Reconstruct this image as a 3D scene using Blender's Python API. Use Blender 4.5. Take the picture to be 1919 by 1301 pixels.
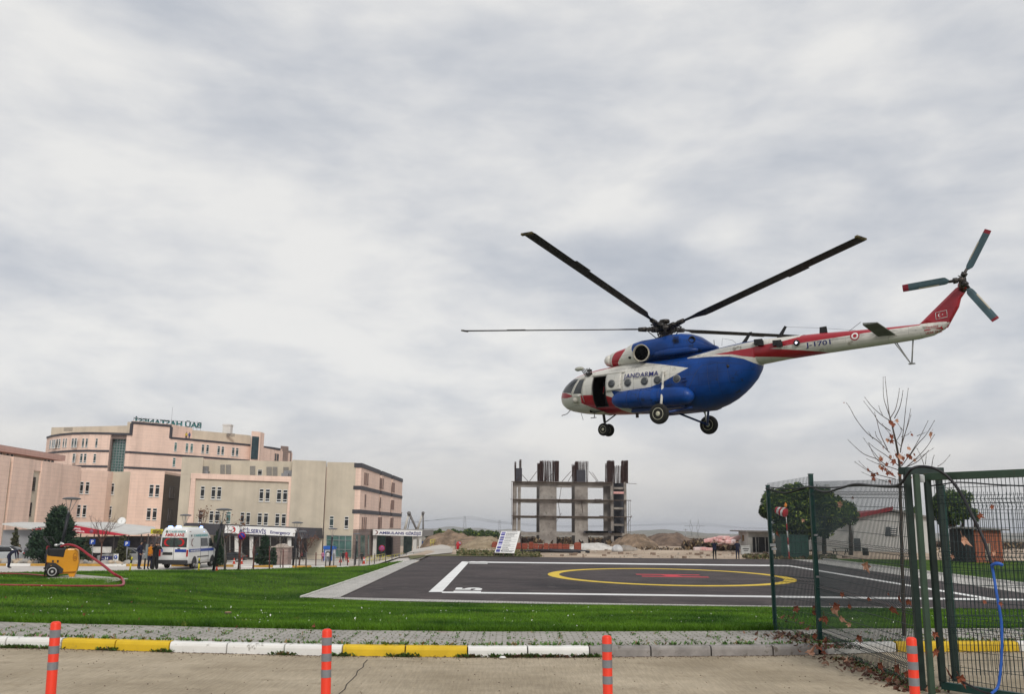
import bpy, bmesh, math, random
import numpy as np
from mathutils import Vector, Matrix
from math import radians as R_, sin, cos, pi, atan2, hypot, sqrt
random.seed(7); np.random.seed(7)
for o in list(bpy.data.objects): bpy.data.objects.remove(o)
S = bpy.context.scene; C = S.collection
# ------------------------------------------------------------------ camera
TH, ROLL, FPX = R_(11.15), 0.0104, 1705.0
CAM = Vector((0, 0, 2.0))
cd = bpy.data.cameras.new('camera'); co = bpy.data.objects.new('camera', cd); C.objects.link(co)
cd.sensor_width = 36; cd.lens = 36*FPX/1919; cd.clip_start = .1; cd.clip_end = 20000
co.matrix_world = Matrix.Translation(CAM) @ Matrix.Rotation(pi/2+TH, 4, 'X') @ Matrix.Rotation(ROLL, 4, 'Z')
S.camera = co
# ------------------------------------------------------------------ world: daylight sky under a cloud deck
SUN_EL, SUN_AZ = R_(40), R_(163)      # azimuth clockwise from +Y
w = bpy.data.worlds.new('World'); S.world = w; w.use_nodes = True
nt = w.node_tree; nt.nodes.clear()
def N(t, tree=None, **k):
    n = (tree or nt).nodes.new(t)
    for a, b in k.items(): setattr(n, a, b)
    return n
def Lk(a, b, tree=None): (tree or nt).links.new(a, b)
def M_(op, a, b=None, tree=None, clamp=False):
    n = N('ShaderNodeMath', tree, operation=op); n.use_clamp = clamp
    for i, v in enumerate((a, b)):
        if v is None: continue
        if isinstance(v, (int, float)): n.inputs[i].default_value = v
        else: Lk(v, n.inputs[i], tree)
    return n.outputs[0]
sky = N('ShaderNodeTexSky', sky_type='NISHITA', sun_disc=False, sun_elevation=SUN_EL, sun_rotation=SUN_AZ)
tc = N('ShaderNodeTexCoord'); sx = N('ShaderNodeSeparateXYZ'); Lk(tc.outputs['Generated'], sx.inputs[0])
zc = M_('MAXIMUM', sx.outputs[2], 0.0)
den = M_('ADD', M_('MULTIPLY', zc, 1.0), .55)
cx = N('ShaderNodeCombineXYZ'); Lk(M_('DIVIDE', sx.outputs[0], den), cx.inputs[0]); Lk(M_('DIVIDE', sx.outputs[1], den), cx.inputs[1]); Lk(M_('MULTIPLY', M_('POWER', zc, .75), 2.6), cx.inputs[2])
def noise(sc, det, rough, dist, off):
    mp = N('ShaderNodeMapping'); mp.inputs['Location'].default_value = off; mp.inputs['Scale'].default_value = (1, .85, 1)
    Lk(cx.outputs[0], mp.inputs[0])
    n = N('ShaderNodeTexNoise'); n.inputs['Scale'].default_value = sc; n.inputs['Detail'].default_value = det
    n.inputs['Roughness'].default_value = rough; n.inputs['Distortion'].default_value = dist
    Lk(mp.outputs[0], n.inputs['Vector']); return n.outputs['Fac']
na = noise(1.7, 2, .5, .2, (3.1, 1.7, 0)); nb = noise(4.2, 6, .5, .3, (7.3, 2.2, 3)); nc = noise(11, 6, .55, .2, (1.3, 5.2, 9))
mixn = M_('ADD', M_('ADD', M_('MULTIPLY', na, .38), M_('MULTIPLY', nb, .44)), M_('MULTIPLY', nc, .18))
cr = N('ShaderNodeValToRGB'); Lk(mixn, cr.inputs[0])
cr.color_ramp.interpolation = 'B_SPLINE'
els = cr.color_ramp.elements
K = 7.0
def setr(els, L):
    while len(els) < len(L): els.new(.5)
    for e, (p, c) in zip(els, L): e.position = p; e.color = (*c, 1)
setr(els, [(.365, (.475, .51, .57)), (.45, (.575, .60, .645)), (.525, (.70, .71, .73)), (.615, (.88, .87, .845))])
# towards the horizon the deck flattens into an even warm grey
hz = N('ShaderNodeMapRange'); Lk(zc, hz.inputs[0]); hz.inputs[1].default_value = 0; hz.inputs[2].default_value = .16; hz.inputs[3].default_value = .72; hz.inputs[4].default_value = 0; hz.interpolation_type = 'SMOOTHSTEP'
hm = N('ShaderNodeMix', data_type='RGBA'); Lk(hz.outputs[0], hm.inputs[0]); Lk(cr.outputs[0], hm.inputs[6])
hcol = N('ShaderNodeValToRGB'); Lk(zc, hcol.inputs[0]); setr(hcol.color_ramp.elements, [(0, (.42, .43, .45)), (.04, (.56, .545, .54)), (.085, (.70, .665, .635)), (.2, (.60, .61, .63))])
Lk(hcol.outputs[0], hm.inputs[7])
sc_ = N('ShaderNodeVectorMath', operation='SCALE'); Lk(hm.outputs[2], sc_.inputs[0]); sc_.inputs['Scale'].default_value = K*1.42
mx = N('ShaderNodeMix', data_type='RGBA'); mx.inputs[0].default_value = .95; Lk(sky.outputs[0], mx.inputs[6]); Lk(sc_.outputs[0], mx.inputs[7])
bg = N('ShaderNodeBackground'); bg.inputs['Strength'].default_value = .1; Lk(mx.outputs[2], bg.inputs[0])
# the deck is thinner, so brighter, over one broad patch of sky
gd = N('ShaderNodeVectorMath', operation='DOT_PRODUCT'); Lk(tc.outputs['Generated'], gd.inputs[0]); gd.inputs[1].default_value = Vector((-.08, .93, .36)).normalized()
gm = N('ShaderNodeMapRange'); gm.interpolation_type = 'SMOOTHSTEP'; Lk(gd.outputs['Value'], gm.inputs[0]); gm.inputs[1].default_value = .80; gm.inputs[2].default_value = 1.0; gm.inputs[3].default_value = .0; gm.inputs[4].default_value = .036
bo = M_('ADD', mixn, gm.outputs[0]); Lk(bo, cr.inputs[0])
ow = N('ShaderNodeOutputWorld'); Lk(bg.outputs[0], ow.inputs[0])
# ------------------------------------------------------------------ sun behind the overcast
sd = bpy.data.lights.new('sun', 'SUN'); sd.energy = 1.9; sd.angle = R_(14); sd.color = (1, .95, .88)
so = bpy.data.objects.new('sun', sd); C.objects.link(so)
dv = Vector((sin(SUN_AZ)*cos(SUN_EL), cos(SUN_AZ)*cos(SUN_EL), sin(SUN_EL)))
so.rotation_euler = dv.to_track_quat('Z', 'Y').to_euler()
S.render.engine = 'CYCLES'
S.view_settings.view_transform = 'Standard'; S.view_settings.look = 'None'; S.view_settings.gamma = 1; S.view_settings.exposure = 0
S.cycles.transparent_max_bounces = 12; S.cycles.max_bounces = 6; S.cycles.volume_bounces = 0

# ------------------------------------------------------------------ pixel -> world helpers (positions measured on the photograph)
def ray(px, py):
    dx, dy = px-959.5, py-650.5; c, s = cos(ROLL), sin(ROLL)
    u, v = (dx*c+dy*s)/FPX, (-dx*s+dy*c)/FPX
    return Vector((u, cos(TH)+v*sin(TH), sin(TH)-v*cos(TH)))
def P(px, py, D):
    r = ray(px, py); return CAM + r*(D/r.y)
def interp(x, T):
    if x <= T[0][0]: return T[0][1]
    for (a, za), (b, zb) in zip(T, T[1:]):
        if x <= b: return za+(zb-za)*(x-a)/(b-a)
    return T[-1][1]
ZR = [(17.0, .13), (17.8, .12), (38.5, -1.16), (39.4, -1.174), (90, -.87), (122, -1.1), (160, -1.35), (207, -1.9), (300, -2.8), (420, -3.6), (1000, -7.5), (3000, -20), (9000, -57)]
ZL = [(17.0, .13), (17.8, .12), (40, -.49), (49, -.72), (58, -.93), (63, -1.07), (68, -1.10), (75, -1.43), (85, -1.85), (100, -2.4), (130, -3.65), (150, -4.0), (165, -4.1), (185, -4.25), (220, -4.9), (300, -5.4), (420, -5.6), (1000, -7.6), (3000, -20), (9000, -57)]
def sstep(t): t = max(0, min(1, t)); return t*t*(3-2*t)
def ground(x, y):
    if y < 17.0: return 0.0 if y < 15.0 else .13
    xs = 9.25 + max(0, y-77)*.06
    t = sstep((-x-xs)/(9.5-6.5*sstep((y-52)/24)))
    z = interp(y, ZR)*(1-t)+interp(y, ZL)*t
    return z
def GP(px, py):
    r = ray(px, py); t = 5.0; lo = t
    while t < 4000:
        p = CAM+r*t
        if p.z < ground(p.x, p.y): break
        lo = t; t *= 1.01
    hi = t
    for _ in range(30):
        m = (lo+hi)/2; p = CAM+r*m
        if p.z < ground(p.x, p.y): hi = m
        else: lo = m
    return CAM+r*hi
# ------------------------------------------------------------------ materials
MATS = {}
def mat(name, col, rough=.8, metal=0, var=.12, scale=3, bump=0, bscale=None, emis=None, spec=.4, col2=None, det=6, alpha=None, coat=0, stain=None):
    if name in MATS: return MATS[name]
    m = bpy.data.materials.new(name); m.use_nodes = True; t = m.node_tree; b = t.nodes['Principled BSDF']
    b.inputs['Roughness'].default_value = rough; b.inputs['Metallic'].default_value = metal; b.inputs['Specular IOR Level'].default_value = spec
    if coat: b.inputs['Coat Weight'].default_value = coat; b.inputs['Coat Roughness'].default_value = .12
    geo = N('ShaderNodeNewGeometry', t)
    tcn = N('ShaderNodeTexCoord', t)
    vec = tcn.outputs['Object']
    if var or col2:
        n = N('ShaderNodeTexNoise', t); n.inputs['Scale'].default_value = scale; n.inputs['Detail'].default_value = det; n.inputs['Roughness'].default_value = .62
        Lk(vec, n.inputs['Vector'], t)
        r = N('ShaderNodeValToRGB', t); Lk(n.outputs['Fac'], r.inputs[0], t)
        c2 = col2 or tuple(min(1, c*(1+var)) for c in col); c1 = col if col2 else tuple(c*(1-var) for c in col)
        setr(r.color_ramp.elements, [(.36, c1), (.64, c2)])
        last = r.outputs[0]
        if stain:      # (colour, scale, threshold)
            n2 = N('ShaderNodeTexNoise', t); n2.inputs['Scale'].default_value = stain[1]; n2.inputs['Detail'].default_value = 8; n2.inputs['Roughness'].default_value = .7
            Lk(vec, n2.inputs['Vector'], t)
            mr = N('ShaderNodeMapRange', t); Lk(n2.outputs['Fac'], mr.inputs[0], t); mr.inputs[1].default_value = stain[2]; mr.inputs[2].default_value = stain[2]+.06
            mm = N('ShaderNodeMix', t, data_type='RGBA'); Lk(mr.outputs[0], mm.inputs[0], t); Lk(last, mm.inputs[6], t); mm.inputs[7].default_value = (*stain[0], 1)
            last = mm.outputs[2]
        Lk(last, b.inputs['Base Color'], t)
    else: b.inputs['Base Color'].default_value = (*col, 1)
    if bump:
        n3 = N('ShaderNodeTexNoise', t); n3.inputs['Scale'].default_value = bscale or scale*6; n3.inputs['Detail'].default_value = 5
        Lk(vec, n3.inputs['Vector'], t)
        bp = N('ShaderNodeBump', t); bp.inputs['Strength'].default_value = bump; bp.inputs['Distance'].default_value = .05
        Lk(n3.outputs['Fac'], bp.inputs['Height'], t); Lk(bp.outputs[0], b.inputs['Normal'], t)
    if emis: b.inputs['Emission Color'].default_value = (*emis[0], 1); b.inputs['Emission Strength'].default_value = emis[1]
    if alpha is not None: b.inputs['Alpha'].default_value = alpha
    MATS[name] = m; return m
def brickmat(name, c1, c2, mortar, bw, bh, ms, vecmode='xy', rough=.85, bump=.3, offset=.5, tint=None):
    m = bpy.data.materials.new(name); m.use_nodes = True; t = m.node_tree; b = t.nodes['Principled BSDF']; b.inputs['Roughness'].default_value = rough
    tcn = N('ShaderNodeTexCoord', t); s = N('ShaderNodeSeparateXYZ', t); Lk(tcn.outputs['Object'], s.inputs[0], t)
    cmb = N('ShaderNodeCombineXYZ', t)
    if vecmode == 'wall':
        Lk(M_('ADD', s.outputs[0], s.outputs[1], t), cmb.inputs[0], t); Lk(s.outputs[2], cmb.inputs[1], t)
    else:
        Lk(s.outputs[0], cmb.inputs[0], t); Lk(s.outputs[1], cmb.inputs[1], t)
    br = N('ShaderNodeTexBrick', t); br.offset = offset; Lk(cmb.outputs[0], br.inputs['Vector'], t)
    br.inputs['Color1'].default_value = (*c1, 1); br.inputs['Color2'].default_value = (*c2, 1); br.inputs['Mortar'].default_value = (*mortar, 1)
    br.inputs['Scale'].default_value = 1; br.inputs['Mortar Size'].default_value = ms; br.inputs['Brick Width'].default_value = bw; br.inputs['Row Height'].default_value = bh; br.inputs['Mortar Smooth'].default_value = .1
    n = N('ShaderNodeTexNoise', t); n.inputs['Scale'].default_value = .8; n.inputs['Detail'].default_value = 7; Lk(tcn.outputs['Object'], n.inputs['Vector'], t)
    mr = N('ShaderNodeMapRange', t); Lk(n.outputs['Fac'], mr.inputs[0], t); mr.inputs[1].default_value = .3; mr.inputs[2].default_value = .7; mr.inputs[3].default_value = .95 if vecmode == 'wall' else .84; mr.inputs[4].default_value = 1.04 if vecmode == 'wall' else 1.12
    vm = N('ShaderNodeVectorMath', t, operation='SCALE'); Lk(br.outputs['Color'], vm.inputs[0], t); Lk(mr.outputs[0], vm.inputs['Scale'], t)
    last = vm.outputs[0]
    if tint:
        n2 = N('ShaderNodeTexNoise', t); n2.inputs['Scale'].default_value = tint[1]; n2.inputs['Detail'].default_value = 3; Lk(tcn.outputs['Object'], n2.inputs['Vector'], t)
        m2 = N('ShaderNodeMapRange', t); Lk(n2.outputs['Fac'], m2.inputs[0], t); m2.inputs[1].default_value = tint[2]; m2.inputs[2].default_value = tint[2]+.05
        mm = N('ShaderNodeMix', t, data_type='RGBA'); Lk(m2.outputs[0], mm.inputs[0], t); Lk(last, mm.inputs[6], t); mm.inputs[7].default_value = (*tint[0], 1); last = mm.outputs[2]
    Lk(last, b.inputs['Base Color'], t)
    bp = N('ShaderNodeBump', t); bp.inputs['Strength'].default_value = bump; bp.inputs['Distance'].default_value = .02; bp.invert = True
    Lk(br.outputs['Fac'], bp.inputs['Height'], t); Lk(bp.outputs[0], b.inputs['Normal'], t)
    MATS[name] = m; return m
def brushed(m, sc=(26, 1.3, 1), lo=.86, hi=1.08):
    t = m.node_tree; b = t.nodes['Principled BSDF']; src = b.inputs['Base Color'].links[0].from_socket; tcn = N('ShaderNodeTexCoord', t); mp = N('ShaderNodeMapping', t); mp.inputs['Scale'].default_value = sc; mp.inputs['Rotation'].default_value = (0, 0, .18); Lk(tcn.outputs['Object'], mp.inputs[0], t)
    n = N('ShaderNodeTexNoise', t); n.inputs['Scale'].default_value = 1; n.inputs['Detail'].default_value = 7; n.inputs['Roughness'].default_value = .65; Lk(mp.outputs[0], n.inputs['Vector'], t)
    mr = N('ShaderNodeMapRange', t); Lk(n.outputs['Fac'], mr.inputs[0], t); mr.inputs[1].default_value = .3; mr.inputs[2].default_value = .7; mr.inputs[3].default_value = lo; mr.inputs[4].default_value = hi
    vm = N('ShaderNodeVectorMath', t, operation='SCALE'); Lk(src, vm.inputs[0], t); Lk(mr.outputs[0], vm.inputs['Scale'], t); Lk(vm.outputs[0], b.inputs['Base Color'], t)
def grime(m, lines=(1.15, .42), dark=.80, band=None, streak=None, wall=False):
    """panel joints, streaks and soot multiplied into a finished material's colour"""
    t = m.node_tree; b = t.nodes['Principled BSDF']; src = b.inputs['Base Color'].links[0].from_socket; tcn = N('ShaderNodeTexCoord', t); s = N('ShaderNodeSeparateXYZ', t); Lk(tcn.outputs['Object'], s.inputs[0], t); fac = None
    if lines:
        cmb = N('ShaderNodeCombineXYZ', t); Lk(s.outputs[0], cmb.inputs[0], t); Lk(s.outputs[2], cmb.inputs[1], t)
        br = N('ShaderNodeTexBrick', t); br.offset = .35; Lk(cmb.outputs[0], br.inputs['Vector'], t); br.inputs['Color1'].default_value = (1, 1, 1, 1); br.inputs['Color2'].default_value = (.93, .93, .94, 1); br.inputs['Mortar'].default_value = (dark, dark, dark, 1)
        br.inputs['Scale'].default_value = 1; br.inputs['Mortar Size'].default_value = .009; br.inputs['Brick Width'].default_value = lines[0]; br.inputs['Row Height'].default_value = lines[1]; fac = br.outputs['Color']
    if band:     # soot: (z centre, half height, x from)
        n = N('ShaderNodeTexNoise', t); mp = N('ShaderNodeMapping', t); mp.inputs['Scale'].default_value = (1.2, 1.2, 5); Lk(tcn.outputs['Object'], mp.inputs[0], t); Lk(mp.outputs[0], n.inputs['Vector'], t); n.inputs['Scale'].default_value = 1.6; n.inputs['Detail'].default_value = 8; n.inputs['Roughness'].default_value = .7
        dz = M_('SUBTRACT', 1, M_('DIVIDE', M_('ABSOLUTE', M_('SUBTRACT', s.outputs[2], band[0], t), None, t), band[1], t), t, True); xx = M_('GREATER_THAN', s.outputs[0], band[2], t)
        k = M_('MULTIPLY', M_('MULTIPLY', dz, xx, t), M_('MULTIPLY', M_('SUBTRACT', n.outputs['Fac'], .38, t), 3.4, t, True), t, True); mr = M_('SUBTRACT', 1, M_('MULTIPLY', k, .72, t), t)
        vm = N('ShaderNodeVectorMath', t, operation='SCALE'); 
        if fac: Lk(fac, vm.inputs[0], t)
        else: vm.inputs[0].default_value = (1, 1, 1)
        Lk(mr, vm.inputs['Scale'], t); fac = vm.outputs[0]
    if streak:   # rain streaks down a wall
        n = N('ShaderNodeTexNoise', t); mp = N('ShaderNodeMapping', t); mp.inputs['Scale'].default_value = (streak, streak, streak*.07); Lk(tcn.outputs['Object'], mp.inputs[0], t); Lk(mp.outputs[0], n.inputs['Vector'], t); n.inputs['Scale'].default_value = 1; n.inputs['Detail'].default_value = 6
        mr = N('ShaderNodeMapRange', t); Lk(n.outputs['Fac'], mr.inputs[0], t); mr.inputs[1].default_value = .45; mr.inputs[2].default_value = .75; mr.inputs[3].default_value = 1; mr.inputs[4].default_value = .80
        vm = N('ShaderNodeVectorMath', t, operation='SCALE'); vm.inputs[0].default_value = (1, 1, 1)
        if fac: Lk(fac, vm.inputs[0], t)
        Lk(mr.outputs[0], vm.inputs['Scale'], t); fac = vm.outputs[0]
    mu = N('ShaderNodeVectorMath', t, operation='MULTIPLY'); Lk(src, mu.inputs[0], t); Lk(fac, mu.inputs[1], t); Lk(mu.outputs[0], b.inputs['Base Color'], t)
# ------------------------------------------------------------------ object helpers
def tag(o, label=None, cat=None, group=None, kind=None):
    if label: o['label'] = label
    if cat: o['category'] = cat
    if group: o['group'] = group
    if kind: o['kind'] = kind
    return o
ORG = {}
def thing(name, label, cat, loc=(0, 0, 0), rz=0, group=None):
    o = bpy.data.objects.new(name, None); C.objects.link(o); o.location = loc; o.rotation_euler = (0, 0, rz)
    o.empty_display_size = .1; ORG[o.name] = Vector(loc)
    return tag(o, label, cat, group)
class MB:
    def __init__(s): s.v = []; s.f = []; s.m = []; s.sm = []
    def add(s, vs, fs, mi=0, smooth=False):
        o = len(s.v); s.v += [tuple(v) for v in vs]
        for f in fs: s.f.append(tuple(i+o for i in f)); s.m.append(mi); s.sm.append(smooth)
        return s
    def box(s, c, d, rz=0, mi=0, M=None):
        x, y, z = [k/2 for k in d]
        vs = [Vector((a*x, b*y, e*z)) for a in (-1, 1) for b in (-1, 1) for e in (-1, 1)]
        T = M if M is not None else Matrix.Rotation(rz, 3, 'Z')
        vs = [T @ v + Vector(c) for v in vs]
        return s.add(vs, [(0, 1, 3, 2), (4, 6, 7, 5), (0, 4, 5, 1), (2, 3, 7, 6), (0, 2, 6, 4), (1, 5, 7, 3)], mi)
    def prism(s, pts, z0, z1, mi=0, top=None):
        n = len(pts); a = sum(pts[i][0]*pts[(i+1) % n][1]-pts[(i+1) % n][0]*pts[i][1] for i in range(n))
        if a < 0: pts = pts[::-1]
        vs = [(x, y, z0) for x, y in pts]+[(x, y, z1) for x, y in pts]
        fs = [(i, (i+1) % n, n+(i+1) % n, n+i) for i in range(n)]+[tuple(range(n))[::-1], tuple(range(n, 2*n))]
        return s.add(vs, fs, mi)
    def extr(s, pts, dirv, mi=0):            # polygon in space extruded along a vector
        n = len(pts); d = Vector(dirv); pts = [Vector(p) for p in pts]
        vs = pts+[p+d for p in pts]
        fs = [(i, (i+1) % n, n+(i+1) % n, n+i) for i in range(n)]+[tuple(range(n))[::-1], tuple(range(n, 2*n))]
        return s.add(vs, fs, mi)
    def tube(s, path, r, n=6, mi=0, cap=True, smooth=True):
        path = [Vector(p) for p in path]; rs = r if isinstance(r, (list, tuple)) else [r]*len(path)
        vs = []; prev = None
        for i, p in enumerate(path):
            t = (path[min(i+1, len(path)-1)]-path[max(i-1, 0)]).normalized()
            if prev is None: u = t.orthogonal().normalized()
            else:
                u = prev-t*prev.dot(t); u = u.normalized() if u.length > 1e-6 else t.orthogonal().normalized()
            prev = u; w_ = t.cross(u)
            for k in range(n): a = 2*pi*k/n; vs.append(p+(u*cos(a)+w_*sin(a))*rs[i])
        fs = [(i*n+k, i*n+(k+1) % n, (i+1)*n+(k+1) % n, (i+1)*n+k) for i in range(len(path)-1) for k in range(n)]
        if cap: fs += [tuple(range(n))[::-1], tuple(range((len(path)-1)*n, len(path)*n))]
        return s.add(vs, fs, mi, smooth)
    def lathe(s, c, axis, prof, n=20, mi=0, smooth=True):   # prof: (dist along axis, radius)
        a = Vector(axis).normalized(); u = a.orthogonal().normalized(); w_ = a.cross(u); c = Vector(c); vs = []
        for d, r in prof:
            for k in range(n): t = 2*pi*k/n; vs.append(c+a*d+(u*cos(t)+w_*sin(t))*max(r, 1e-4))
        fs = [(i*n+k, i*n+(k+1) % n, (i+1)*n+(k+1) % n, (i+1)*n+k) for i in range(len(prof)-1) for k in range(n)]
        fs += [tuple(range(n))[::-1], tuple(range((len(prof)-1)*n, len(prof)*n))]
        return s.add(vs, fs, mi, smooth)
    def loft(s, rings, mi=0, smooth=True, caps=True):
        n = len(rings[0]); vs = [v for r in rings for v in r]
        fs = [(i*n+k, i*n+(k+1) % n, (i+1)*n+(k+1) % n, (i+1)*n+k) for i in range(len(rings)-1) for k in range(n)]
        if caps: fs += [tuple(range(n))[::-1], tuple(range((len(rings)-1)*n, len(rings)*n))]
        return s.add(vs, fs, mi, smooth)
    def build(s, name, mats, parent=None, world=False, bevel=0, fixn=True, split=False):
        if split:      # every connected piece becomes a part of its own
            p = list(range(len(s.v)))
            def fd(i):
                while p[i] != i: p[i] = p[p[i]]; i = p[i]
                return i
            for f in s.f:
                a = fd(f[0])
                for i in f[1:]: p[fd(i)] = a
            grp = {}
            for k, f in enumerate(s.f): grp.setdefault(fd(f[0]), []).append(k)
            out = []
            for ks in grp.values():
                q = MB(); mp = {}
                for k in ks:
                    g = []
                    for i in s.f[k]:
                        if i not in mp: mp[i] = len(q.v); q.v.append(s.v[i])
                        g.append(mp[i])
                    q.f.append(tuple(g)); q.m.append(s.m[k]); q.sm.append(s.sm[k])
                out.append(q.build(name, mats, parent, world, bevel, fixn))
            return out
        me = bpy.data.meshes.new(name); off = ORG[parent.name] if (parent and world) else Vector((0, 0, 0))
        me.from_pydata([(v[0]-off[0], v[1]-off[1], v[2]-off[2]) for v in s.v], [], s.f)
        for m in (mats if isinstance(mats, (list, tuple)) else [mats]): me.materials.append(m)
        me.polygons.foreach_set('material_index', s.m); me.polygons.foreach_set('use_smooth', s.sm)
        if fixn and len(s.f) < 20000:
            bm = bmesh.new(); bm.from_mesh(me); bmesh.ops.recalc_face_normals(bm, faces=bm.faces); bm.to_mesh(me); bm.free()
        o = bpy.data.objects.new(name, me); C.objects.link(o)
        if parent: o.parent = parent
        if bevel:
            b = o.modifiers.new('b', 'BEVEL'); b.width = bevel; b.segments = 2; b.limit_method = 'ANGLE'
        return o
def copytree(o, parent=None, loc=None, rz=None, label=None):
    c = o.copy(); C.objects.link(c)
    if parent: c.parent = parent
    if loc is not None: c.location = loc; ORG[c.name] = Vector(loc)
    if rz is not None: c.rotation_euler = (0, 0, rz)
    if label: c['label'] = label
    for ch in list(o.children): copytree(ch, c)
    return c
def struct(name, mb, m, **k): return tag(mb.build(name, m, **k), kind='structure')
# text as a thin mesh fitted into a w x h box; frame: origin (left bottom), right, up, outward normal
def text_mesh(s, bold=0.0):
    cu = bpy.data.curves.new('t', 'FONT'); cu.body = s; cu.size = 1; cu.offset = bold; cu.resolution_u = 3; cu.fill_mode = 'BOTH'
    o = bpy.data.objects.new('t', cu); C.objects.link(o); bpy.context.view_layer.update()
    me = bpy.data.meshes.new_from_object(o.evaluated_get(bpy.context.evaluated_depsgraph_get()))
    bpy.data.objects.remove(o); bpy.data.curves.remove(cu)
    return me
def text(s, name, m, org, right, up, w, h, parent=None, world=True, out=.01, thick=.01, bold=.012, fn=None, base=False):
    me = text_mesh(s, bold); n = len(me.vertices); co_ = np.empty(n*3); me.vertices.foreach_get('co', co_); co_ = co_.reshape(-1, 3)
    mn, mxx = co_.min(0), co_.max(0)
    if base: mn[1] = 0
    q = (co_-mn)/np.maximum(mxx-mn, 1e-6)
    right = Vector(right).normalized(); up = Vector(up).normalized(); nn = right.cross(up)
    org = Vector(org); off = ORG[parent.name] if (parent and world) else Vector((0, 0, 0))
    mb = MB(); vs = []
    for a in q:
        p = org+right*(a[0]*w)+up*(a[1]*h)
        if fn: p = fn(p)
        else: p = p+nn*out
        vs.append(p)
    mb.v = [tuple(v) for v in vs]
    for p in me.polygons: mb.f.append(tuple(p.vertices)); mb.m.append(0); mb.sm.append(False)
    if thick and not fn:
        k = len(vs)
        cnt = {}
        for f in list(mb.f):
            for i in range(len(f)):
                e = (f[i], f[(i+1) % len(f)]); cnt[e] = 1
        mb.v += [tuple(Vector(v)-nn*thick) for v in vs]
        for e in cnt:
            if (e[1], e[0]) not in cnt: mb.f.append((e[1], e[0], e[0]+k, e[1]+k)); mb.m.append(0); mb.sm.append(False)
    bpy.data.meshes.remove(me)
    me2 = mb.build(name, m, parent, world=False, fixn=False)
    for v in me2.data.vertices: v.co -= off
    return me2
def crescent(mb, cen, right, up, r, r2, shift, out, mi=0, seg=28):  # open ring: disc minus a smaller shifted disc, as a strip
    right = Vector(right).normalized(); up = Vector(up).normalized(); nn = right.cross(up); cen = Vector(cen)+nn*out
    # intersection angle of both circles
    d = shift; a0 = math.acos(max(-1, min(1, (d*d+r*r-r2*r2)/(2*d*r)))); b0 = math.acos(max(-1, min(1, (r2*r2+d*d-r*r)/(2*d*r2))))
    A = []; B = []
    for i in range(seg+1):
        t = a0+(2*pi-2*a0)*i/seg; A.append(cen+right*(r*cos(t))+up*(r*sin(t)))
        t2 = (pi-b0)+(2*pi-2*(pi-b0))*i/seg; B.append(cen+right*(d+r2*cos(t2))+up*(r2*sin(t2)))
    mb.add(A+B, [(i, i+1, seg+1+i+1, seg+1+i) for i in range(seg)], mi)
# ================================================================== SETTING
asphalt = mat('asphalt', (.034, .026, .026), .85, var=.25, scale=.35, bump=.35, bscale=60, col2=(.070, .053, .052), stain=((.092, .074, .070), 1.1, .585))
concrete_road = mat('concrete_road', (.35, .285, .195), .9, scale=.45, bump=.7, bscale=38, col2=(.52, .435, .315), stain=((.38, .31, .215), 1.7, .57))
brushed(concrete_road, (30, 2.2, 1), .80, 1.12); brushed(concrete_road, (1.1, 2.6, 1), .86, 1.08); brushed(asphalt, (.5, 9, 1), .82, 1.16)
pale_conc = mat('pale_concrete', (.52, .48, .44), .9, var=.12, scale=.2)
dirt = mat('dirt', (.30, .22, .155), .95, scale=.12, col2=(.50, .40, .30), bump=.5, bscale=1.5, stain=((.20, .155, .10), .5, .60))
plain = mat('valley_plain', (.13, .11, .08), .95, scale=.012, col2=(.26, .22, .17), stain=((.10, .12, .07), .03, .55))
mound_m = mat('mound_soil', (.12, .085, .055), .95, scale=.4, col2=(.30, .21, .14), bump=1, bscale=2, stain=((.36, .28, .21), .8, .6))
lawn_m = mat('lawn_grass', (.016, .046, .005), .9, scale=.4, col2=(.070, .13, .009), bump=.8, bscale=40, spec=.1, stain=((.10, .14, .02), .9, .60))
white_p = mat('white_paint', (.74, .74, .72), .7, var=.06, scale=3, stain=((.42, .41, .39), 5, .64))
white_ln = mat('white_road_paint', (.80, .80, .78), .7, var=.08, scale=1.2, stain=((.50, .48, .46), 3.5, .63))
yellow_ln = mat('yellow_road_paint', (.72, .50, .03), .7, var=.1, scale=2, stain=((.42, .30, .05), 3.5, .62))
red_ln = mat('faded_red_paint', (.55, .04, .06), .8, var=.15, scale=2)
paver = brickmat('grey_pavers', (.345, .32, .295), (.43, .40, .37), (.14, .14, .09), .22, .13, .012, tint=((.34, .20, .19), .55, .66))
paver2 = brickmat('pale_pavers', (.46, .44, .41), (.56, .54, .50), (.20, .19, .17), .24, .24, .02)
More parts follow.
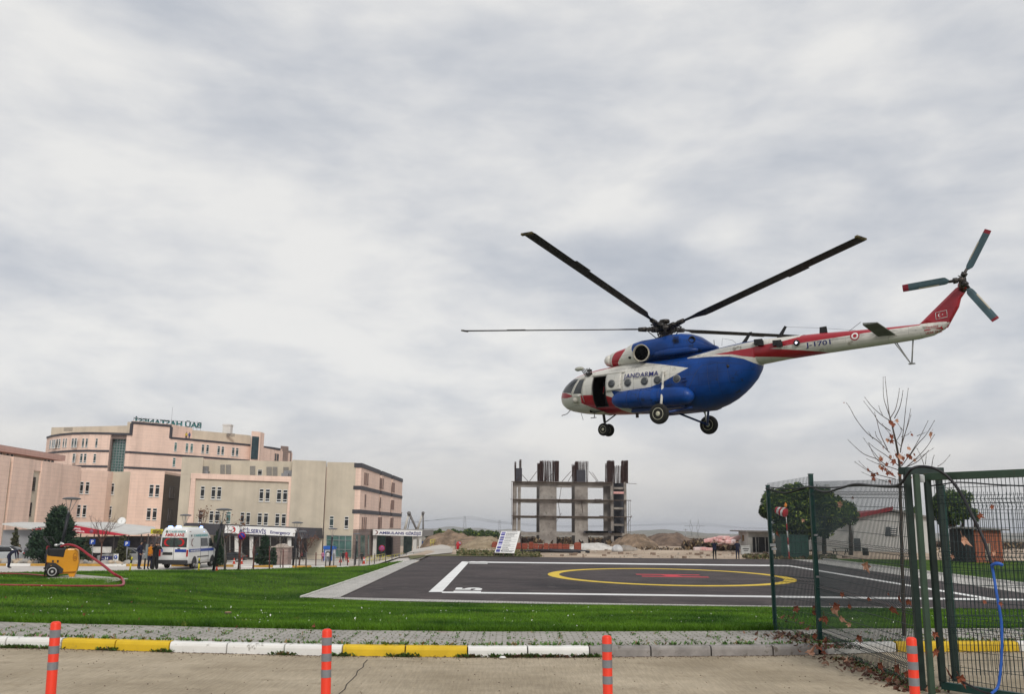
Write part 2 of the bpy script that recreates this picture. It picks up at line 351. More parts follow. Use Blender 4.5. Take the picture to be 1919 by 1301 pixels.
def patch(name, poly, m, off=.004, xs=None, ys=None, step=None, kind='structure', zf=None, thick=None):
    """polygon (x,y) draped over the ground, cut on the ground's own break lines"""
    bm = bmesh.new(); vs = [bm.verts.new((x, y, 0)) for x, y in poly]; bm.faces.new(vs)
    X = [p[0] for p in poly]; Y = [p[1] for p in poly]
    ys = set(a for a, b in ZR+ZL if min(Y) < a < max(Y)) | set(ys or [])
    st = step or 2.0
    k = math.ceil(min(X)/st)*st; xs = []
    while k < max(X): xs.append(k); k += st
    ly = sorted(ys); ys2 = []
    k = math.ceil(min(Y)/st)*st
    while k < max(Y): ys2.append(k); k += st
    for y in set(ys2) | ys: bmesh.ops.bisect_plane(bm, geom=bm.verts[:]+bm.edges[:]+bm.faces[:], plane_co=(0, y, 0), plane_no=(0, 1, 0))
    for x in xs: bmesh.ops.bisect_plane(bm, geom=bm.verts[:]+bm.edges[:]+bm.faces[:], plane_co=(x, 0, 0), plane_no=(1, 0, 0))
    zf = zf or ground
    for v in bm.verts: v.co.z = zf(v.co.x, v.co.y)+off
    bmesh.ops.recalc_face_normals(bm, faces=bm.faces)
    if sum(f.normal.z for f in bm.faces) < 0: bmesh.ops.reverse_faces(bm, faces=bm.faces)
    me = bpy.data.meshes.new(name); bm.to_mesh(me); bm.free(); me.materials.append(m)
    o = bpy.data.objects.new(name, me); C.objects.link(o); return tag(o, kind=kind)
# one sheet of ground out to the horizon
def gsheet():
    ys = [-30, 0, 10, 14.9, 14.96, 17, 20, 30, 39, 49, 58, 63, 68, 75, 80, 85, 90, 92]+list(range(94, 300, 4))+list(range(300, 420, 12))+[450, 500, 600, 800, 1000, 1500, 2000, 3000, 5000, 9000]
    us = [-1]*0
    n = 120; mb = MB(); rows = []
    for y in ys:
        W_ = max(60, abs(y)*1.0+40)
        for i in range(n+1):
            x = -W_+2*W_*i/n
            z = ground(x, y)
            if y < 92: z -= .22
            elif y > 100 and y < 1000: z += .12*(sin(x*.21+y*.13)+sin(x*.07-y*.31))*(1 if x > -6 else 0)
            mb.v.append((x, y, z))
    m = n+1
    for j in range(len(ys)-1):
        for i in range(n): mb.f.append((j*m+i, j*m+i+1, (j+1)*m+i+1, (j+1)*m+i)); mb.m.append(0 if ys[j] < 330 else 1); mb.sm.append(True)
    return mb
struct('ground', gsheet(), [dirt, plain])
# near concrete road, kerb, pavement
KB = [(-900, 17.9), (-400, 15.9), (0, 15.27), (113, 15.2), (316, 14.95), (600, 14.72), (877, 14.72), (1107, 14.88), (1450, 15.26), (1530, 15.42), (1680, 15.87), (1910, 16.1), (2400, 16.7), (3200, 18.5)]
def kx(px, D): r = ray(px, 1225); return r.x/r.y*D
kl = [(kx(px, D), D) for px, D in KB]
def kerb_y(x): return interp(x, kl)
def kerb_top(x, y): return ground(x, 20)*0+.13
xs_ = [i*.5 for i in range(-46, 65)]
flat0 = lambda x, y: 0
patch('road', [(-30, -8), (45, -8)]+[(x, kerb_y(x)+.04) for x in xs_[::-1]], concrete_road, off=0, step=8, zf=flat0)
# joints sawn in the concrete
jb = MB(); a, b = GP(690, 1238), GP(640, 1301); d = (b-a); b = a+d*3.2
def strip2(mb, pts, w, z, mi=0):
    for p, q in zip(pts, pts[1:]):
        p, q = Vector((p[0], p[1], 0)), Vector((q[0], q[1], 0)); n_ = (q-p).cross(Vector((0, 0, 1))).normalized()*w/2
        mb.add([(p+n_).to_tuple()[:2]+(z,), (q+n_).to_tuple()[:2]+(z,), (q-n_).to_tuple()[:2]+(z,), (p-n_).to_tuple()[:2]+(z,)], [(0, 1, 2, 3)], mi)
pts = [a+(b-a)*t+Vector((random.uniform(-.03, .03), 0, 0)) for t in np.linspace(0, 1, 26)]
strip2(jb, pts, .014, .004)
pts = [a+Vector((t*1.6, -.12*t+random.uniform(-.02, .02)-.05, 0)) for t in np.linspace(0, 1, 16)]; strip2(jb, pts, .006, .0042)
for k in range(9):
    x0, y0 = random.uniform(-8, 6), random.uniform(9.5, 14.2); q_ = [Vector((x0, y0, 0))]
    for i in range(14): q_.append(q_[-1]+Vector((random.uniform(.02, .14), random.uniform(-.05, .05), 0)))
    strip2(jb, q_, .004, .0044)
struct('road_joint', jb, mat('joint_tar', (.035, .03, .025), .9, var=0))
# grit and crumbs along the gutter
gb = MB()
for i in range(1700):
    x = random.uniform(-10, 12); y = kerb_y(x)-abs(random.gauss(0, .12))-.03; s_ = random.uniform(.004, .015)
    if random.random() < .3: y -= random.uniform(0, 5)
    gb.box((x, y, s_*.3), (s_, s_*.8, s_*.6), random.random()*3)
for i in range(2600):
    x = random.uniform(-10, 12); y = kerb_y(x)-abs(random.gauss(0, .03))-.004; s_ = random.uniform(.005, .016); gb.box((x, y, s_*.3), (s_, s_*.8, s_*.6), random.random()*3)
tag(gb.build('gutter_grit', mat('grit', (.12, .085, .06), .9, var=.3, scale=20)), kind='stuff')
kerb_bare = mat('kerb_concrete', (.27, .25, .235), .9, var=.2, scale=4, stain=((.15, .13, .11), 6, .6))
kerb_w = mat('kerb_white', (.74, .73, .70), .75, var=.05, scale=3, stain=((.26, .24, .21), 3.6, .60))
kerb_y_m = mat('kerb_yellow', (.66, .44, .02), .7, var=.08, scale=3, stain=((.24, .18, .06), 4.5, .62))
kb = MB()
bounds = [-420, -310, -205, -98, 8, 113, 214, 316, 424, 532, 641, 759, 876, 989, 1105, 1220, 1333, 1449, 1535]
cols = [1, 1, 1, 1, 1, 2, 2, 1, 1, 1, 2, 2, 1, 1, 0, 0, 0, 0]
b2 = [1550, 1681, 1796, 1911, 2030, 2150, 2270, 2400, 2540]; c2_ = [1, 2, 2, 1, 1, 2, 2, 1]
def kblock(p0, p1, mi):
    D0, D1 = interp(p0, KB), interp(p1, KB); A, B = Vector((kx(p0, D0), D0, 0)), Vector((kx(p1, D1), D1, 0))
    d = (B-A).normalized(); n_ = Vector((-d.y, d.x, 0)); A += d*.012; B -= d*.012
    prof = [(0, -.05), (.0, .10), (.012, .135), (.035, .155), (.15, .16), (.15, -.05)]
    rings = []
    for k in range(5):
        q = A+(B-A)*k/4; j = [random.uniform(-.002, .002) for _ in prof]
        rings.append([q+n_*(u+jj)+Vector((0, 0, z_+jj)) for (u, z_), jj in zip(prof, j)])
    kb.loft(rings, mi, smooth=False)
for i, c_ in enumerate(cols): kblock(bounds[i], bounds[i+1], c_)
for i, c_ in enumerate(c2_): kblock(b2[i], b2[i+1], c_)
struct('kerb', kb, [kerb_bare, kerb_w, kerb_y_m])
walk = [(x, kerb_y(x)+.15) for x in xs_]+[(x, kerb_y(x)+2.3) for x in xs_[::-1]]
patch('pavement', walk, paver, off=0, step=2, zf=lambda x, y: .135)
# helipad
def pz(x, y): return -1.41+.006*y
def PAD(px, py):      # back-projection on the pad plane
    r = ray(px, py); t = (-1.41-CAM.z+.006*0)/(r.z-.006*r.y); return (r.x*t, r.y*t)
pad = [(-7.42, 41.3), (2, 39.9), (11, 39.3), (40, 39.3), (40, 47), (29.85, 53), (29.85, 89.6), (-7.6, 88.3)]
patch('helipad', pad, asphalt, off=0, step=4, zf=pz)
tyre = MB()
def scuff(x0, y0, x1, y1, w_, z=.0035):
    a_, b_ = Vector((x0, y0)), Vector((x1, y1)); n_ = Vector((-(b_-a_).y, (b_-a_).x)).normalized()*w_/2; k = max(2, int((b_-a_).length/4)); q = [a_+(b_-a_)*i/k for i in range(k+1)]
    tyre.add([(p.x+n_.x*s, p.y+n_.y*s, pz(0, p.y+n_.y*s)+z) for p in q for s in (-1, 1)], [(2*i, 2*i+1, 2*i+3, 2*i+2) for i in range(k)])
for i in range(11): scuff(-7.3, 44.5+i*3.9, 29.6, 44.3+i*3.9, .05)
for i in range(26):
    x0, y0 = random.uniform(-6, 26), random.uniform(41.5, 84); L_ = random.uniform(1.5, 9); an = random.choice((0, .1, -.15, 1.5)); scuff(x0, y0, min(29, x0+L_*cos(an)), min(87, y0+L_*sin(an)), random.uniform(.06, .5), .0037+i*.00005)
tag(tyre.build('asphalt_seams', mat('asphalt_seam', (.026, .022, .021), .9, scale=2, col2=(.075, .062, .058)), fixn=False), kind='structure')
ml = MB()
def rect(x0, y0, x1, y1, mi=0, z=.006): ml.add([(x, y, pz(x, y)+z) for x, y in ((x0, y0), (x1, y0), (x1, y1), (x0, y1))], [(0, 1, 2, 3)], mi)
c0 = PAD(805, 1110); c1 = PAD(1480, 1118.5); c2 = PAD(870, 1053.3); c3 = PAD(1475, 1061)
def qd(a, b, c, d, mi=0, z=.006): ml.add([(x, y, pz(x, y)+z) for x, y in (a, b, c, d)], [(0, 1, 2, 3)], mi)
L0, L1 = PAD(803, 1110.5), PAD(866, 1053); L2, L3 = PAD(880, 1053.2), PAD(828, 1110.5)
qd(L0, L3, L2, L1)
f0, f1, f2, f3 = PAD(828, 1112.2), PAD(1925, 1127.2), PAD(1925, 1123.6), PAD(828, 1109.6)
qd(f0, f1, f2, f3, z=.006)
g0, g1, g2, g3 = PAD(872, 1055.0), PAD(1480, 1062.2), PAD(1480, 1060.0), PAD(878, 1053.0)
qd(g0, g1, g2, g3)
h0, h1 = PAD(1478, 1061), PAD(1858, 1123.5); qd((h0[0]-.3, h0[1]), (h1[0]-.3, h1[1]), (h1[0]+.25, h1[1]), (h0[0]+.25, h0[1]), z=.008)
CC = (10.2, 60.2)
seg = 96
for i in range(seg):
    a0, a1 = 2*pi*i/seg, 2*pi*(i+1)/seg; ro, ri = 7.9, 7.15
    sx_ = .98; sy_ = 1.19
    qd((CC[0]+ro*sx_*cos(a0), CC[1]+ro*sy_*sin(a0)), (CC[0]+ro*sx_*cos(a1), CC[1]+ro*sy_*sin(a1)), (CC[0]+ri*sx_*cos(a1), CC[1]+ri*sy_*sin(a1)), (CC[0]+ri*sx_*cos(a0), CC[1]+ri*sy_*sin(a0)), 1, .007)
# H: two long strokes and a crossbar
def bar(a, b, w, mi, z=.007):
    a, b = Vector((*a, 0)), Vector((*b, 0)); n_ = (b-a).cross(Vector((0, 0, 1))).normalized()*w/2
    qd((a+n_)[:2], (b+n_)[:2], (b-n_)[:2], (a-n_)[:2], mi, z)
bar(PAD(1192, 1077.2), PAD(1311, 1078.6), .8, 2); bar(PAD(1203, 1080.8), PAD(1328, 1082.6), .8, 2)
bar(PAD(1250, 1078.0), PAD(1266, 1081.4), 1.0, 2, .009)
struct('pad_markings', ml, [white_ln, yellow_ln, red_ln])
o_ = PAD(903, 1107.5); t1 = text('15', 'pad_number', white_ln, (o_[0], o_[1]-1.2, pz(0, o_[1])+.01), (0, 1, .006), (-1, 0, 0), 3.0, 1.35, world=False, thick=0, out=0, bold=.05)
tag(t1, kind='structure')
for v in t1.data.vertices: v.co.z = pz(0, v.co.y)+.012
o_ = PAD(914, 1057.5); t1 = text('15', 'pad_number', white_ln, (o_[0], o_[1], pz(0, o_[1])+.01), (0, 1, .006), (-1, 0, 0), 4.2, 1.5, world=False, thick=0, out=0, bold=.05)
for v in t1.data.vertices: v.co.z = pz(0, v.co.y)+.012
tag(t1, kind='structure')
# pale paver borders
pb = patch('paver_border', [(-9.0, 41.05), (-7.7, 40.6), (-7.42, 41.3), (-7.6, 79.5), (-8.4, 80), (-8.5, 77)], paver2, off=.03, step=2)
def zmid(x, y): return pz(x, y)-.004
patch('paver_border', [(-9.0, 41.05), (-5.75, 39.85), (1, 39.15), (9, 38.85), (18, 38.8), (18, 39.29), (11, 39.29), (2, 39.89), (-7.42, 41.29)], paver2, off=.02, step=4, zf=pz)
patch('paver_border', [(26.4, 46), (29.8, 46), (29.8, 89.4), (27.0, 89.4)], paver2, off=.012, step=4, zf=pz)
ek = MB()
for i in range(20): ek.box((29.93, 49+i*2.05, pz(0, 49+i*2.05)+.05), (.16, 2.0, .22))
for i in range(18): xx = -9.06+i*.03; ek.box((xx, 42+i*2.0, ground(xx, 42+i*2)+.02), (.10, 1.96, .12), -.015)
struct('edging_kerb', ek, mat('edging', (.60, .585, .55), .85, var=.12))
# lawns
le = [(-8.9, 77.3), (-12.5, 72), (-17, 64.5), (-22.5, 58.6), (-28.5, 50), (-42, 40), (-60, 36)]
lp = [(x, kerb_y(x)+2.3) for x in xs_]
lawn1 = [(-60, 18)]+[p for p in lp if p[0] > -20]+[(40, 19), (40, 38.85), (9, 38.85), (1, 39.15), (-5.75, 39.85), (-9.0, 41.05), (-8.55, 76.5)]+le
def glawn(x, y): return .12 if y < 17.6 else ground(x, y)
patch('lawn', lawn1, lawn_m, off=.0, step=1.5, zf=glawn)
patch('lawn', [(30.0, 47), (62, 42), (78, 89), (30.0, 89.2)], lawn_m, off=.12, step=3, zf=pz)
patch('lawn', [(-8.5, 80), (-7.7, 88.3), (2, 88.8), (3, 92), (-6, 94), (-9.6, 88)], mat('dry_grass', (.09, .10, .035), .95, scale=.6, col2=(.20, .17, .09), bump=.6, bscale=20), off=.05, step=3)
# far road, parking and yards
road2 = [(-80, 34), (-60, 36)]+le[::-1][1:]+[(-7.9, 84), (-7.8, 92), (-12, 80), (-15.2, 72.4), (-26, 67.6), (-37, 65.6), (-90, 62)]
patch('far_road', road2, pale_conc, off=-.03, step=2)
patch('parking_lot', [(-90, 62.5), (-37, 65.9), (-26, 67.9), (-15.2, 72.7), (-12, 80), (-8.0, 88), (-6.2, 100), (-7.6, 125), (-10, 150), (-14, 178), (-17, 200), (-22, 232), (-120, 232), (-140, 100)], mat('yard_concrete', (.40, .37, .33), .9, scale=.1, col2=(.55, .51, .46)), off=.08, step=4)
# far painted kerb
fk = MB(); line = [Vector((-50, 64.9, 0)), Vector((-37, 65.6, 0)), Vector((-26, 67.6, 0)), Vector((-15.4, 72.5, 0)), Vector((-12, 80, 0))]
i = 0
for a, b in zip(line, line[1:]):
    L = (b-a).length; n_ = max(1, int(L/1.45))
    for k in range(n_):
        p, q = a+(b-a)*(k/n_), a+(b-a)*((k+1)/n_); m_ = (p+q)/2; i += 1
        fk.box((m_.x, m_.y, ground(m_.x, m_.y)+.05), ((q-p).length-.02, .22, .17), atan2(b.y-a.y, b.x-a.x), 1 if i % 2 else 0)
struct('far_kerb', fk, [kerb_w, mat('worn_ochre', (.48, .27, .05), .8, var=.2)])
# slab under the trolley
sl = GP(100, 1084)
SLABC = (sl.x, sl.y)
sb_ = MB(); z0 = ground(*SLABC)
pl = [GP(8, 1095), GP(40, 1088), GP(140, 1081), GP(240, 1087), GP(170, 1098), GP(60, 1099)]
sb_.prism([(p.x, p.y) for p in pl], z0-.3, z0+.035)
sb_ = sb_.build('concrete_slab', mat('weathered_slab', (.38, .35, .31), .95, scale=1.2, col2=(.56, .53, .48), stain=((.25, .22, .18), 2, .58), bump=.5)); tag(sb_, kind='structure')
# grass blades, daisies, scattered bits on the lawn
def inside(x, y, poly):
    c = False; j = len(poly)-1
    for i in range(len(poly)):
        xi, yi = poly[i]; xj, yj = poly[j]
        if (yi > y) != (yj > y) and x < (xj-xi)*(y-yi)/(yj-yi)+xi: c = not c
        j = i
    return c
def blades(n, fx, hgt, wid, name, m, seed):
    rg = np.random.RandomState(seed); V = np.empty((n*3, 3)); k = 0
    while k < n:
        x, y = fx(rg)
        if not (inside(x, y, lawn1)): continue
        z = glawn(x, y)-.004
        a = rg.rand()*2*pi; h = hgt*(.5+rg.rand()); w_ = wid*(.7+.6*rg.rand())*(1+y/40); lean = rg.randn(2)*h*.45
        V[k*3] = (x-cos(a)*w_, y-sin(a)*w_, z); V[k*3+1] = (x+cos(a)*w_, y+sin(a)*w_, z); V[k*3+2] = (x+lean[0], y+lean[1], z+h); k += 1
    me = bpy.data.meshes.new(name); me.vertices.add(n*3); me.vertices.foreach_set('co', V.ravel()); me.loops.add(n*3); me.loops.foreach_set('vertex_index', np.arange(n*3)); me.polygons.add(n)
    me.polygons.foreach_set('loop_start', np.arange(0, n*3, 3)); me.materials.append(m); me.update(); me.validate()
    o = bpy.data.objects.new(name, me); C.objects.link(o); return tag(o, kind='stuff')
def fnear(rg):
    y = 16.9+(rg.rand()**1.5)*26; return rg.uniform(-.62*y, .62*y), y
gm1 = mat('grass_blade', (.018, .066, .004), .65, scale=.3, col2=(.12, .25, .013), spec=.2, stain=((.19, .21, .035), 1.4, .60))
blades(260000, fnear, .055, .0045, 'grass_blades', gm1, 3)
def ffar(rg):
    y = 30+(rg.rand())*48; return rg.uniform(-.62*y, -5), y
blades(90000, ffar, .06, .006, 'grass_blades', gm1, 5)
def fedge(rg):
    x = rg.uniform(-12, 13); return x, kerb_y(x)+2.3+abs(rg.randn())*.12
blades(26000, fedge, .11, .006, 'grass_blades', gm1, 6)
fl = MB(); rg = np.random.RandomState(11); k = 0
while k < 520:
    x, y = fnear(rg)
    if not inside(x, y, lawn1): continue
    z = glawn(x, y)+.05; s_ = .011+rg.rand()*.010
    if sin(x*1.3+y*.7)+sin(x*.4-y*1.1)+rg.randn()*.6 < .2: continue
    t = rg.rand()*6; u = Vector((cos(t), sin(t), rg.randn()*.4))*s_; v_ = Vector((-sin(t), cos(t), .6+rg.randn()*.4))*s_
    c_ = Vector((x, y, z)); fl.add([c_+u, c_+v_, c_-u, c_-v_], [(0, 1, 2, 3)], 0 if rg.rand() < .5 else 1); k += 1
tag(fl.build('lawn_flowers', [mat('daisy_white', (.75, .75, .70), .7, var=0), mat('pale_weed', (.32, .42, .20), .6, var=.1)], fixn=False), kind='stuff')
# weeds in the paving joints and at the kerb foot
def weeds(n, f, h, name, m, seed):
    rg = np.random.RandomState(seed); mb = MB()
    for _ in range(n):
        x, y, z = f(rg); k = 3+int(rg.rand()*4)
        for _ in range(k):
            a = rg.rand()*2*pi; l = h*(.4+rg.rand()); w_ = l*.22; d = Vector((cos(a), sin(a), .55+rg.rand()*.8)).normalized()*l; s_ = Vector((-sin(a), cos(a), 0))*w_; o = Vector((x+rg.randn()*.02, y+rg.randn()*.02, z))
            mb.add([o, o+d*.5+s_, o+d, o+d*.5-s_], [(0, 1, 2, 3)], 0 if rg.rand() < .8 else 1)
    return tag(mb.build(name, m, fixn=False), kind='stuff')
wm = [mat('weed_green', (.05, .13, .02), .6, scale=4, col2=(.11, .20, .05)), mat('weed_dry', (.22, .15, .07), .8)]
def wj(rg):      # along joints of the paving rows
    x = rg.uniform(-9, 11)
    if rg.rand() < .5: x = round(x/.44)*.44+rg.randn()*.01
    r = int(rg.rand()*15)*.13; return x, kerb_y(x)+.2+r+rg.randn()*.01, .137
weeds(950, wj, .042, 'paving_weeds', wm, 21)
def wk(rg):
    x = rg.uniform(-9, 9)
    return x, kerb_y(x)+(.15+abs(rg.randn())*.03), .15
weeds(420, wk, .07, 'kerb_weeds', wm, 22)
wpos = [kx(p, interp(p, KB)) for p in (-30, 20, 50, 90, 204, 312, 532, 640, 757, 760, 878, 989, 1105, 940, 1000, 1040)]
def wf(rg):
    x = wpos[int(rg.rand()*len(wpos))]+rg.randn()*.09
    return x, kerb_y(x)-.015, .0
weeds(520, wf, .075, 'gutter_weeds', wm, 23)
def wfence(rg):
    t = rg.rand(); x = 5.32+rg.randn()*.13; y = 12.0+t*5.0
    return x, y, .0 if y < 15 else .13
weeds(330, wfence, .055, 'fence_weeds', [wm[0], mat('dead_litter', (.16, .085, .04), .9, var=.4, scale=9)], 24)
# hills on the horizon, spoil heaps
def ridge(name, D, px0, px1, f, m, depth=400):
    mb = MB(); n = 80
    for j in range(5):
        for i in range(n+1):
            px = px0+(px1-px0)*i/n; e = sstep(min(i, n-i)/8.0)
            prof = sin(pi*j/4)**.8
            b_ = ground(0, D)-4; q = P(px, f(px), D)
            mb.v.append((q.x*(1+(j-2)*.02), D+depth*(j-2)/2, b_+(q.z-b_)*prof*e))
    for j in range(4):
        for i in range(n): a = j*(n+1)+i; mb.f.append((a, a+1, a+n+2, a+n+1)); mb.m.append(0); mb.sm.append(True)
    return struct(name, mb, m)
hillm = mat('hill', (.10, .105, .07), .95, scale=.004, col2=(.20, .17, .12))
ridge('hills', 4200, 700, 1000, lambda p: 993-5*math.exp(-((p-850)/50)**2)+1.0*sin(p*.11), hillm, 900)
ridge('hills', 3600, 1000, 1240, lambda p: 998-3*sin((p-1000)*.02)**2+1.2*sin(p*.09), hillm, 700)
ridge('hills', 2800, 1140, 1420, lambda p: 1002-9*math.exp(-((p-1235)/70)**2)+.7*sin(p*.13), hillm, 600)
ridge('hills', 3300, 1330, 2300, lambda p: 1003-4*sin(p*.004)+.8*sin(p*.07), hillm, 600)
def mound(name, cx_, cy_, rx, ry, h, m, seed=0, rough=.25, rz=0, n=34):
    rg = np.random.RandomState(seed); ph = rg.rand(12)*6.28; mb = MB()
    for j in range(n+1):
        for i in range(n+1):
            u, v = -1+2*i/n, -1+2*j/n; r = hypot(u, v)
            zz = max(0, 1-r*r)**1.15; nn_ = sum(sin(u*k*2.3+ph[k])*sin(v*k*2.1+ph[k+5])/(k**.8) for k in range(1, 7))
            z = h*zz*(1+rough*nn_)-.25*(r > .93); x = cx_+u*rx*cos(rz)-v*ry*sin(rz); y = cy_+u*rx*sin(rz)+v*ry*cos(rz)
            mb.v.append((x, y, ground(x, y)+z+.16*(rg.rand()-.5)*(r < .9)*h**.5))
    for j in range(n):
        for i in range(n): a = j*(n+1)+i; mb.f.append((a, a+1, a+n+2, a+n+1)); mb.m.append(0); mb.sm.append(False)
    return struct(name, mb, m)
def mnd(px0, px1, pytop, D, ry, m=None, seed=0, name='spoil_heap', rough=.25):
    A, B = P(px0, 1000, D), P(px1, 1000, D); top = P((px0+px1)/2, pytop, D).z; cx_ = (A.x+B.x)/2
    return mound(name, cx_, D, (B.x-A.x)/2, ry, top-ground(cx_, D), m or mound_m, seed, rough)
mnd(775, 905, 995, 175, 14, seed=1); mnd(855, 960, 1008, 128, 9, mat('dry_soil', (.20, .15, .09), .95, scale=.5, col2=(.34, .27, .18), bump=.8), seed=2, rough=.15)
mnd(830, 960, 1006, 160, 10, seed=3)
mnd(1140, 1235, 1002.5, 165, 10, seed=4); mnd(1180, 1330, 1005, 185, 12, mat('brown_bank', (.09, .06, .045), .95, scale=.6, col2=(.20, .14, .10), bump=1), seed=5, rough=.3)
mnd(1060, 1160, 1018, 135, 5, mat('white_lime', (.42, .40, .37), .9, scale=.6, col2=(.60, .58, .54)), seed=6, rough=.15)
# ================================================================== BUILDINGS
pink = brickmat('pink_cladding', (.84, .62, .51), (.82, .60, .49), (.66, .475, .39), 1.5, .62, .02, 'wall', .75, .25, offset=0)
beige = mat('beige_render', (.55, .485, .385), .9, var=.07, scale=.35, bump=.1, bscale=8, stain=((.49, .43, .335), .22, .62))
grime(pink, None, streak=.55); grime(beige, None, streak=.5)
darkb = mat('anthracite_band', (.045, .043, .052), .6, var=.15, scale=1)
brown = brickmat('brown_stone', (.24, .175, .15), (.21, .155, .135), (.12, .09, .08), 1.2, .6, .03, 'wall', .75, .25, offset=0)
frame_w = mat('window_frame_white', (.70, .70, .68), .5, var=0)
frame_b = mat('window_frame_dark', (.10, .085, .08), .5, var=0)
pane_d = mat('dark_glass', (.010, .012, .014), .12, var=0, spec=.5)
pane_g = mat('green_glass', (.045, .11, .10), .15, scale=.7, col2=(.10, .20, .18), spec=.5)
roof_m = mat('flat_roof', (.22, .21, .20), .9)
white_wall = mat('white_panel', (.62, .61, .58), .6, var=.07, scale=1)
steel_g = mat('galvanised_steel', (.30, .30, .31), .45, metal=.7, var=.15, scale=6)
class Fac:
    def __init__(s, A, B):
        s.A, s.B = Vector((A[0], A[1], 0)), Vector((B[0], B[1], 0)); s.u = (s.B-s.A).normalized(); s.n = Vector((s.u.y, -s.u.x, 0))
        if s.n.dot(Vector((0, 0, 0))-s.A) < 0: s.n = -s.n
        s.ang = atan2(s.u.y, s.u.x)
    def hit(s, px, py):
        r = ray(px, py); t = (s.A-Vector((0, 0, 0))).dot(s.n)/r.dot(s.n) if 0 else ((s.A-CAM).dot(s.n))/(Vector((r.x, r.y, 0)).dot(s.n)); return CAM+r*t
GPY = 986
def gp(px, D, y=None):   # ground-plan point of an image column (read at row GPY) at depth D
    p = P(px, y or GPY, D); return (p.x, p.y)
def win_proto(fr, pn, bars):
    mb = MB(); t = .07; ty = .045
    mb.box((0, .0, .5), (1.0, .12, 1.0)) if 0 else None
    for c_, d in (((-.5+t/2, 0, .5), (t, .12, 1)), ((.5-t/2, 0, .5), (t, .12, 1)), ((0, 0, ty/2), (1-2*t, .12, ty)), ((0, 0, 1-ty/2), (1-2*t, .12, ty))): mb.box(c_, d)
    for b in bars: mb.box((0, 0, b), (1-2*t, .12, ty))
    mb.box((0, -.03, -.02), (1.15, .2, .04))
    o = mb.build('window', fr)
    p = MB(); p.box((0, .02, .5), (1-2*t, .06, 1-2*ty)); q = p.build('pane', pn, o)
    o.location = (0, -500, -200)
    return o
WP = {'w': win_proto(frame_w, pane_d, (.2, .76)), 'g': win_proto(frame_w, pane_g, (.2, .76)), 'd': win_proto(frame_b, pane_d, (.2, .76)), 'm': win_proto(frame_w, mat('mixed_glass', (.02, .035, .035), .15, scale=1.5, col2=(.06, .09, .09), var=.1), (.2, .76))}
WUSED = set()
def win(par, F, x0, x1, y0, y1, k='w', out=.02):
    """window seen at columns x0..x1, rows y0..y1 on facade F"""
    c_ = F.hit((x0+x1)/2, y1); tp = F.hit((x0+x1)/2, y0); l = F.hit(x0, (y0+y1)/2); r = F.hit(x1, (y0+y1)/2)
    w_ = abs((r-l).dot(F.u)); h = tp.z-c_.z
    src = WP[k]; c2 = src.copy(); C.objects.link(c2); c2.parent = par
    for ch in src.children: g = ch.copy(); C.objects.link(g); g.parent = c2
    ang = atan2(-F.n.x, F.n.y) if False else atan2(F.n.y, F.n.x)+pi/2
    c2.rotation_euler = (0, 0, ang); c2.scale = (w_, 1, h)
    c2.location = c_+F.n*out-ORG[par.name]
def winb(par, F, items, k='w'):
    for it in items:
        kk = it[4] if len(it) > 4 else k
        win(par, F, it[0], it[1], it[2], it[3], kk)
def off2(pts, d):   # offset a plan polyline towards the camera
    out = []
    for i, p in enumerate(pts):
        a, b = Vector(pts[max(i-1, 0)]), Vector(pts[min(i+1, len(pts)-1)]); t = (b-a).normalized(); n_ = Vector((t.y, -t.x))
        if n_.dot(-Vector(p)) < 0: n_ = -n_
        out.append((p[0]+n_.x*d, p[1]+n_.y*d))
    return out
def band(mb, pts, z0, z1, d0=-.05, d1=.14, mi=0):
    a, b = off2(pts, d1), off2(pts, d0); mb.prism(a+b[::-1], z0, z1, mi)
def zat(px, py, D): return P(px, py, D).z
GPY = 840
# ---- far tower block ------------------------------------------------
TF = [gp(86, 210), gp(95, 206), gp(110, 202.5), gp(133, 199.5), (gp(165, 198)), gp(205, 198.5), gp(243, 199.5)]
T2 = [gp(318, 206), gp(352, 209.5), gp(392, 214), gp(430, 218.5), gp(469, 223.5)]
tw = thing('hospital_tower', 'curved pink hospital block with dark horizontal bands, tallest and farthest of the hospital blocks', 'building', (TF[6][0], TF[6][1]+8, ground(*TF[6])))
zT1 = zat(243, 812.5, 199.5)+.05; zbase = -6
TR = [gp(205.5, 198.5), gp(236, 199.3)]
body = MB()
allf = TF[:6]
body.prism(allf+[(TF[5][0], 226), (TF[0][0]-2, 226)], zbase, zT1-.3)
body.prism([gp(235.5, 199.4), TF[6], T2[0]]+T2[1:]+[(T2[-1][0]+4, 250), (TF[5][0]+.3, 250), (gp(235.5, 201.5))], zbase, zT1-.3)
zc_ = zat(280, 792.5, 203)
body.prism([TF[6], T2[0], (T2[0][0]+2, 214), (TF[6][0]+2, 210)], zT1-.3, zc_)
body.build('wall', pink, tw, True)
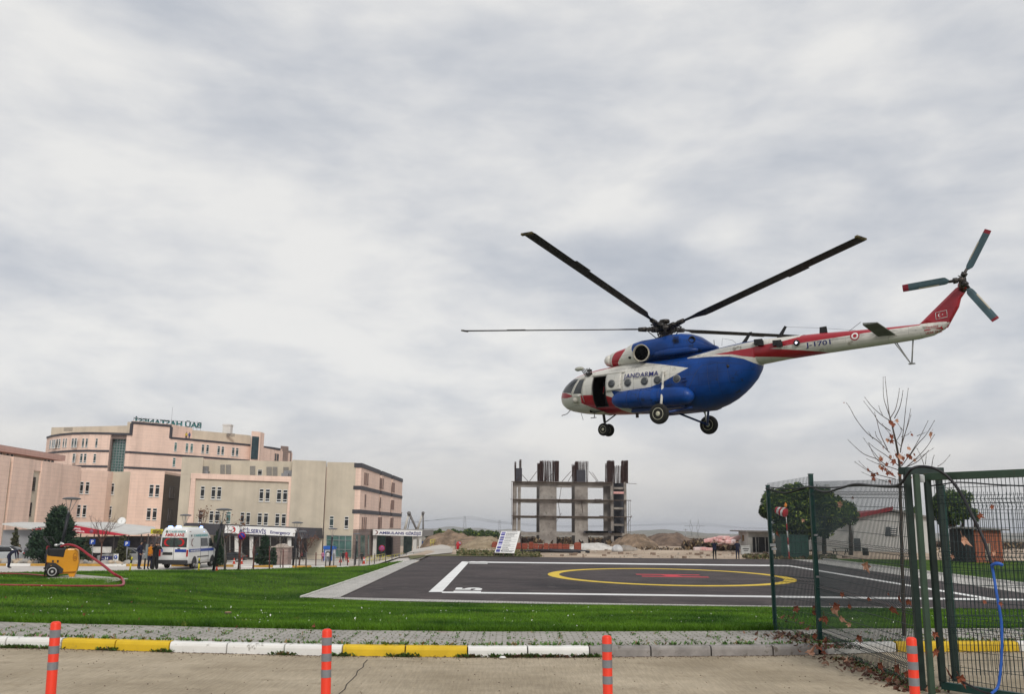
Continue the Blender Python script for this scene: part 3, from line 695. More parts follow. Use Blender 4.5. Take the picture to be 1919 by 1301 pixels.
# glazed stair strip
gl = MB(); ga, gb_ = gp(209, 200.2), gp(234.8, 200.6); zg0, zg1 = zat(222, 885, 200.4), zat(222, 823.5, 200.4)
gl.prism([ga, gb_, (gb_[0], gb_[1]+.3), (ga[0], ga[1]+.3)], zg0, zg1); glo = gl.build('stair_glazing', pane_g, tw, True)
gf = MB()
for i in range(6): x = ga[0]+(gb_[0]-ga[0])*i/5; gf.box((x, ga[1]-.05+(gb_[1]-ga[1])*i/5, (zg0+zg1)/2), (.08, .1, zg1-zg0))
for i in range(13): z = zg0+(zg1-zg0)*i/12; gf.box(((ga[0]+gb_[0])/2, (ga[1]+gb_[1])/2-.22, z), (gb_[0]-ga[0], .1, .07))
gf.build('glazing_bars', mat('aluminium', (.42, .45, .45), .4, metal=.5, var=0), tw, True)
mb = MB(); mb.prism([gp(205.5, 199), gp(235.4, 199.6), (gb_[0]+.4, 201.8), (ga[0]-.6, 201.8)], zg1, zT1-.4); mb.prism([gp(205, 198.6), gp(208.7, 198.9), (ga[0]-.02, 201.8), (ga[0]-.9, 201.8)], zbase, zg1-.002); mb.prism([gp(208, 202), gp(236, 202), gp(236, 204), gp(208, 204)], zbase, zg1-.1)
mb.build('stair_recess', brown, tw, True)
bd = MB()
z1a, z1b = zat(200, 811, 198.5), zat(200, 814.8, 198.5)
band(bd, TF, z1b, z1a)
band(bd, T2, z1b-.1, z1a-.1); 
z2a, z2b = zat(200, 844, 198.5), zat(200, 847.6, 198.5)
band(bd, TF[:6], z2b, z2a); band(bd, [gp(235.5, 199.4), TF[6]]+T2, z2b-.1, z2a-.1)
z3a, z3b = zat(200, 873, 198.5), zat(200, 876.7, 198.5)
band(bd, TF[:6], z3b, z3a); band(bd, [gp(235.5, 199.4), TF[6]]+T2, z3b-.1, z3a-.1)
zt_ = zat(244.8, 790, 199.5)
cblk = [TF[6], T2[0]]
band(bd, cblk, zt_-.5, zt_, -.4, .16)
for q in (TF[6], T2[0]): bd.box((q[0], q[1]-.0, (z1b+zt_)/2-.25), (.55, .5, zt_-z1b-.52), mi=0)
bd.build('dark_band', darkb, tw, True)
up = MB()
za = zat(150, 797, 206)
up.prism([gp(92.5, 212), gp(236, 206), gp(236, 214), gp(92.5, 224)], zT1-.3, za)
up.prism([gp(234.6, 205.6), gp(243.5, 205.6), gp(243.5, 212), gp(234.6, 212)], zT1-.3, za+.8)
zb_ = zat(360, 805.5, 216)
up.prism([gp(318.5, 213), gp(468, 229), gp(470, 240), gp(318.5, 240)], zT1-.35, zb_)
up.build('roof_storey', beige, tw, True)
tr = MB(); F9 = [gp(469.5, 222.3), gp(486.5, 224.2)]
tr.prism([F9[0], F9[1], (F9[1][0]+.1, 227.4), (F9[0][0], 227.4)], zbase, zat(470, 808.5, 222.5)); tr.build('end_tower', pink, tw, True)
g9 = MB(); q0, q1 = gp(471.5, 222.4), gp(484.5, 223.8); g9.prism([q0, q1, (q1[0], q1[1]-.12), (q0[0], q0[1]-.12)], zat(478, 861, 223), zat(478, 818.5, 223)); g9.build('end_glazing', mat('blue_glass', (.02, .045, .055), .15, var=.3, scale=.8), tw, True)
e2 = MB(); E2 = [gp(483, 232), gp(510, 237), gp(525, 241)]
e2.prism(E2+[(E2[2][0], 255), (E2[0][0], 255)], zbase, zat(484, 835.5, 232)); e2.build('rear_wing', pink, tw, True)
e3 = MB(); band(e3, E2, zat(484, 839, 232), zat(484, 835, 232)); e3.build('dark_band', darkb, tw, True)
e4 = MB(); e4.prism([gp(526, 243), gp(540.5, 245), gp(541, 255), gp(526, 255)], zbase, zat(530, 836, 243)); e4.prism([gp(541, 248), gp(547, 249), gp(547, 256), gp(541, 256)], zbase, zat(543, 845, 248)); e4.build('rear_stair', brown, tw, True)
e5 = MB(); p_ = P(427, 800, 225); e5.box((p_.x, p_.y, zb_+.9), (1.9, 2, 2.0)); e5.box((p_.x, p_.y, zb_+2.05), (2.1, 2.2, .35)); e5.build('roof_hut', white_wall, tw, True)
vb = MB()
for px, py, D in ((129, 805.5, 208.5), (433, 816, 224)):
    q = P(px, py, D)
    for k in range(5): vb.box((q.x, q.y-.3, q.z-.35+k*.17), (2.0, .15, .06))
vb.build('roof_vent', darkb, tw, True, split=True)
for A, B, it in ((TF[3], TF[4], [(138, 141.5, 821.5, 839.5), (142.3, 145.8, 821.5, 839.5)]), (TF[4], TF[5], [(152.5, 156.5, 822, 838.5), (158, 162, 822, 838.5), (178.5, 182.5, 822, 838.5)]), (TF[2], TF[3], [(117.5, 120.5, 822.5, 839), (121.5, 124.5, 822.5, 839)])):
    pass
def segfac(pts, px):
    for a, b in zip(pts, pts[1:]):
        pa, pb = a[0]/a[1]*FPX+960, b[0]/b[1]*FPX+960
        if px <= pb+.5: return Fac(a, b)
    return Fac(pts[-2], pts[-1])
for x0, y0, y1 in ((92, 826, 841), (96.5, 825, 840.3), (99.5, 825, 840.3), (105, 823.5, 839.8), (109, 823.2, 839.6), (117, 822.4, 838.8), (121.5, 822.2, 838.8), (133.4, 822, 838.8), (138.8, 821.8, 838.8), (152.8, 822, 838.8), (159.5, 822, 838.8), (177.8, 822, 839)):
    win(tw, segfac(TF, x0), x0+.3, x0+4.4*(1 if x0 > 130 else .72), y0, y1, 'm')
for x0, y0, y1 in ((135.5, 850.5, 867), (149.5, 850.5, 867.5), (156.5, 850.5, 867.5), (174.3, 851, 868)):
    win(tw, segfac(TF, x0), x0, x0+4.8, y0, y1, 'm')
for x0, y0, y1 in ((325.6, 829.3, 846.3), (346.8, 831, 847.9), (355.8, 831.6, 848.2), (376.8, 833.2, 850), (385.5, 833.9, 850.6), (406.4, 836.2, 852.6), (414, 837, 853.2), (433.6, 839, 855), (441, 839.8, 855.6)):
    win(tw, segfac(T2, x0), x0, x0+5.0, y0, y1, 'g' if x0 < 360 else 'm')
win(tw, segfac(T2, 323), 322.6, 327.8, 858, 875, 'g')
for x0, y0, y1 in ((498.5, 847.5, 862), (504, 848.3, 862.5), (513.6, 850.3, 863.5), (518.2, 851, 864)): win(tw, Fac(E2[0], E2[1]) if x0 < 509 else Fac(E2[1], E2[2]), x0, x0+3.4, y0, y1, 'd')
# rooftop letters, facing away from the camera
rs = thing('rooftop_sign', 'big green letters on a frame on the far block roof, mirrored from behind', 'sign', (*gp(315, 212), zT1))
A = P(250.5, 797.5, 211); B = P(364, 799.8, 219); lu = (A-B); lu.z = 0
ll = lu.length; zlet = zat(340, 800.5, 217); hh = zat(340, 788.5, 217)-zlet
A2 = Vector((A.x, A.y, 0)); B2 = Vector((B.x, B.y, 0))
B3 = A2+(B2-A2)*1.118
tm = text('BAÜ HASTANESİ', 'letters', mat('sign_green', (.02, .21, .21), .5, var=0), (B3.x, B3.y, zlet), (A2-B3), (0, 0, 1), (A2-B3).length, hh*1.16, rs, bold=.03, thick=.25)
fr = MB(); U = (A2-B3)
for k in range(2): fr.box(((A2.x+B3.x)/2, (A2.y+B3.y)/2-.3, zlet+hh*(.08+.8*k)), (U.length, .07, .07), atan2(U.y, U.x))
for i in range(19): q = B3+U*(i/18); fr.box((q.x, q.y-.3, (zT1+zlet+hh)/2), (.06, .06, zlet+hh-zT1))
fr.build('frame', steel_g, rs, True)
an = thing('roof_antenna', 'thin whip antenna rising from the roof of the far pink block', 'antenna', (*gp(320.5, 209), zT1))
mb = MB(); q = P(320.5, 800, 209); mb.tube([(q.x, q.y, zT1), (q.x, q.y, zat(321.5, 763, 209))], [.07, .03], 6); mb.build('mast', steel_g, an, True); mb = MB(); mb.box((q.x, q.y, zT1+.1), (.5, .5, .2)); mb.build('foot', steel_g, an, True)
GPY = 872
# ---- left wing ------------------------------------------------------
lw = thing('hospital_wing', 'pink clad hospital wing at the left edge with overhanging roof and tall vertical bays', 'building', (*gp(60, 150), -4))
F0 = [(-77.5, 128), (-73.0, 155)]
f0 = Fac((P(0, 986, 131).x, 131), (P(135, 986, 153).x, 153))
LA, LB = Vector(gp(-90, 119)), Vector(gp(151, 156.5))
def lp2(t, d=0):
    q = LA+(LB-LA)*t; u = (LB-LA).normalized(); n_ = Vector((u.y, -u.x)); 
    if n_.dot(-LA) < 0: n_ = -n_
    return (q.x+n_.x*d, q.y+n_.y*d)
def tpx(px):   # parameter along the wing line for an image column
    r_ = ray(px, GPY); s_ = r_.x/r_.y; d = LB-LA; return (s_*LA.y-LA.x)/(d.x-s_*d.y)
zlow = zat(60, 861, 138.5)
mb = MB(); mb.prism([lp2(0), lp2(1), lp2(1, -14), lp2(0, -14)], -5, zlow-.1)
def bay(p0, p1, d, zt=None): mb.prism([lp2(tpx(p0), d), lp2(tpx(p1), d), lp2(tpx(p1), -.5), lp2(tpx(p0), -.5)], -5, zt or zlow)
bay(-85, 12, .5); bay(18, 58.5, .5); bay(74, 114, .42); bay(116, 151, .15)
mb.prism([lp2(tpx(58.5), .3), lp2(tpx(74), .3), lp2(tpx(74), -.5), lp2(tpx(59), -.5)], zat(66, 882, 139), zlow)
mb.build('wall', pink, lw, True)
mb = MB(); mb.prism([lp2(tpx(12), .15), lp2(tpx(18), .15), lp2(tpx(18), -.4), lp2(tpx(12), -.4)], -5, zlow-.2); mb.prism([lp2(tpx(59.2), .12), lp2(tpx(73.8), .12), lp2(tpx(73.8), -.4), lp2(tpx(59.2), -.4)], -5, zat(66, 882, 139)-.01)
mb.prism([lp2(0, -3), lp2(tpx(122), -3), lp2(tpx(122), -13), lp2(0, -13)], zlow-.1, zat(60, 851, 144)); mb.build('recess_wall', beige, lw, True)
mb = MB(); zr = zat(60, 852.5, 139.5); mb.prism([lp2(-.02, -1.2), lp2(tpx(137), -1.4), lp2(tpx(137), -14), lp2(-.02, -14)], zr, zat(60, 841.5, 139.5)); mb.build('roof', brickmat('dusky_pink', (.52, .33, .28), (.50, .32, .27), (.36, .23, .19), 1.5, .6, .03, 'wall', .8, .2, offset=0), lw, True)
fw_ = Fac(lp2(0, .16), lp2(1, .16))
winb(lw, fw_, [(54.8, 64.2, 894, 920), (47.5, 57, 942, 968)], 'd')
f2_ = Fac(lp2(0, -3), lp2(1, -3))
winb(lw, f2_, [(-2, 3, 843, 855), (10, 16, 847, 858), (18, 24, 848, 859), (81, 86, 858, 867), (88, 93, 859, 868), (95, 100, 860, 869)], 'm')
GPY = 884
# ---- middle wing ----------------------------------------------------
mw = thing('hospital_wing', 'pink and beige hospital wing with stepped facade behind the cafeteria roof', 'building', (*gp(230, 166), -4))
mb = MB()
a0, a1, a2, a3, a4 = gp(150.5, 157), gp(202.5, 162.5), gp(245, 163.5), gp(309, 165), gp(334, 176)
mb.prism([a0, a1, (a1[0]+.1, 168), (a0[0], 168)], -6, zat(180, 881.8, 160)); mb.prism([gp(245, 163), a3, (a3[0], 176), (gp(245, 163)[0], 176)], -6, zat(280, 883.5, 164.3)); mb.build('wall', pink, mw, True)
mb = MB(); mb.prism([gp(202.5, 164.5), gp(245, 164.8), gp(245, 176), gp(202.5, 176)], -6, zat(225, 884.5, 164.6)); mb.build('wall', beige, mw, True)
mb = MB(); q3 = gp(309, 165.05); mb.prism([(q3[0]+.02, q3[1]), gp(335, 172), gp(335, 182), (q3[0]+.02, 182)], -6, zat(315, 890, 167)); mb.build('side_wall', mat('shaded_render', (.12, .10, .08), .9, var=.1), mw, True)  # receding face: beige render with its shade put into the colour
F1 = Fac(a0, a1); winb(mw, F1, [(148, 154.5, 903, 925.8), (158.5, 165.5, 903.5, 926), (142.3, 149, 946.3, 969.5), (153, 160, 947, 969.8)])
F2 = Fac(gp(202.5, 164.5), gp(245, 164.8)); winb(mw, F2, [(205, 213, 906, 927.5), (200.5, 208.3, 949, 971)])
F3 = Fac(gp(245, 163), a3); winb(mw, F3, [(278.6, 286.6, 908.5, 931.6), (289.8, 297.6, 909, 932), (273.8, 281.6, 952.5, 975), (284.8, 292.8, 953, 975.4)])
F4 = Fac(q3, gp(335, 172)); winb(mw, F4, [(316, 320, 911.5, 934), (321.8, 325.8, 911.8, 933.5), (312.5, 316.5, 954, 976), (318, 322, 954, 976)], 'd')
GPY = 875
# ---- emergency block ------------------------------------------------
em = thing('emergency_block', 'beige hospital block with pink picture-frame band and pink banded end facing the helipad', 'building', (*gp(500, 168), -4.1))
q = lambda px: interp(px, [(333, 157.5), (551, 161.5), (610, 163), (667, 165)])
zc0 = zat(470, 861.5, q(470)+3); zc1 = zat(580, 863.8, q(580))
E0, E1, E2_, E3 = gp(337, q(337)), gp(551, q(551)), gp(611, q(611)), gp(667, 165)
mb = MB()
mb.prism([gp(340, 158.3), gp(380, 159.3), gp(381, 170), gp(340, 170)], zat(470, 891.5, 160)+.01, zat(350, 857.5, 159)); mb.prism([gp(340, 158.3), gp(359, 158.8), gp(359, 170), gp(340, 170)], -6, zat(470, 891.5, 160))
mb.prism([gp(380, 163.2), gp(549, 165.8), gp(549, 176), gp(380, 174)], -6, zat(470, 864, 165))
mb.prism([gp(345, 158.9), E1, gp(551, 170), gp(381, 170)], -6, zat(450, 891.5, 160))
mb.prism([gp(547.5, 160.8), E2_, gp(612, 172), gp(547.5, 172)], -6, zat(580, 863.5, 162))
mb.prism([(E2_[0]+.002, E2_[1]+.9), E3, (E3[0], 220), (E2_[0], 220)], -6, zat(640, 867, 164.5))
mb.build('wall', beige, em, True)
# pink frame
mb = MB(); fe = Fac(gp(345, 158.9), E1)
def fbar(x0, y0, x1, y1, x2, y2, x3, y3, d=.35):
    pts = [fe.hit(x0, y0), fe.hit(x1, y1), fe.hit(x2, y2), fe.hit(x3, y3)]; mb.extr([p+fe.n*d for p in pts], -fe.n*(d+.1))
fbar(359, 887.5, 550.5, 894.2, 550, 904.2, 358, 897.2)
fbar(359, 897.3, 367.2, 897.6, 362, 990, 350.5, 990)
fbar(541.5, 903.9, 550, 904.3, 545, 992, 536.5, 992)
mb.build('frame_band', pink, em, True)
fe2 = fe
ew = [(375, 382.5, 911.5, 935.5), (395.3, 403, 912.5, 936.2), (406, 414, 912.8, 936.6), (485.3, 493, 916.5, 940.2), (496.8, 505, 917, 940.6), (518, 526.5, 918, 941.8), (529.6, 537.8, 918.3, 942), (371.3, 378.5, 957, 980), (391.5, 399, 958, 981, 'w'), (402, 410.5, 958.3, 981.5), (423, 431.5, 959, 982.6, 'g'), (449.5, 457, 960.5, 984), (460.5, 468, 961, 984.3), (482, 490, 962, 985), (493.5, 501.5, 962.3, 985.4), (515, 523, 963.3, 986.4), (527, 535, 963.6, 986.8)]
winb(em, fe2, ew)
fr_ = Fac(E2_, E3); winb(em, Fac((E2_[0], E2_[1]+.9), (E3[0], E3[1])), [(617, 624.6, 967.5, 990.5, 'm'), (645, 652.4, 968.5, 991.5)])
# upper recessed storey details
fu = Fac(gp(380, 163.2), gp(549, 165.8)); mb = MB()
for x0, x1, y0, y1 in ((413, 421.5, 871.5, 889), (423.5, 433, 871.5, 889), (468.5, 478.5, 874, 891), (499.5, 509.5, 875.5, 892), (511, 520, 875.5, 892.5), (531, 541, 876, 893)):
    a, b = fu.hit(x0, y1), fu.hit(x1, y0); a2, b2_ = fu.hit(x1, y1), fu.hit(x0, y0); mb.extr([p+fu.n*.12 for p in (a, a2, b, b2_)], -fu.n*.2)
mb.build('louvre_panel', mat('louvre_grey', (.22, .205, .185), .7, var=.1), em, True, split=True)
win(em, fu, 482.5, 491, 880.5, 892, 'w')
ac = MB()
for px, py, D, s_ in ((379, 882, 160.4, 1.6), (383, 889, 160, 1.2), (540, 890, 163, 1.6), (533, 893, 162.5, 1.2), (546, 887, 163.4, 1.0)):
    p_ = P(px, py, D); ac.box((p_.x, p_.y+.6, p_.z), (s_, 1, s_*.9))
ac.build('rooftop_unit', steel_g, em, True, split=True)
# pink end: three stepped bays running away from the camera
Dn = [165, 188, 205, 220]; bx = [E3, ]
endp = [(E3[0], 165), (P(706.5, 986, 189).x, 189), (P(727, 986, 205).x, 205), (P(745, 986, 221).x, 221)]
ztop = zat(667, 868.8, 165); zs = [zat(664, y, 165.2) for y in (876.5, 911, 918, 955.5, 963, 992.5)]
eb = MB(); db = MB(); br_ = MB()
prev = endp[0]
X0 = endp[0][0]
for i in range(3):
    y0, y1 = endp[i][1], endp[i+1][1]-(2.6 if i < 2 else 0); fx = X0+(y0-165)*.0158; f1_ = X0+(y1-165)*.0158; xl = X0-14
    e_ = .0 if i else .02
    eb.prism([(xl if i else X0-.3, y0+e_), (fx+1.0, y0+e_), (f1_+1.0, y1), (xl, y1)], zs[5], ztop)
    br_.prism([(xl if i else X0-.3, y0+.02), (fx+.96, y0+.02), (f1_+.96, y1), (xl, y1)], -6.5, zs[5]-.004)
    for za_, zb2 in ((ztop-.75, ztop+.05), (zs[2], zs[1]), (zs[4], zs[3])):
        a_ = (fx+1.0, y0-.1); b_ = (f1_+1.0, y1+.05)
        db.prism([(a_[0]-1.3 if i == 0 else a_[0]-6, a_[1]), (a_[0]+.12, a_[1]), (b_[0]+.12, b_[1]), (b_[0]-.4, b_[1]), (a_[0]-.4, a_[1]+.3)], za_, zb2)
    if i < 2: db.box((f1_+.1, y1+1.3, (zs[5]+ztop)/2), (.5, 2.5, ztop-zs[5]-.1), mi=1)
eb.build('wall', pink, em, True); br_.build('plinth', brown, em, True); db.build('dark_band', [darkb, brown], em, True)
def endwin(i, px0, px1, y0, y1, k='d'):
    ya, yb = endp[i][1], endp[i+1][1]
    F = Fac((X0+1.02+(ya-165)*.0158, ya), (X0+1.02+(yb-165)*.0158, yb)); win(em, F, px0, px1, y0, y1, k)
slotm = mat('slot_glass', (.09, .055, .05), .4, var=.1)
WP['s'] = win_proto(mat('slot_frame', (.20, .13, .11), .7, var=0), slotm, (.5,))
for i, L in ((0, [(682.2, 683.4, 886, 908), (684.8, 686.2, 886.6, 908.4), (688, 689.4, 887.4, 909), (683, 684.8, 927, 949.5), (677.6, 679, 970, 992), (681, 682.4, 970, 992), (684.4, 685.8, 970, 992)]), (1, [(711.5, 712.6, 896, 915.4), (714, 715.2, 896.6, 915.8), (716.8, 718, 897.4, 916.2), (711.8, 713, 932.5, 952), (708, 709.2, 970, 989.6), (710.8, 712, 970, 989.6), (713.4, 714.6, 970, 989.8)]), (2, [(734, 735, 904.6, 922), (736, 737, 905, 922.4), (738, 739, 905.4, 922.8), (732.8, 733.8, 937.6, 955), (734.8, 735.8, 937.8, 955), (736.8, 737.8, 938, 955.2), (731.3, 732.3, 971, 988.6), (733.3, 734.3, 971, 988.6), (735.3, 736.3, 971, 988.6)])):
    for a_ in L: endwin(i, *a_, 's')
# ground floor glazing beside the cash machines
mb = MB(); fg = Fac((E2_[0], E2_[1]+.85), (E3[0]-.05, E3[1]-.05)); c4 = [fg.hit(x, y) for x, y in ((612, 1043), (658, 1045), (659, 1005), (612, 1004))]
mb.extr([p+fg.n*.05 for p in c4], -fg.n*.1); mb.build('shopfront_glass', pane_g, em, True)
mb = MB()
for i in range(5):
    a_, b_ = c4[0]+(c4[1]-c4[0])*i/4, c4[3]+(c4[2]-c4[3])*i/4; mb.tube([a_+fg.n*.12, b_+fg.n*.12], .06, 4)
for t_ in (0, .35, .78, 1): mb.tube([c4[0]+(c4[3]-c4[0])*t_+fg.n*.14, c4[1]+(c4[2]-c4[1])*t_+fg.n*.14], .06, 4)
mb.build('shopfront_frame', mat('frame_grey', (.30, .33, .33), .5, var=0), em, True)
fb = Fac((X0+.99, 165), (X0+.99+.38, 189)); mb = MB()
for a_ in ((667.5, 670, 1004, 1046), (676, 683, 1004, 1043), (689.5, 691, 1004, 1040)):
    pts = [fb.hit(a_[0], a_[3]), fb.hit(a_[1], a_[3]-1), fb.hit(a_[1], a_[2]), fb.hit(a_[0], a_[2])]; mb.extr([p+fb.n*.08 for p in pts], -fb.n*.1)
mb.build('side_glazing', pane_g, em, True, split=True)
GPY = 992
# entrance portico with the long sign
pf = Fac(gp(349, 151), gp(592, 158.5))
pt = thing('entrance_portico', 'dark flat portico with white columns under the emergency sign', 'portico', (*gp(470, 156), -4.05))
mb = MB()
def bx2(F, x0, x1, y0, y1, dep, out=0):
    pts = [F.hit(x0, y1), F.hit(x1, y1), F.hit(x1, y0), F.hit(x0, y0)]; mb.extr([p+F.n*out for p in pts], -F.n*dep)
l0 = pf.hit(346, 981); 
pts = [pf.hit(346, 1001.5), pf.hit(592, 1010.5), pf.hit(592, 990.5), pf.hit(346, 980.5)]
mb.extr(pts, Vector((.3, 6.0, 0))); mb.build('fascia', darkb, pt, True)
mb = MB()
for x0 in (440, 468, 539): bx2(Fac(gp(349, 151.5), gp(592, 159)), x0, x0+7, 1003, 1046, .8)
mb.build('column', white_wall, pt, True, split=True)
mb = MB(); bx2(Fac(gp(349, 156.4), gp(592, 161.4)), 400, 575, 1004, 1045, .1, .0); mb.build('lobby_glass', mat('lobby_glass', (.018, .018, .022), .2, scale=.35, col2=(.09, .075, .07)), pt, True)
mb = MB()
for x0 in (412, 430, 452, 486, 506, 524, 560): bx2(Fac(gp(349, 156.2), gp(592, 161.2)), x0, x0+1.6, 1004, 1045, .12)
mb.build('mullion', frame_w, pt, True, split=True)
sg = thing('emergency_sign', 'long white sign with red crescent reading ACİL SERVİS Emergency over the portico', 'sign', pf.hit(421, 1003)+pf.n*.2)
mb = MB(); sgF = Fac(gp(349, 150.7), gp(592, 158.2))
pts = [sgF.hit(420.8, 999.5), sgF.hit(555, 1006.3), sgF.hit(556, 990.8), sgF.hit(421.8, 985.2)]; mb.extr(pts, sgF.n*-.22); mb.build('board', mat('sign_white', (.78, .78, .77), .5, var=.02, scale=1), sg, True)
navy = mat('navy_lettering', (.02, .02, .16), .5, var=0); redm = mat('crescent_red', (.50, .015, .02), .5, var=0)
su = (pts[1]-pts[0]); sl_ = su.length; su.normalize(); sH = (pts[3]-pts[0]).length; zup = Vector((0, 0, 1))
def on(a, b): return pts[0]+su*(sl_*a)+Vector((0, 0, 1))*(sH*b)
text('ACİLSERVİS', 'lettering', navy, on(.195, .14), su, zup, sl_*.375, sH*.74, sg, bold=.022, out=.03)
text('Emergency', 'lettering', navy, on(.63, .10), su, zup, sl_*.285, sH*.52, sg, bold=.022, out=.03)
mb = MB(); crescent(mb, on(.105, .5), -su, zup, sH*.40, sH*.34, sH*.13, .0)
for i in range(len(mb.v)): mb.v[i] = tuple(Vector(mb.v[i])+sgF.n*.03)
mb.build('crescent', redm, sg, True, fixn=False)
# ambulance entrance canopy
cy_ = thing('ambulance_canopy', 'grey portal canopy over the ambulance entrance at the far end of the building', 'canopy', (*gp(745, 190), ground(*gp(745, 190))))
cf = Fac(gp(698, 178), gp(791, 181)); mb = MB()
pts = [cf.hit(698, 1004), cf.hit(791, 1006.5), cf.hit(792, 994.5), cf.hit(698, 992.5)]; 
mb.extr(pts, Vector((0, 26, 0))); mb.build('roof', mat('canopy_grey', (.28, .27, .26), .7, var=.1), cy_, True)
mb = MB()
for x0, x1, D in ((700, 706, 178.8), (774.5, 781.5, 181), (786, 790.5, 181)):
    a_, b_ = gp(x0, D), gp(x1, D); mb.prism([a_, b_, (b_[0], b_[1]+1), (a_[0], a_[1]+1)], -6, pts[0].z+.02)
for x0, x1, D in ((762, 768, 204),): a_, b_ = gp(x0, D), gp(x1, D); mb.prism([a_, b_, (b_[0], b_[1]+1), (a_[0], a_[1]+1)], -6, pts[0].z+.02)
mb.build('column', white_wall, cy_, True, split=True)
mb = MB()
for x0, x1, D in ((706.5, 723, 184), (757, 773, 186)):
    a_, b_ = gp(x0, D), gp(x1, D); mb.prism([a_, b_, (b_[0], b_[1]+.15), (a_[0], a_[1]+.15)], -6, pts[0].z-.05)
mb.build('glass_screen', pane_g, cy_, True, split=True)
mb = MB(); a_, b_ = gp(724, 195), gp(735, 196); mb.prism([a_, b_, (b_[0], b_[1]+2), (a_[0], a_[1]+2)], -6, -.6); mb.build('dark_doorway', darkb, cy_, True)
sg = thing('ambulance_sign', 'white sign with crescent reading AMBULANS GİRİŞİ on the canopy edge', 'sign', pts[0]-Vector((0, .3, 0)))
cF = Fac(gp(698, 177.7), gp(791, 180.7)); mb = MB()
pts = [cF.hit(699, 1003.5), cF.hit(790.5, 1006), cF.hit(791.5, 995), cF.hit(699.5, 993)]; mb.extr(pts, cF.n*-.2)
mb.build('board', MATS['sign_white'], sg, True); su = (pts[1]-pts[0]); sl_ = su.length; su.normalize(); sH = (pts[3]-pts[0]).length
text('AMBULANS GİRİŞİ', 'lettering', navy, on(.12, .10), su, zup, sl_*.86, sH*.75, sg, bold=.03, out=.03)
mb = MB(); crescent(mb, on(.055, .5), -su, zup, sH*.38, sH*.31, sH*.13, 0)
for i in range(len(mb.v)): mb.v[i] = tuple(Vector(mb.v[i])+cF.n*.03)
mb.build('crescent', mat('maroon', (.16, .03, .03), .5, var=0), sg, True, fixn=False)
# ---- cafeteria ------------------------------------------------------
cf_ = thing('cafeteria', 'low cafeteria with white sheet roof and red tapering fascia below the pink wings', 'building', (*gp(190, 100), -2.4))
wroof = mat('white_roof_sheet', (.56, .55, .52), .6, var=.08, scale=.6)
D0 = 99
mb = MB()
a_, b_, c_ = P(133, 983.5, 98), P(243, 1003.5, 99), P(292, 1001, 101)
d_, e_ = P(205, 981.5, 118), P(292, 991, 118)
mb.extr([P(128, 983, 98), b_, P(258, 1003.2, 99.5), P(292, 998.5, 103), P(290, 990, 118), P(205, 981, 118), P(150, 981, 112)], (0, 0, .14))
mb.extr([P(4, 984, 92), P(60, 993, 92), P(76, 990, 94), P(130, 983.5, 112), P(40, 981, 112)], (0, 0, .14)); mb.build('roof', wroof, cf_, True, split=True)
mb = MB(); pts = [P(60, 994.5, 91.8), P(76, 993, 93), P(76, 989.5, 93), P(60, 993.2, 91.8)]; mb.extr(pts, (0, .15, 0))
pts = [P(128, 999, 97.6), P(232, 1004.5, 98.6), P(243, 1004, 98.8), P(128, 983.2, 97.6)]; mb.extr(pts, (0, .15, 0)); mb.build('red_fascia', mat('fascia_red', (.42, .008, .03), .5, var=.04), cf_, True, split=True)
su = (P(232, 1004.5, 98.6)-P(128, 999, 97.6)).normalized(); zup = Vector((0, 0, 1))
text('DAMAR', 'lettering', white_p, P(134.8, 991.6, 97.4), (P(152, 993.6, 97.4)-P(134.8, 991.6, 97.4)), zup, .98, .17, cf_, bold=.03, out=.12)
text('KAFETERYA', 'lettering', white_p, P(134.8, 996.8, 97.4), (P(159, 998.8, 97.4)-P(134.8, 996.8, 97.4)), zup, 1.38, .17, cf_, bold=.03, out=.12)
mb = MB(); q_ = P(172, 996.5, 97.5); mb.lathe(q_-Vector((0, .05, 0)), (0, -1, 0), [(0, .2), (.03, .2)], 20); mb.build('round_logo', mat('logo_blue_grey', (.25, .10, .16), .5, var=0), cf_, True)
mb = MB(); a_, b_ = gp(135, 99.5), gp(290, 103); mb.prism([a_, b_, (b_[0], 117), (a_[0], 112)], -3.4, .35); mb.build('glass_front', mat('cafe_glass', (.012, .012, .02), .5, scale=.8, col2=(.06, .05, .055)), cf_, True)
mb = MB(); a_, b_ = gp(6, 93), gp(62, 93); mb.prism([a_, b_, gp(84, 101), (a_[0]-1, 108)], -3.4, P(60, 994, 92).z-.02); mb.build('grey_wall', mat('ribbed_grey', (.27, .27, .28), .7, var=.08, scale=.5), cf_, True)
mb = MB(); a_, b_ = gp(138, 98.7), gp(212, 99.8); mb.prism([a_, b_, (b_[0], b_[1]+.1), (a_[0], a_[1]+.1)], zat(170, 1037, 99), zat(170, 1025.5, 99)); mb.build('white_screen', mat('cloth_white', (.62, .60, .57), .8), cf_, True)
mb = MB()
for px in (150, 172, 205, 229, 250, 262, 276): a_ = gp(px, 98.6); mb.box((a_[0], a_[1]+(px-135)*.02, -1.2), (.09, .09, 3.9))
mb.build('post', frame_b, cf_, True, split=True)
ys = thing('notice_board', 'yellow advertising board with dark lettering on the cafeteria roof edge', 'sign', P(293, 1001, 97))
mb = MB(); pts = [P(281.5, 1001, 97), P(305, 1001.5, 97), P(305.5, 992.5, 97), P(282.5, 992, 97)]; mb.extr(pts, (0, .1, 0)); mb.build('board', mat('board_yellow', (.55, .48, .03), .6), ys, True)
mb = MB(); mb.extr([P(280.8, 1001.2, 97), P(282, 1001.2, 97), P(283, 991.8, 97), P(281.8, 991.8, 97)], (0, .12, 0)); mb.build('white_edge', white_p, ys, True)
mb = MB()
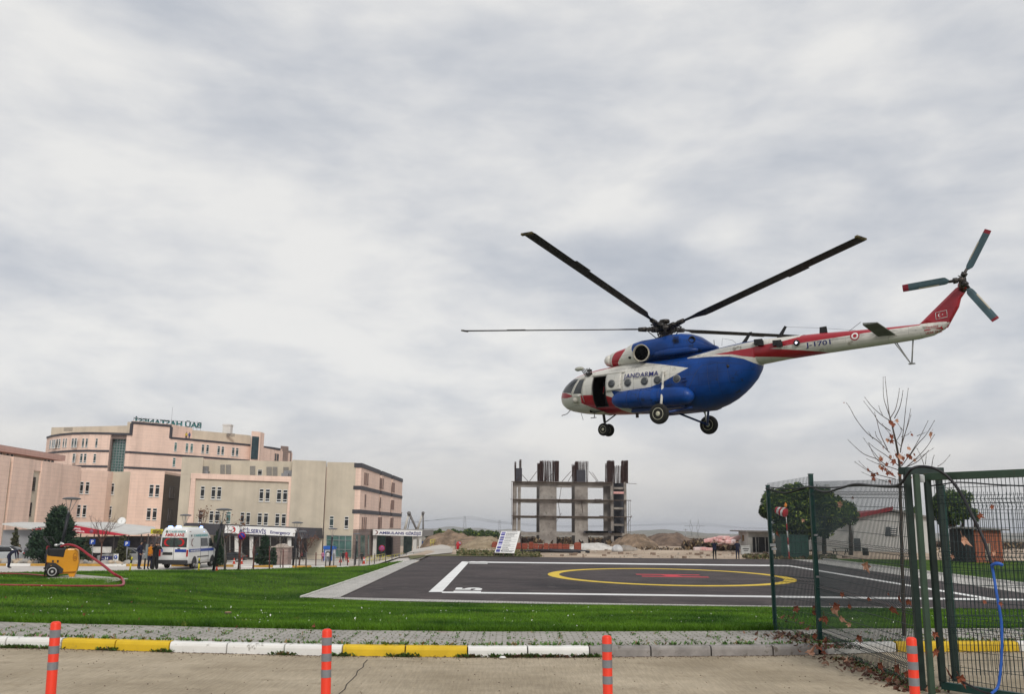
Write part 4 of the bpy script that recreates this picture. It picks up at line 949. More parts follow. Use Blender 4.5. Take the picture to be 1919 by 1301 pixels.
for r_, (u0, u1) in enumerate(((287, 302), (285.5, 303), (287, 300))):
    x = u0
    while x < u1: w_ = random.uniform(1.2, 2.6); p_ = P(x, 994.5+r_*2.3, 96.9); mb.box((p_.x+w_*.028, p_.y, p_.z), (w_*.05, .02, .075)); x += w_+.5
mb.build('lettering', mat('board_ink', (.08, .06, .02), .6, var=0), ys, True)
dish = thing('satellite_dish', 'small white satellite dish on the cafeteria roof', 'dish', P(228, 983, 116)); mb = MB(); p_ = P(228, 977.5, 116)
mb.lathe(p_, (.3, -1, .5), [(0, .02), (.03, .25), (.12, .5), (.10, .5), (0, .24)], 20); mb.build('reflector', white_p, dish, True); mb = MB(); mb.tube([P(227, 984, 116), p_], .04, 6); mb.tube([p_, p_+Vector((.2, -.5, .1))], .02, 5); mb.build('mount', steel_g, dish, True)
# ---- concrete skeleton ---------------------------------------------
conc = mat('raw_concrete', (.17, .15, .135), .95, scale=.5, col2=(.33, .305, .275), bump=.3, bscale=4, stain=((.10, .085, .075), .9, .60))
rust = mat('rusty_rebar', (.06, .028, .022), .9, var=.3, scale=3)
forms = mat('steel_formwork', (.035, .035, .045), .7, var=.2, scale=2)
DK = 207
sk = thing('concrete_skeleton', 'unfinished four-storey concrete frame with rusty rebar sticking up', 'building', (*gp(1070, DK+5), ground(*gp(1070, DK))))
zb0 = -2.4
def colp(nm, x0, x1, yt, D=DK, dep=1.0, m=conc, y0=None):
    a_, b_ = gp(x0, D), gp(x1, D); mb = MB(); z1 = zat((x0+x1)/2, yt, D); mb.prism([a_, b_, (b_[0], b_[1]+dep), (a_[0], a_[1]+dep)], zb0 if y0 is None else zat(x0, y0, D), z1); return mb.build(nm, m, sk, True)
# pier edges read at the storeys; depth gives the inner faces
for x0, x1, dep in ((960, 968, 6), (969.5, 975.5, 1.2), (1011, 1043, 1.2), (1077.5, 1102, 1.2), (1145, 1150, 1.2), (1170.5, 1175, 1.2)): colp('pier', x0, x1, 904, dep=dep)
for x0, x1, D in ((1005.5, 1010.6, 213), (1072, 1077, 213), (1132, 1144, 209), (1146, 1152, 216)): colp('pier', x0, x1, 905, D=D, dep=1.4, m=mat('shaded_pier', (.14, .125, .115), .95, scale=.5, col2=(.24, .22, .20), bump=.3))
mb = MB()
for y0, y1, xa, xb in ((904.5, 910.5, 965, 1146), (936, 941.5, 962, 1146), (967.8, 971.5, 960, 1148), (998.5, 1004, 974, 1172)):
    a_, b_ = gp(xa, DK+.02), gp(xb, DK+.02); z0, z1 = zat(1060, y1, DK), zat(1060, y0, DK)
    mb.prism([a_, b_, (b_[0], b_[1]+.9), (a_[0], a_[1]+.9)], z0, z1-.02); mb.prism([gp(xa+3, DK+10), gp(xb-3, DK+10), gp(xb-3, DK+11), gp(xa+3, DK+11)], z0, z1-.02)
mb.build('floor_beam', conc, sk, True, split=True)
for y0, a0_, a1_ in ((937.8, 960, 1184), (968.8, 958, 1185), (904.8, 957, 1150)):
    mb = MB(); a_, b_ = gp(a0_, DK-1.0), gp(a1_, DK-1.0); z = zat(1060, y0, DK); mb.prism([a_, b_, (b_[0], b_[1]+1.1), (a_[0], a_[1]+1.1)], z, z+.12); mb.build('ledge_board', mat('weathered_boards', (.10, .075, .06), .9, var=.3, scale=3), sk, True)
mb = MB()
for yy in (953, 984, 1003.6, 915): 
    a_, b_ = gp(1150.5, DK+.5), gp(1170, DK+.5); z = zat(1160, yy, DK); mb.prism([a_, b_, (b_[0], b_[1]+3), (a_[0], a_[1]+3)], z-.25, z+.2)
mb.build('stair_landing', conc, sk, True, split=True)
colp('lift_shaft', 1151, 1170, 906, D=DK+4, dep=.5, m=forms)
mb = MB(); a_, b_ = gp(1150.5, DK+.1), gp(1170.5, DK+.1); z = zat(1160, 926, DK); mb.prism([a_, b_, (b_[0], b_[1]+.3), (a_[0], a_[1]+.3)], z, z+.5); mb.build('pink_board', mat('insulation_pink', (.62, .33, .31), .8, var=.1), sk, True)
def rods(x0, x1, yb, yt, n, nm='rebar', jit=.35, thick=.035, D=DK, m=rust):
    mb = MB()
    for i in range(n):
        x = x0+(x1-x0)*random.random(); p0 = P(x, yb, D+random.random()*1.0); p1 = P(x+random.uniform(-jit, jit)*2+(x-(x0+x1)/2)*.03, yt+abs(random.gauss(0, 1))*2.2, p0.y); mb.tube([p0, p1], thick, 3, cap=False)
    for yy in np.linspace(yb-3, yt+4, 7):
        p0, p1 = P(x0, yy, D), P(x1, yy, D); mb.tube([p0, p1], thick*.6, 3, cap=False)
    return mb.build(nm, m, sk, True)
rods(964.5, 968, 906, 865, 16); rods(973, 977.5, 906, 861, 26)
rods(1007, 1014, 903, 868, 40); rods(1013, 1040, 903, 863, 95, thick=.03); rods(1012, 1018, 903, 864, 60); rods(1040, 1047, 903, 864, 100, thick=.05)
rods(1072, 1078, 904, 870, 34); rods(1078, 1102, 904, 864, 80, thick=.03); rods(1077, 1083, 904, 865, 50)
rods(1134, 1140, 906, 868, 36); rods(1138, 1151, 906, 863, 90, thick=.055); rods(1151, 1164, 906, 872, 40, thick=.03); rods(1164, 1177, 906, 863, 90, thick=.055)
colp('formwork', 965.5, 977.5, 878, y0=905, m=forms); colp('formwork', 1081, 1098, 881, y0=905, m=forms, D=DK-.2)
mb = MB(); 
for x0, y0, x1, y1 in ((968, 903, 976, 890), (978, 890, 990, 903), (992, 903, 1006, 884), (1018, 903, 1036, 888), (1053, 903, 1070, 884), (1064, 904, 1073, 888), (1104, 884, 1120, 904), (1110, 886, 1122, 904), (1048, 940, 1052, 912), (1050, 970, 1046, 941), (1090, 940, 1093, 972)):
    mb.tube([P(x0, y0, DK-.3), P(x1, y1, DK+.2)], .07, 4)
for x0 in (958.5, 962, 1181, 1178): mb.tube([P(x0, 1000 if x0 > 1000 else 985, DK-.8), P(x0, 938 if x0 > 1000 else 905, DK-.8)], .05, 4)
for x0, y0, x1, y1 in ((1171, 906, 1193, 907.5), (956, 936, 966, 937), (1176, 984, 1184, 966), (1043, 978, 1052, 962)): mb.tube([P(x0, y0, DK-.5), P(x1, y1, DK-.5)], .06, 4)
mb.build('prop', rust, sk, True, split=True)
mb = MB()
for i in range(26): x = random.uniform(966, 1140); L_ = random.choice((905, 937.5, 968.5)); p_ = P(x, L_-.6, DK-.6+random.random()*3); mb.box(p_, (random.uniform(.3, 1.2), .4, random.uniform(.1, .35)), random.random())
for i in range(30): x = random.uniform(1095, 1170); p_ = P(x, 997.6, DK-.5); mb.box(p_, (random.uniform(.6, 1.3), .5, .45), 0)
mb.build('stacked_boards', forms, sk, True)
# second unfinished column and pump booms behind the canopy
ub = thing('concrete_column', 'lone raw concrete column topped with rebar beside the pink end wall', 'column', (*gp(746, 226), -5))
mb = MB(); a_, b_ = gp(745.5, 226), gp(750.5, 226); mb.prism([a_, b_, (b_[0], 227), (a_[0], 227)], -5, zat(747, 962, 226)); a_, b_ = gp(742, 226), gp(751, 226); mb.prism([a_, b_, (b_[0], 228), (a_[0], 228)], zat(747, 963, 226), zat(747, 960.5, 226)); mb.build('shaft', conc, ub, True)
mb = MB()
for i in range(14): x = 744+i*.5; mb.tube([P(x, 962, 226.5), P(x, 949.5+random.random(), 226.5)], .035, 3, cap=False)
mb.build('rebar', steel_g, ub, True)
pmp = thing('concrete_pump_boom', 'folded white concrete pump booms forming an M shape above the canopy', 'crane', (*gp(775, 236), -5))
cw = mat('boom_white', (.55, .54, .50), .6, var=.1); cdk = mat('boom_grey', (.16, .155, .15), .6, var=.1)
mb = MB(); mb.tube([P(757.5, 998, 236), P(766, 962.5, 236)], [.42, .25], 6); mb.tube([P(782, 994, 236), P(792, 962.5, 236)], [.32, .2], 6); mb.build('boom_arm', cw, pmp, True, split=True)
mb = MB(); mb.tube([P(767, 962.5, 236), P(781, 994, 236)], [.35, .25], 6); mb.tube([P(793, 961.5, 236), P(793, 998, 236)], [.2, .22], 6); mb.tube([P(763, 998, 236), P(770, 966, 236)], .1, 5); mb.build('boom_strut', cdk, pmp, True, split=True)
mb = MB(); mb.lathe(P(766.5, 962.5, 235.7), (0, -1, 0), [(0, .5), (.2, .5)], 14); mb.lathe(P(793, 962, 235.7), (0, -1, 0), [(0, .4), (.2, .4)], 14); mb.build('hinge', cdk, pmp, True, split=True)
for k in list(WP.values()):
    for ch in list(k.children): bpy.data.objects.remove(ch)
    bpy.data.objects.remove(k)
# ================================================================== HELICOPTER (local axes: x aft, y to starboard, z up; port side is y<0)
hred = mat('heli_red', (.36, .010, .022), .35, var=.12, scale=.9, coat=.3, stain=((.22, .02, .025), 2.2, .66))
hwhite = mat('heli_white', (.66, .64, .58), .42, var=.07, scale=1.2, coat=.2, stain=((.34, .31, .26), 2.4, .59))
hblue = mat('heli_blue', (.003, .044, .215), .42, var=.28, scale=.9, coat=.06, spec=.25, stain=((.012, .030, .085), 1.9, .58))
grime(hwhite, (1.15, .40), .72, band=(2.62, .28, 4.0)); grime(hblue, (1.25, .46), .62, band=(2.85, .35, 4.4)); grime(hred, (1.15, .40), .8)
hblack = mat('heli_black', (.012, .012, .013), .55, var=.2, scale=3)
hdark = mat('cabin_dark', (.010, .011, .012), .8, var=0)
hglass = mat('cockpit_glass', (.03, .034, .036), .08, var=.35, scale=2.5, spec=.6)
hwin = mat('porthole_glass', (.07, .075, .08), .15, var=.3, scale=6)
rub = mat('tyre_rubber', (.014, .013, .012), .85, var=.3, scale=6)
hub_m = mat('wheel_cream', (.55, .52, .40), .6, var=.2, scale=9)
oily = mat('oily_steel', (.045, .040, .038), .45, metal=.5, var=.4, scale=12)
strutm = mat('strut_white', (.60, .58, .52), .4, var=.1)
HF = Vector((-0.7812509, 0.62338413, -0.03223745)); HL = Vector((-0.62317276, -0.78188918, -0.01746503)); HU = Vector((-0.03609354, 0.00644493, 0.99932763))
HM = Matrix((-HF, -HL, HU)).transposed()
HO = Vector((6.79494526, 39.71389689, 8.20736418)) - HM @ Vector((5.3, 0, 1.8))
heli = thing('helicopter', 'blue, white and red transport helicopter hovering over the helipad', 'helicopter', HO)
heli.rotation_euler = HM.to_euler()
def hb(mb, name, m, parent=None, **k): return mb.build(name, m, parent or heli, **k)
ST = [(-.08, 1.60, 1.86, .12), (-.04, 1.42, 1.98, .34), (.05, 1.28, 2.10, .56), (.22, 1.16, 2.27, .76), (.45, 1.07, 2.44, .93), (.75, .99, 2.60, 1.06), (1.05, .92, 2.71, 1.14), (1.5, .85, 2.80, 1.20), (2.2, .76, 2.88, 1.245), (3.0, .69, 2.92, 1.25), (4.0, .62, 2.93, 1.25), (5.0, .55, 2.93, 1.25), (6.0, .47, 2.93, 1.25), (6.8, .43, 2.94, 1.25), (7.3, .43, 2.96, 1.22), (7.7, .49, 2.99, 1.17), (8.1, .60, 3.02, 1.10), (8.5, .77, 3.06, 1.0), (8.85, .98, 3.09, .89), (9.15, 1.2, 3.11, .79), (9.45, 1.48, 3.12, .69), (9.65, 1.78, 3.12, .61), (9.75, 2.08, 3.12, .55)]
def sect(x, zb, zt, hw, e=2.25, n=48, eb=None):
    out = []; cz = (zb+zt)/2; hh = (zt-zb)/2
    for k in range(n):
        a = 2*pi*k/n; c_, s_ = cos(a), sin(a); ee = e
        out.append(Vector((x, hw*math.copysign(abs(c_)**(2/ee), c_), cz+hh*math.copysign(abs(s_)**(2/ee), s_))))
    return out
def fine(ST, step=.12):
    xs = [s[0] for s in ST]; out = []
    for a, b in zip(ST, ST[1:]):
        n = max(1, int((b[0]-a[0])/step))
        for k in range(n): t = k/n; out.append(tuple(a[i]+(b[i]-a[i])*t for i in range(4)))
    out.append(ST[-1]); return out
def hmesh(rings, polys, mats, caps=True, e=None):
    """loft, cut along the paint lines (side view x,z), then give each face the paint of the region it lies in"""
    mb = MB(); mb.loft(rings, 0, True, caps)
    bm = bmesh.new(); vs = [bm.verts.new(v) for v in mb.v]
    for f in mb.f: 
        try: ff = bm.faces.new([vs[i] for i in f]); ff.smooth = True
        except ValueError: pass
    bmesh.ops.remove_doubles(bm, verts=bm.verts, dist=1e-5)
    for mi, poly, side in polys:
        n = len(poly)
        for i in range(n):
            (x0, z0), (x1, z1) = poly[i], poly[(i+1) % n]
            no = Vector((z1-z0, 0, -(x1-x0)));
            if no.length < 1e-6: continue
            lo, hi = min(x0, x1)-.02, max(x0, x1)+.02; zl, zh = min(z0, z1)-.02, max(z0, z1)+.02
            fs = [f for f in bm.faces if max(v.co.x for v in f.verts) >= lo and min(v.co.x for v in f.verts) <= hi and max(v.co.z for v in f.verts) >= zl and min(v.co.z for v in f.verts) <= zh]
            g = set(fs)
            for f in fs: g.update(f.verts); g.update(f.edges)
            bmesh.ops.bisect_plane(bm, geom=list(g), plane_co=(x0, 0, z0), plane_no=no)
    for f in bm.faces:
        c_ = f.calc_center_median(); f.material_index = 0
        for mi, poly, side in polys:
            if side == 'L' and c_.y > 0: continue
            if inside(c_.x, c_.z, poly): f.material_index = mi
    bmesh.ops.recalc_face_normals(bm, faces=bm.faces)
    return bm
def frombm(bm, name, mats, parent=heli):
    me = bpy.data.meshes.new(name); bm.to_mesh(me); bm.free()
    for m in mats: me.materials.append(m)
    o = bpy.data.objects.new(name, me); C.objects.link(o); o.parent = parent; return o
rings = [sect(*s) for s in fine(ST)]
BL, RD, GL, DOOR = 1, 2, 3, 4
polys = [
 (RD, [(-.3, 1.86), (.25, 1.93), (.65, 1.84), (1.0, 1.70), (1.1, 1.62), (.7, 1.60), (.3, 1.66), (-.3, 1.66)], 'B'),
 (RD, [(1.5, 1.62), (2.18, 1.56), (2.89, 1.47), (3.43, 1.26), (4.2, 1.0), (4.3, .35), (2.9, .2), (2.39, .85), (1.95, 1.05), (1.50, 1.28)], 'B'),
 (0, [(3.2, .97), (3.8, .88), (4.6, .2), (4.0, .2), (3.9, .55), (3.45, .78)], 'B'),
 (RD, [(.80, 2.47), (1.3, 2.58), (1.97, 2.66), (2.4, 2.70), (3.2, 2.80), (3.3, 3.2), (.5, 3.2), (.45, 2.46)], 'B'),
 (BL, [(3.24, 1.66), (3.71, 1.545), (5.22, 1.56), (6.0, 1.76), (7.05, 2.17), (5.29, 2.63), (4.55, 2.79), (4.5, 3.4), (6.6, 3.4), (6.9, 2.62), (8.0, 2.55), (8.8, 2.46), (9.35, 2.30), (9.85, 2.02), (10, .1), (4.0, .1), (4.25, .65), (3.6, .92)], 'B'),
 (BL, [(6.6, 2.62), (7.1, 2.72), (8.4, 2.94), (9.5, 3.03), (9.9, 3.05), (9.9, 3.5), (6.4, 3.5)], 'B'),
 (RD, [(8.1, 2.63), (9.9, 2.76), (9.9, 2.30), (9.3, 2.42), (8.9, 2.54)], 'B'),
 (GL, [(1.13, 1.73), (1.47, 2.36), (1.76, 2.36), (1.60, 1.69)], 'B'),
 (GL, [(.10, 1.98), (.52, 2.44), (1.0, 2.50), (1.36, 2.40), (1.02, 1.78), (.60, 1.86)], 'B'),
 (DOOR, [(2.31, 2.36), (3.0, 2.34), (2.90, 1.0), (2.24, 1.02)], 'L'),
]
bm = hmesh(rings, polys, None)
bmesh.ops.delete(bm, geom=[f for f in bm.faces if f.material_index == DOOR], context='FACES')
gf = [f for f in bm.faces if f.material_index == GL]
bg_ = bmesh.new(); 
for f in gf:
    f2 = bg_.faces.new([bg_.verts.new(v.co) for v in f.verts]); f2.smooth = True
bmesh.ops.remove_doubles(bg_, verts=bg_.verts, dist=1e-5)
bmesh.ops.delete(bm, geom=gf, context='FACES')
fus = frombm(bm, 'fuselage', [hwhite, hblue, hred])
for o in (frombm(bg_, 'cockpit_window', [hglass]),): pass
# body half-width at a side-view point, to lay lettering and fittings on the skin
def skin(x, z, ST=ST, e=2.25):
    for a, b in zip(ST, ST[1:]):
        if a[0] <= x <= b[0]:
            t = (x-a[0])/(b[0]-a[0]); zb, zt, hw = (a[i]+(b[i]-a[i])*t for i in (1, 2, 3)); break
    else: zb, zt, hw = (ST[-1] if x > ST[-1][0] else ST[0])[1:]
    q = max(-1, min(1, (z-(zb+zt)/2)/((zt-zb)/2))); return hw*(max(0, 1-abs(q)**e))**(1/e)
# cockpit framing, door leaf slid back, door rim, cabin interior
mb = MB()
def side(x, z, d=0): return Vector((x, -(skin(x, z)+d), z))
for L in ([(1.05, 1.70), (1.42, 2.40)], [(1.62, 1.66), (1.80, 2.38)], [(2.2, 1.55), (2.27, 2.38)], [(1.7, 1.30), (1.66, 1.7)]):
    mb.tube([side(L[0][0]+(L[1][0]-L[0][0])*t, L[0][1]+(L[1][1]-L[0][1])*t, .005) for t in np.linspace(0, 1, 6)], .014, 4)
hb(mb, 'cockpit_frame', mat('frame_grey_metal', (.35, .34, .31), .5, var=.1), split=True)
mb = MB()
pth = [side(2.31, 2.36, .01), side(3.0, 2.34, .01)]+[side(3.0+(2.90-3.0)*t, 2.34-1.34*t, .01) for t in np.linspace(.1, 1, 8)]+[side(2.24, 1.02, .01)]+[side(2.24+.07*t, 1.02+1.34*t, .01) for t in np.linspace(.1, 1, 8)]
mb.tube(pth, .022, 5); hb(mb, 'door_rim', oily)
mb = MB(); mb.tube([side(2.2+t*1.75, 2.44-.03*t, .05) for t in np.linspace(0, 1, 8)], .022, 5); hb(mb, 'door_rail', strutm)
mb = MB(); mb.box((2.6, .1, 1.65), (1.7, 1.7, 1.6)); cab = hb(mb, 'cabin_interior', hdark)
bmi = bmesh.new(); bmi.from_mesh(cab.data); bmesh.ops.delete(bmi, geom=[f for f in bmi.faces if f.normal.y < -.5], context='FACES_ONLY'); bmi.to_mesh(cab.data); bmi.free()
# sliding door leaf behind the opening
def leaf(x0, x1, z0, z1, d, n=8):
    mb = MB(); R = []
    for i in range(n+1):
        x = x0+(x1-x0)*i/n; R.append([side(x, z0+(z1-z0)*j/10, d) for j in range(11)])
    o = len(mb.v)
    for r in R: mb.v += [tuple(v) for v in r]
    for i in range(n):
        for j in range(10): a = i*11+j; mb.f.append((a, a+1, a+12, a+11)); mb.m.append(0); mb.sm.append(True)
    return mb
dl = hb(leaf(3.0, 3.78, 1.62, 2.42, .035), 'sliding_door', hwhite)
s_ = dl.modifiers.new('s', 'SOLIDIFY'); s_.thickness = .03; s_.offset = 0
# portholes: rim > glass
for x, z, r in ((3.32, 1.93, .155), (4.13, 1.885, .155), (4.97, 1.85, .155), (5.60, 1.82, .155), (6.53, 1.765, .145)):
    d = .055 if x < 3.8 else .005
    c_ = side(x, z, d); mb = MB(); mb.lathe(c_+Vector((0, .02, 0)), (0, -1, 0), [(0, r+.03), (.03, r+.03), (.032, r), (.0, r-.005)], 24)
    w_ = hb(mb, 'porthole', mat('rim_grey', (.25, .25, .24), .5, var=0)); mb = MB(); mb.lathe(c_+Vector((0, .0, 0)), (0, -1, 0), [(0, r), (.022, r*.98), (.034, r*.6)], 24); mb.build('glass', hwin, w_)
# panel seams
mb = MB()
def seam(pts, d=.004, r=.006):
    P_ = []
    for a, b in zip(pts, pts[1:]):
        n = max(2, int(hypot(b[0]-a[0], b[1]-a[1])/.12)); P_ += [side(a[0]+(b[0]-a[0])*k/n, a[1]+(b[1]-a[1])*k/n, d) for k in range(n)]
    P_.append(side(*pts[-1], d)); mb.tube(P_, r, 3)
seam([(7.67, 2.21), (7.42, 1.94), (6.95, 1.1), (6.9, .7)]); seam([(7.67, 2.21), (8.3, 2.24), (9.3, 2.1)])
for x in (4.6, 7.0): seam([(x, 2.3), (x, 2.75)], .003, .0035)
for x in (7.9, 8.3, 8.7): seam([(x, 1.0+(x-7.9)*.5), (x, 2.2)], .002, .003)
for x in (1.7, 2.25, 3.85): seam([(x, 1.0), (x, 2.6)], .002, .0035)
for zz in (1.0, 1.45): seam([(.9, zz+.25), (2.2, zz)], .002, .003)
for x in (4.4, 5.3, 6.2): seam([(x, 1.5), (x, 2.7)], .003, .0035)
seam([(3.1, 2.58), (6.9, 2.58)], .003, .004)
seam([(7.0, 2.58), (8.9, 2.43)], .003, .004)
hb(mb, 'panel_seam', mat('seam_dark', (.06, .06, .065), .7, var=0), split=True)
# engine cowling
CS = [(2.62, 3.02, 3.40, .30), (2.72, 2.88, 3.50, .52), (2.95, 2.80, 3.55, .68), (3.3, 2.76, 3.60, .78), (3.75, 2.74, 3.67, .84), (4.0, 2.72, 3.80, .86), (4.5, 2.7, 3.88, .88), (5.4, 2.7, 3.87, .88), (5.9, 2.7, 3.93, .86), (6.4, 2.72, 3.91, .80), (6.8, 2.75, 3.83, .70), (7.15, 2.82, 3.68, .58), (7.45, 2.9, 3.45, .45), (7.7, 2.96, 3.25, .3), (7.9, 3.0, 3.15, .15)]
cp = [(BL, [(4.12, 4.2), (4.17, 3.42), (4.45, 2.80), (4.45, 2.4), (8.2, 2.4), (8.2, 4.2)], 'B'), (RD, [(2.86, 2.6), (2.98, 2.95), (3.05, 3.20), (3.20, 3.45), (3.30, 3.8), (3.78, 3.8), (3.78, 3.42), (3.55, 3.15), (3.36, 2.96), (3.2, 2.6)], 'B')]
cw_ = frombm(hmesh([sect(*s, e=2.6) for s in fine(CS, .15)], cp, None), 'engine_cowling', [hwhite, hblue, hred])
mb = MB()
for x, z in ((5.85, 3.45),):
    for k in range(6): mb.box((x+.55, -(.835), z+.22-.05*k), (.26, .03, .018))
hb(mb, 'cooling_louvre', hblack, split=True)
for sy in (-1, 1):
    mb = MB(); mb.lathe((2.85, sy*.36, 3.16), (-1, 0, .05), [(0, .28), (.12, .28), (.26, .24), (.36, .14), (.40, .03)], 24); hb(mb, 'air_intake_dome', hwhite)
    mb = MB(); mb.lathe((4.72, sy*.72, 3.17), (.12, sy, -.06), [(-.2, .30), (.28, .37), (.36, .395), (.37, .36), (.34, .335), (-.1, .28)], 28); ex = hb(mb, 'exhaust_pipe', mat('exhaust_rim', (.44, .40, .33), .55, var=.25, scale=6))
    mb = MB(); mb.lathe((4.72+.014, sy*(.72+.25), 3.17), (.12, sy, -.06), [(0, .345), (.03, .34)], 28); mb.build('exhaust_bore', mat('soot', (.004, .004, .005), .95, var=0, spec=.05), ex)
    mb = MB(); mb.lathe((7.02, sy*.52, 3.48), (.15, sy, 0), [(-.1, .13), (.12, .15), (.13, .12), (.05, .11)], 18); hb(mb, 'vent_outlet', hblack)
    # long fairing under the exhaust
    R = [sect(x, zb, zt, hw, n=20) for x, zb, zt, hw in ((5.25, 2.98, 3.06, .04), (5.4, 2.9, 3.14, .10), (6.0, 2.88, 3.18, .12), (6.9, 2.86, 3.12, .11), (7.4, 2.88, 3.0, .03))]
    mb = MB(); mb.loft([[v+Vector((0, sy*.86, 0)) for v in r] for r in R]); hb(mb, 'side_fairing', hblue)
# tail boom and fin
BS = [(9.0, 2.05, 3.12, .56), (9.75, 2.09, 3.13, .55), (11.0, 2.16, 3.08, .46), (12.5, 2.18, 3.0, .39), (14.0, 2.19, 2.89, .33), (15.2, 2.20, 2.82, .29), (16.0, 2.22, 2.78, .26), (16.5, 2.28, 2.775, .20), (16.9, 2.45, 2.775, .13), (17.08, 2.62, 2.775, .07)]
bp_ = [(BL, [(8.9, 2.97), (9.9, 3.05), (9.95, 3.4), (8.9, 3.4)], 'B'),
 (RD, [(8.8, 2.71), (9.6, 2.76), (11.0, 2.86), (11.6, 2.95), (11.8, 3.3), (16.2, 3.3), (16.1, 2.71), (14.3, 2.705), (12.8, 2.68), (11.1, 2.645), (10.4, 2.60), (11.57, 2.39), (12.9, 2.13), (12.3, 2.05), (11.43, 2.14), (10.4, 2.28), (9.3, 2.42), (8.8, 2.54)], 'B')]
boom = frombm(hmesh([sect(*s, e=2.1, n=40) for s in fine(BS, .15)], bp_, None), 'tail_boom', [hwhite, hblue, hred])
def bskin(x, z): return skin(x, z, BS, 2.1)
def bside(x, z, d=.006): return Vector((x, -(bskin(x, z)+d), z))
fin = [(16.0, 2.74), (17.42, 3.90), (17.6, 3.98), (17.78, 3.9), (17.74, 3.72), (17.56, 3.5), (17.46, 3.2), (17.17, 2.76), (17.0, 2.50), (16.4, 2.5)]
mb = MB()
rr = [Vector((x, 0, z)) for x, z in fin]; cxm = sum((v for v in rr), Vector())/len(rr)
def finw(v): return .05+.06*max(0, min(1, 1-(abs((v.x-(16.9+(v.z-2.8)*.55)))/.6)))
n = len(rr); L_ = []
for sgn in (-1, 1):
    L_.append([v+Vector((0, sgn*.02, 0)) for v in rr]); L_.append([cxm+(v-cxm)*.72+Vector((0, sgn*.10, 0)) for v in rr])
mb.add(L_[1]+L_[0]+L_[2]+L_[3], [(i+n*k, (i+1) % n+n*k, (i+1) % n+n*(k+1), i+n*(k+1)) for k in range(3) for i in range(n)]+[tuple(range(n)), tuple(range(3*n, 4*n))])
fin_o = hb(mb, 'tail_fin', hred)
# horizontal stabiliser, both halves
for sy in (-1, 1):
    mb = MB(); a = [(14.62, .2, 2.50), (15.25, .2, 2.44), (14.95, 1.42, 2.78), (14.42, 1.42, 2.82)]
    pts = [Vector((x, sy*y, z)) for x, y, z in a]; nrm = Vector((0, -.2*sy, 1)).normalized()*.045
    mb.add([p+nrm*(.6 if i in (1, 2) else 1) for i, p in enumerate(pts)]+[p-nrm*(.2 if i in (1, 2) else 1) for i, p in enumerate(pts)], [(0, 1, 2, 3), (7, 6, 5, 4), (0, 4, 5, 1), (1, 5, 6, 2), (2, 6, 7, 3), (3, 7, 4, 0)])
    hb(mb, 'stabiliser', mat('stab_grey', (.13, .135, .12), .6, var=.2, scale=3))
mb = MB()
for a, b, r in (((15.05, -.05, 2.3), (15.58, 0, 1.36), .022), ((15.1, .12, 2.3), (15.58, 0, 1.36), .022), ((15.76, 0, 2.25), (15.62, 0, 1.36), .03)): mb.tube([a, b], r, 6)
mb.box((15.62, 0, 1.34), (.22, .16, .03)); hb(mb, 'tail_bumper', mat('bumper_grey', (.22, .22, .21), .5, var=.15))
# external tanks
def tank(sy):
    mb = MB(); R = []
    for x, cz, r in ((3.42, 1.14, .05), (3.47, 1.14, .18), (3.58, 1.14, .27), (3.75, 1.13, .34), (4.0, 1.12, .38), (4.6, 1.10, .39), (5.5, 1.06, .40), (5.52, 1.06, .415), (5.60, 1.06, .415), (5.62, 1.06, .40), (6.5, 1.0, .40), (6.95, .97, .37), (7.15, .95, .30), (7.3, .94, .16), (7.34, .94, .04)):
        R.append([Vector((x, sy*(1.42)+r*cos(2*pi*k/28)*(1 if 1 else 0), cz+r*sin(2*pi*k/28))) for k in range(28)])
    mb.loft(R); t = hb(mb, 'fuel_tank', hblue)
    mb = MB()
    for x in (4.35, 4.95, 5.9):
        cz = 1.14-.045*(x-3.5); mb.tube([Vector((x, sy*1.42+.405*cos(a), cz+.405*sin(a))) for a in np.linspace(0, 2*pi, 29)], .012, 4, cap=False)
    mb.build('tank_strap', mat('strap_blue', (.008, .035, .15), .5, var=0), t)
tank(-1); tank(1)
mb = MB(); mb.box((5.4, -.95, .62), (2.4, .5, .12)); mb.box((5.4, .95, .62), (2.4, .5, .12)); hb(mb, 'tank_cradle', mat('cradle_blue', (.01, .04, .17), .5, var=.2), split=True)
# wheels and legs
def wheel(c_, r, w_, hubm, nm='wheel'):
    c_ = Vector(c_); mb = MB(); mb.lathe(c_-Vector((0, w_/2, 0)), (0, 1, 0), [(0, r*.62), (.004, r*.82), (w_*.18, r*.97), (w_*.5, r), (w_*.82, r*.97), (w_-.004, r*.82), (w_, r*.62)], 32); t = hb(mb, nm, rub)
    mb = MB(); mb.lathe(c_-Vector((0, w_/2+.006, 0)), (0, 1, 0), [(0, r*.12), (-.01 if 0 else .0, r*.22), (.03, r*.25), (.03, r*.42), (.0, r*.56), (.012, r*.60), (w_, r*.60), (w_+.012, r*.56), (w_-.02, r*.42), (w_-.02, r*.2), (w_+.01, r*.15), (w_+.01, .01)], 28); mb.build('rim', hubm, t); return t
wheel((6.15, -2.25, .22), .43, .24, hub_m); wheel((6.15, 2.25, .10), .43, .24, hub_m)
wheel((2.08, -.16, .085), .295, .16, hub_m); wheel((2.13, .16, .07), .295, .16, hub_m)
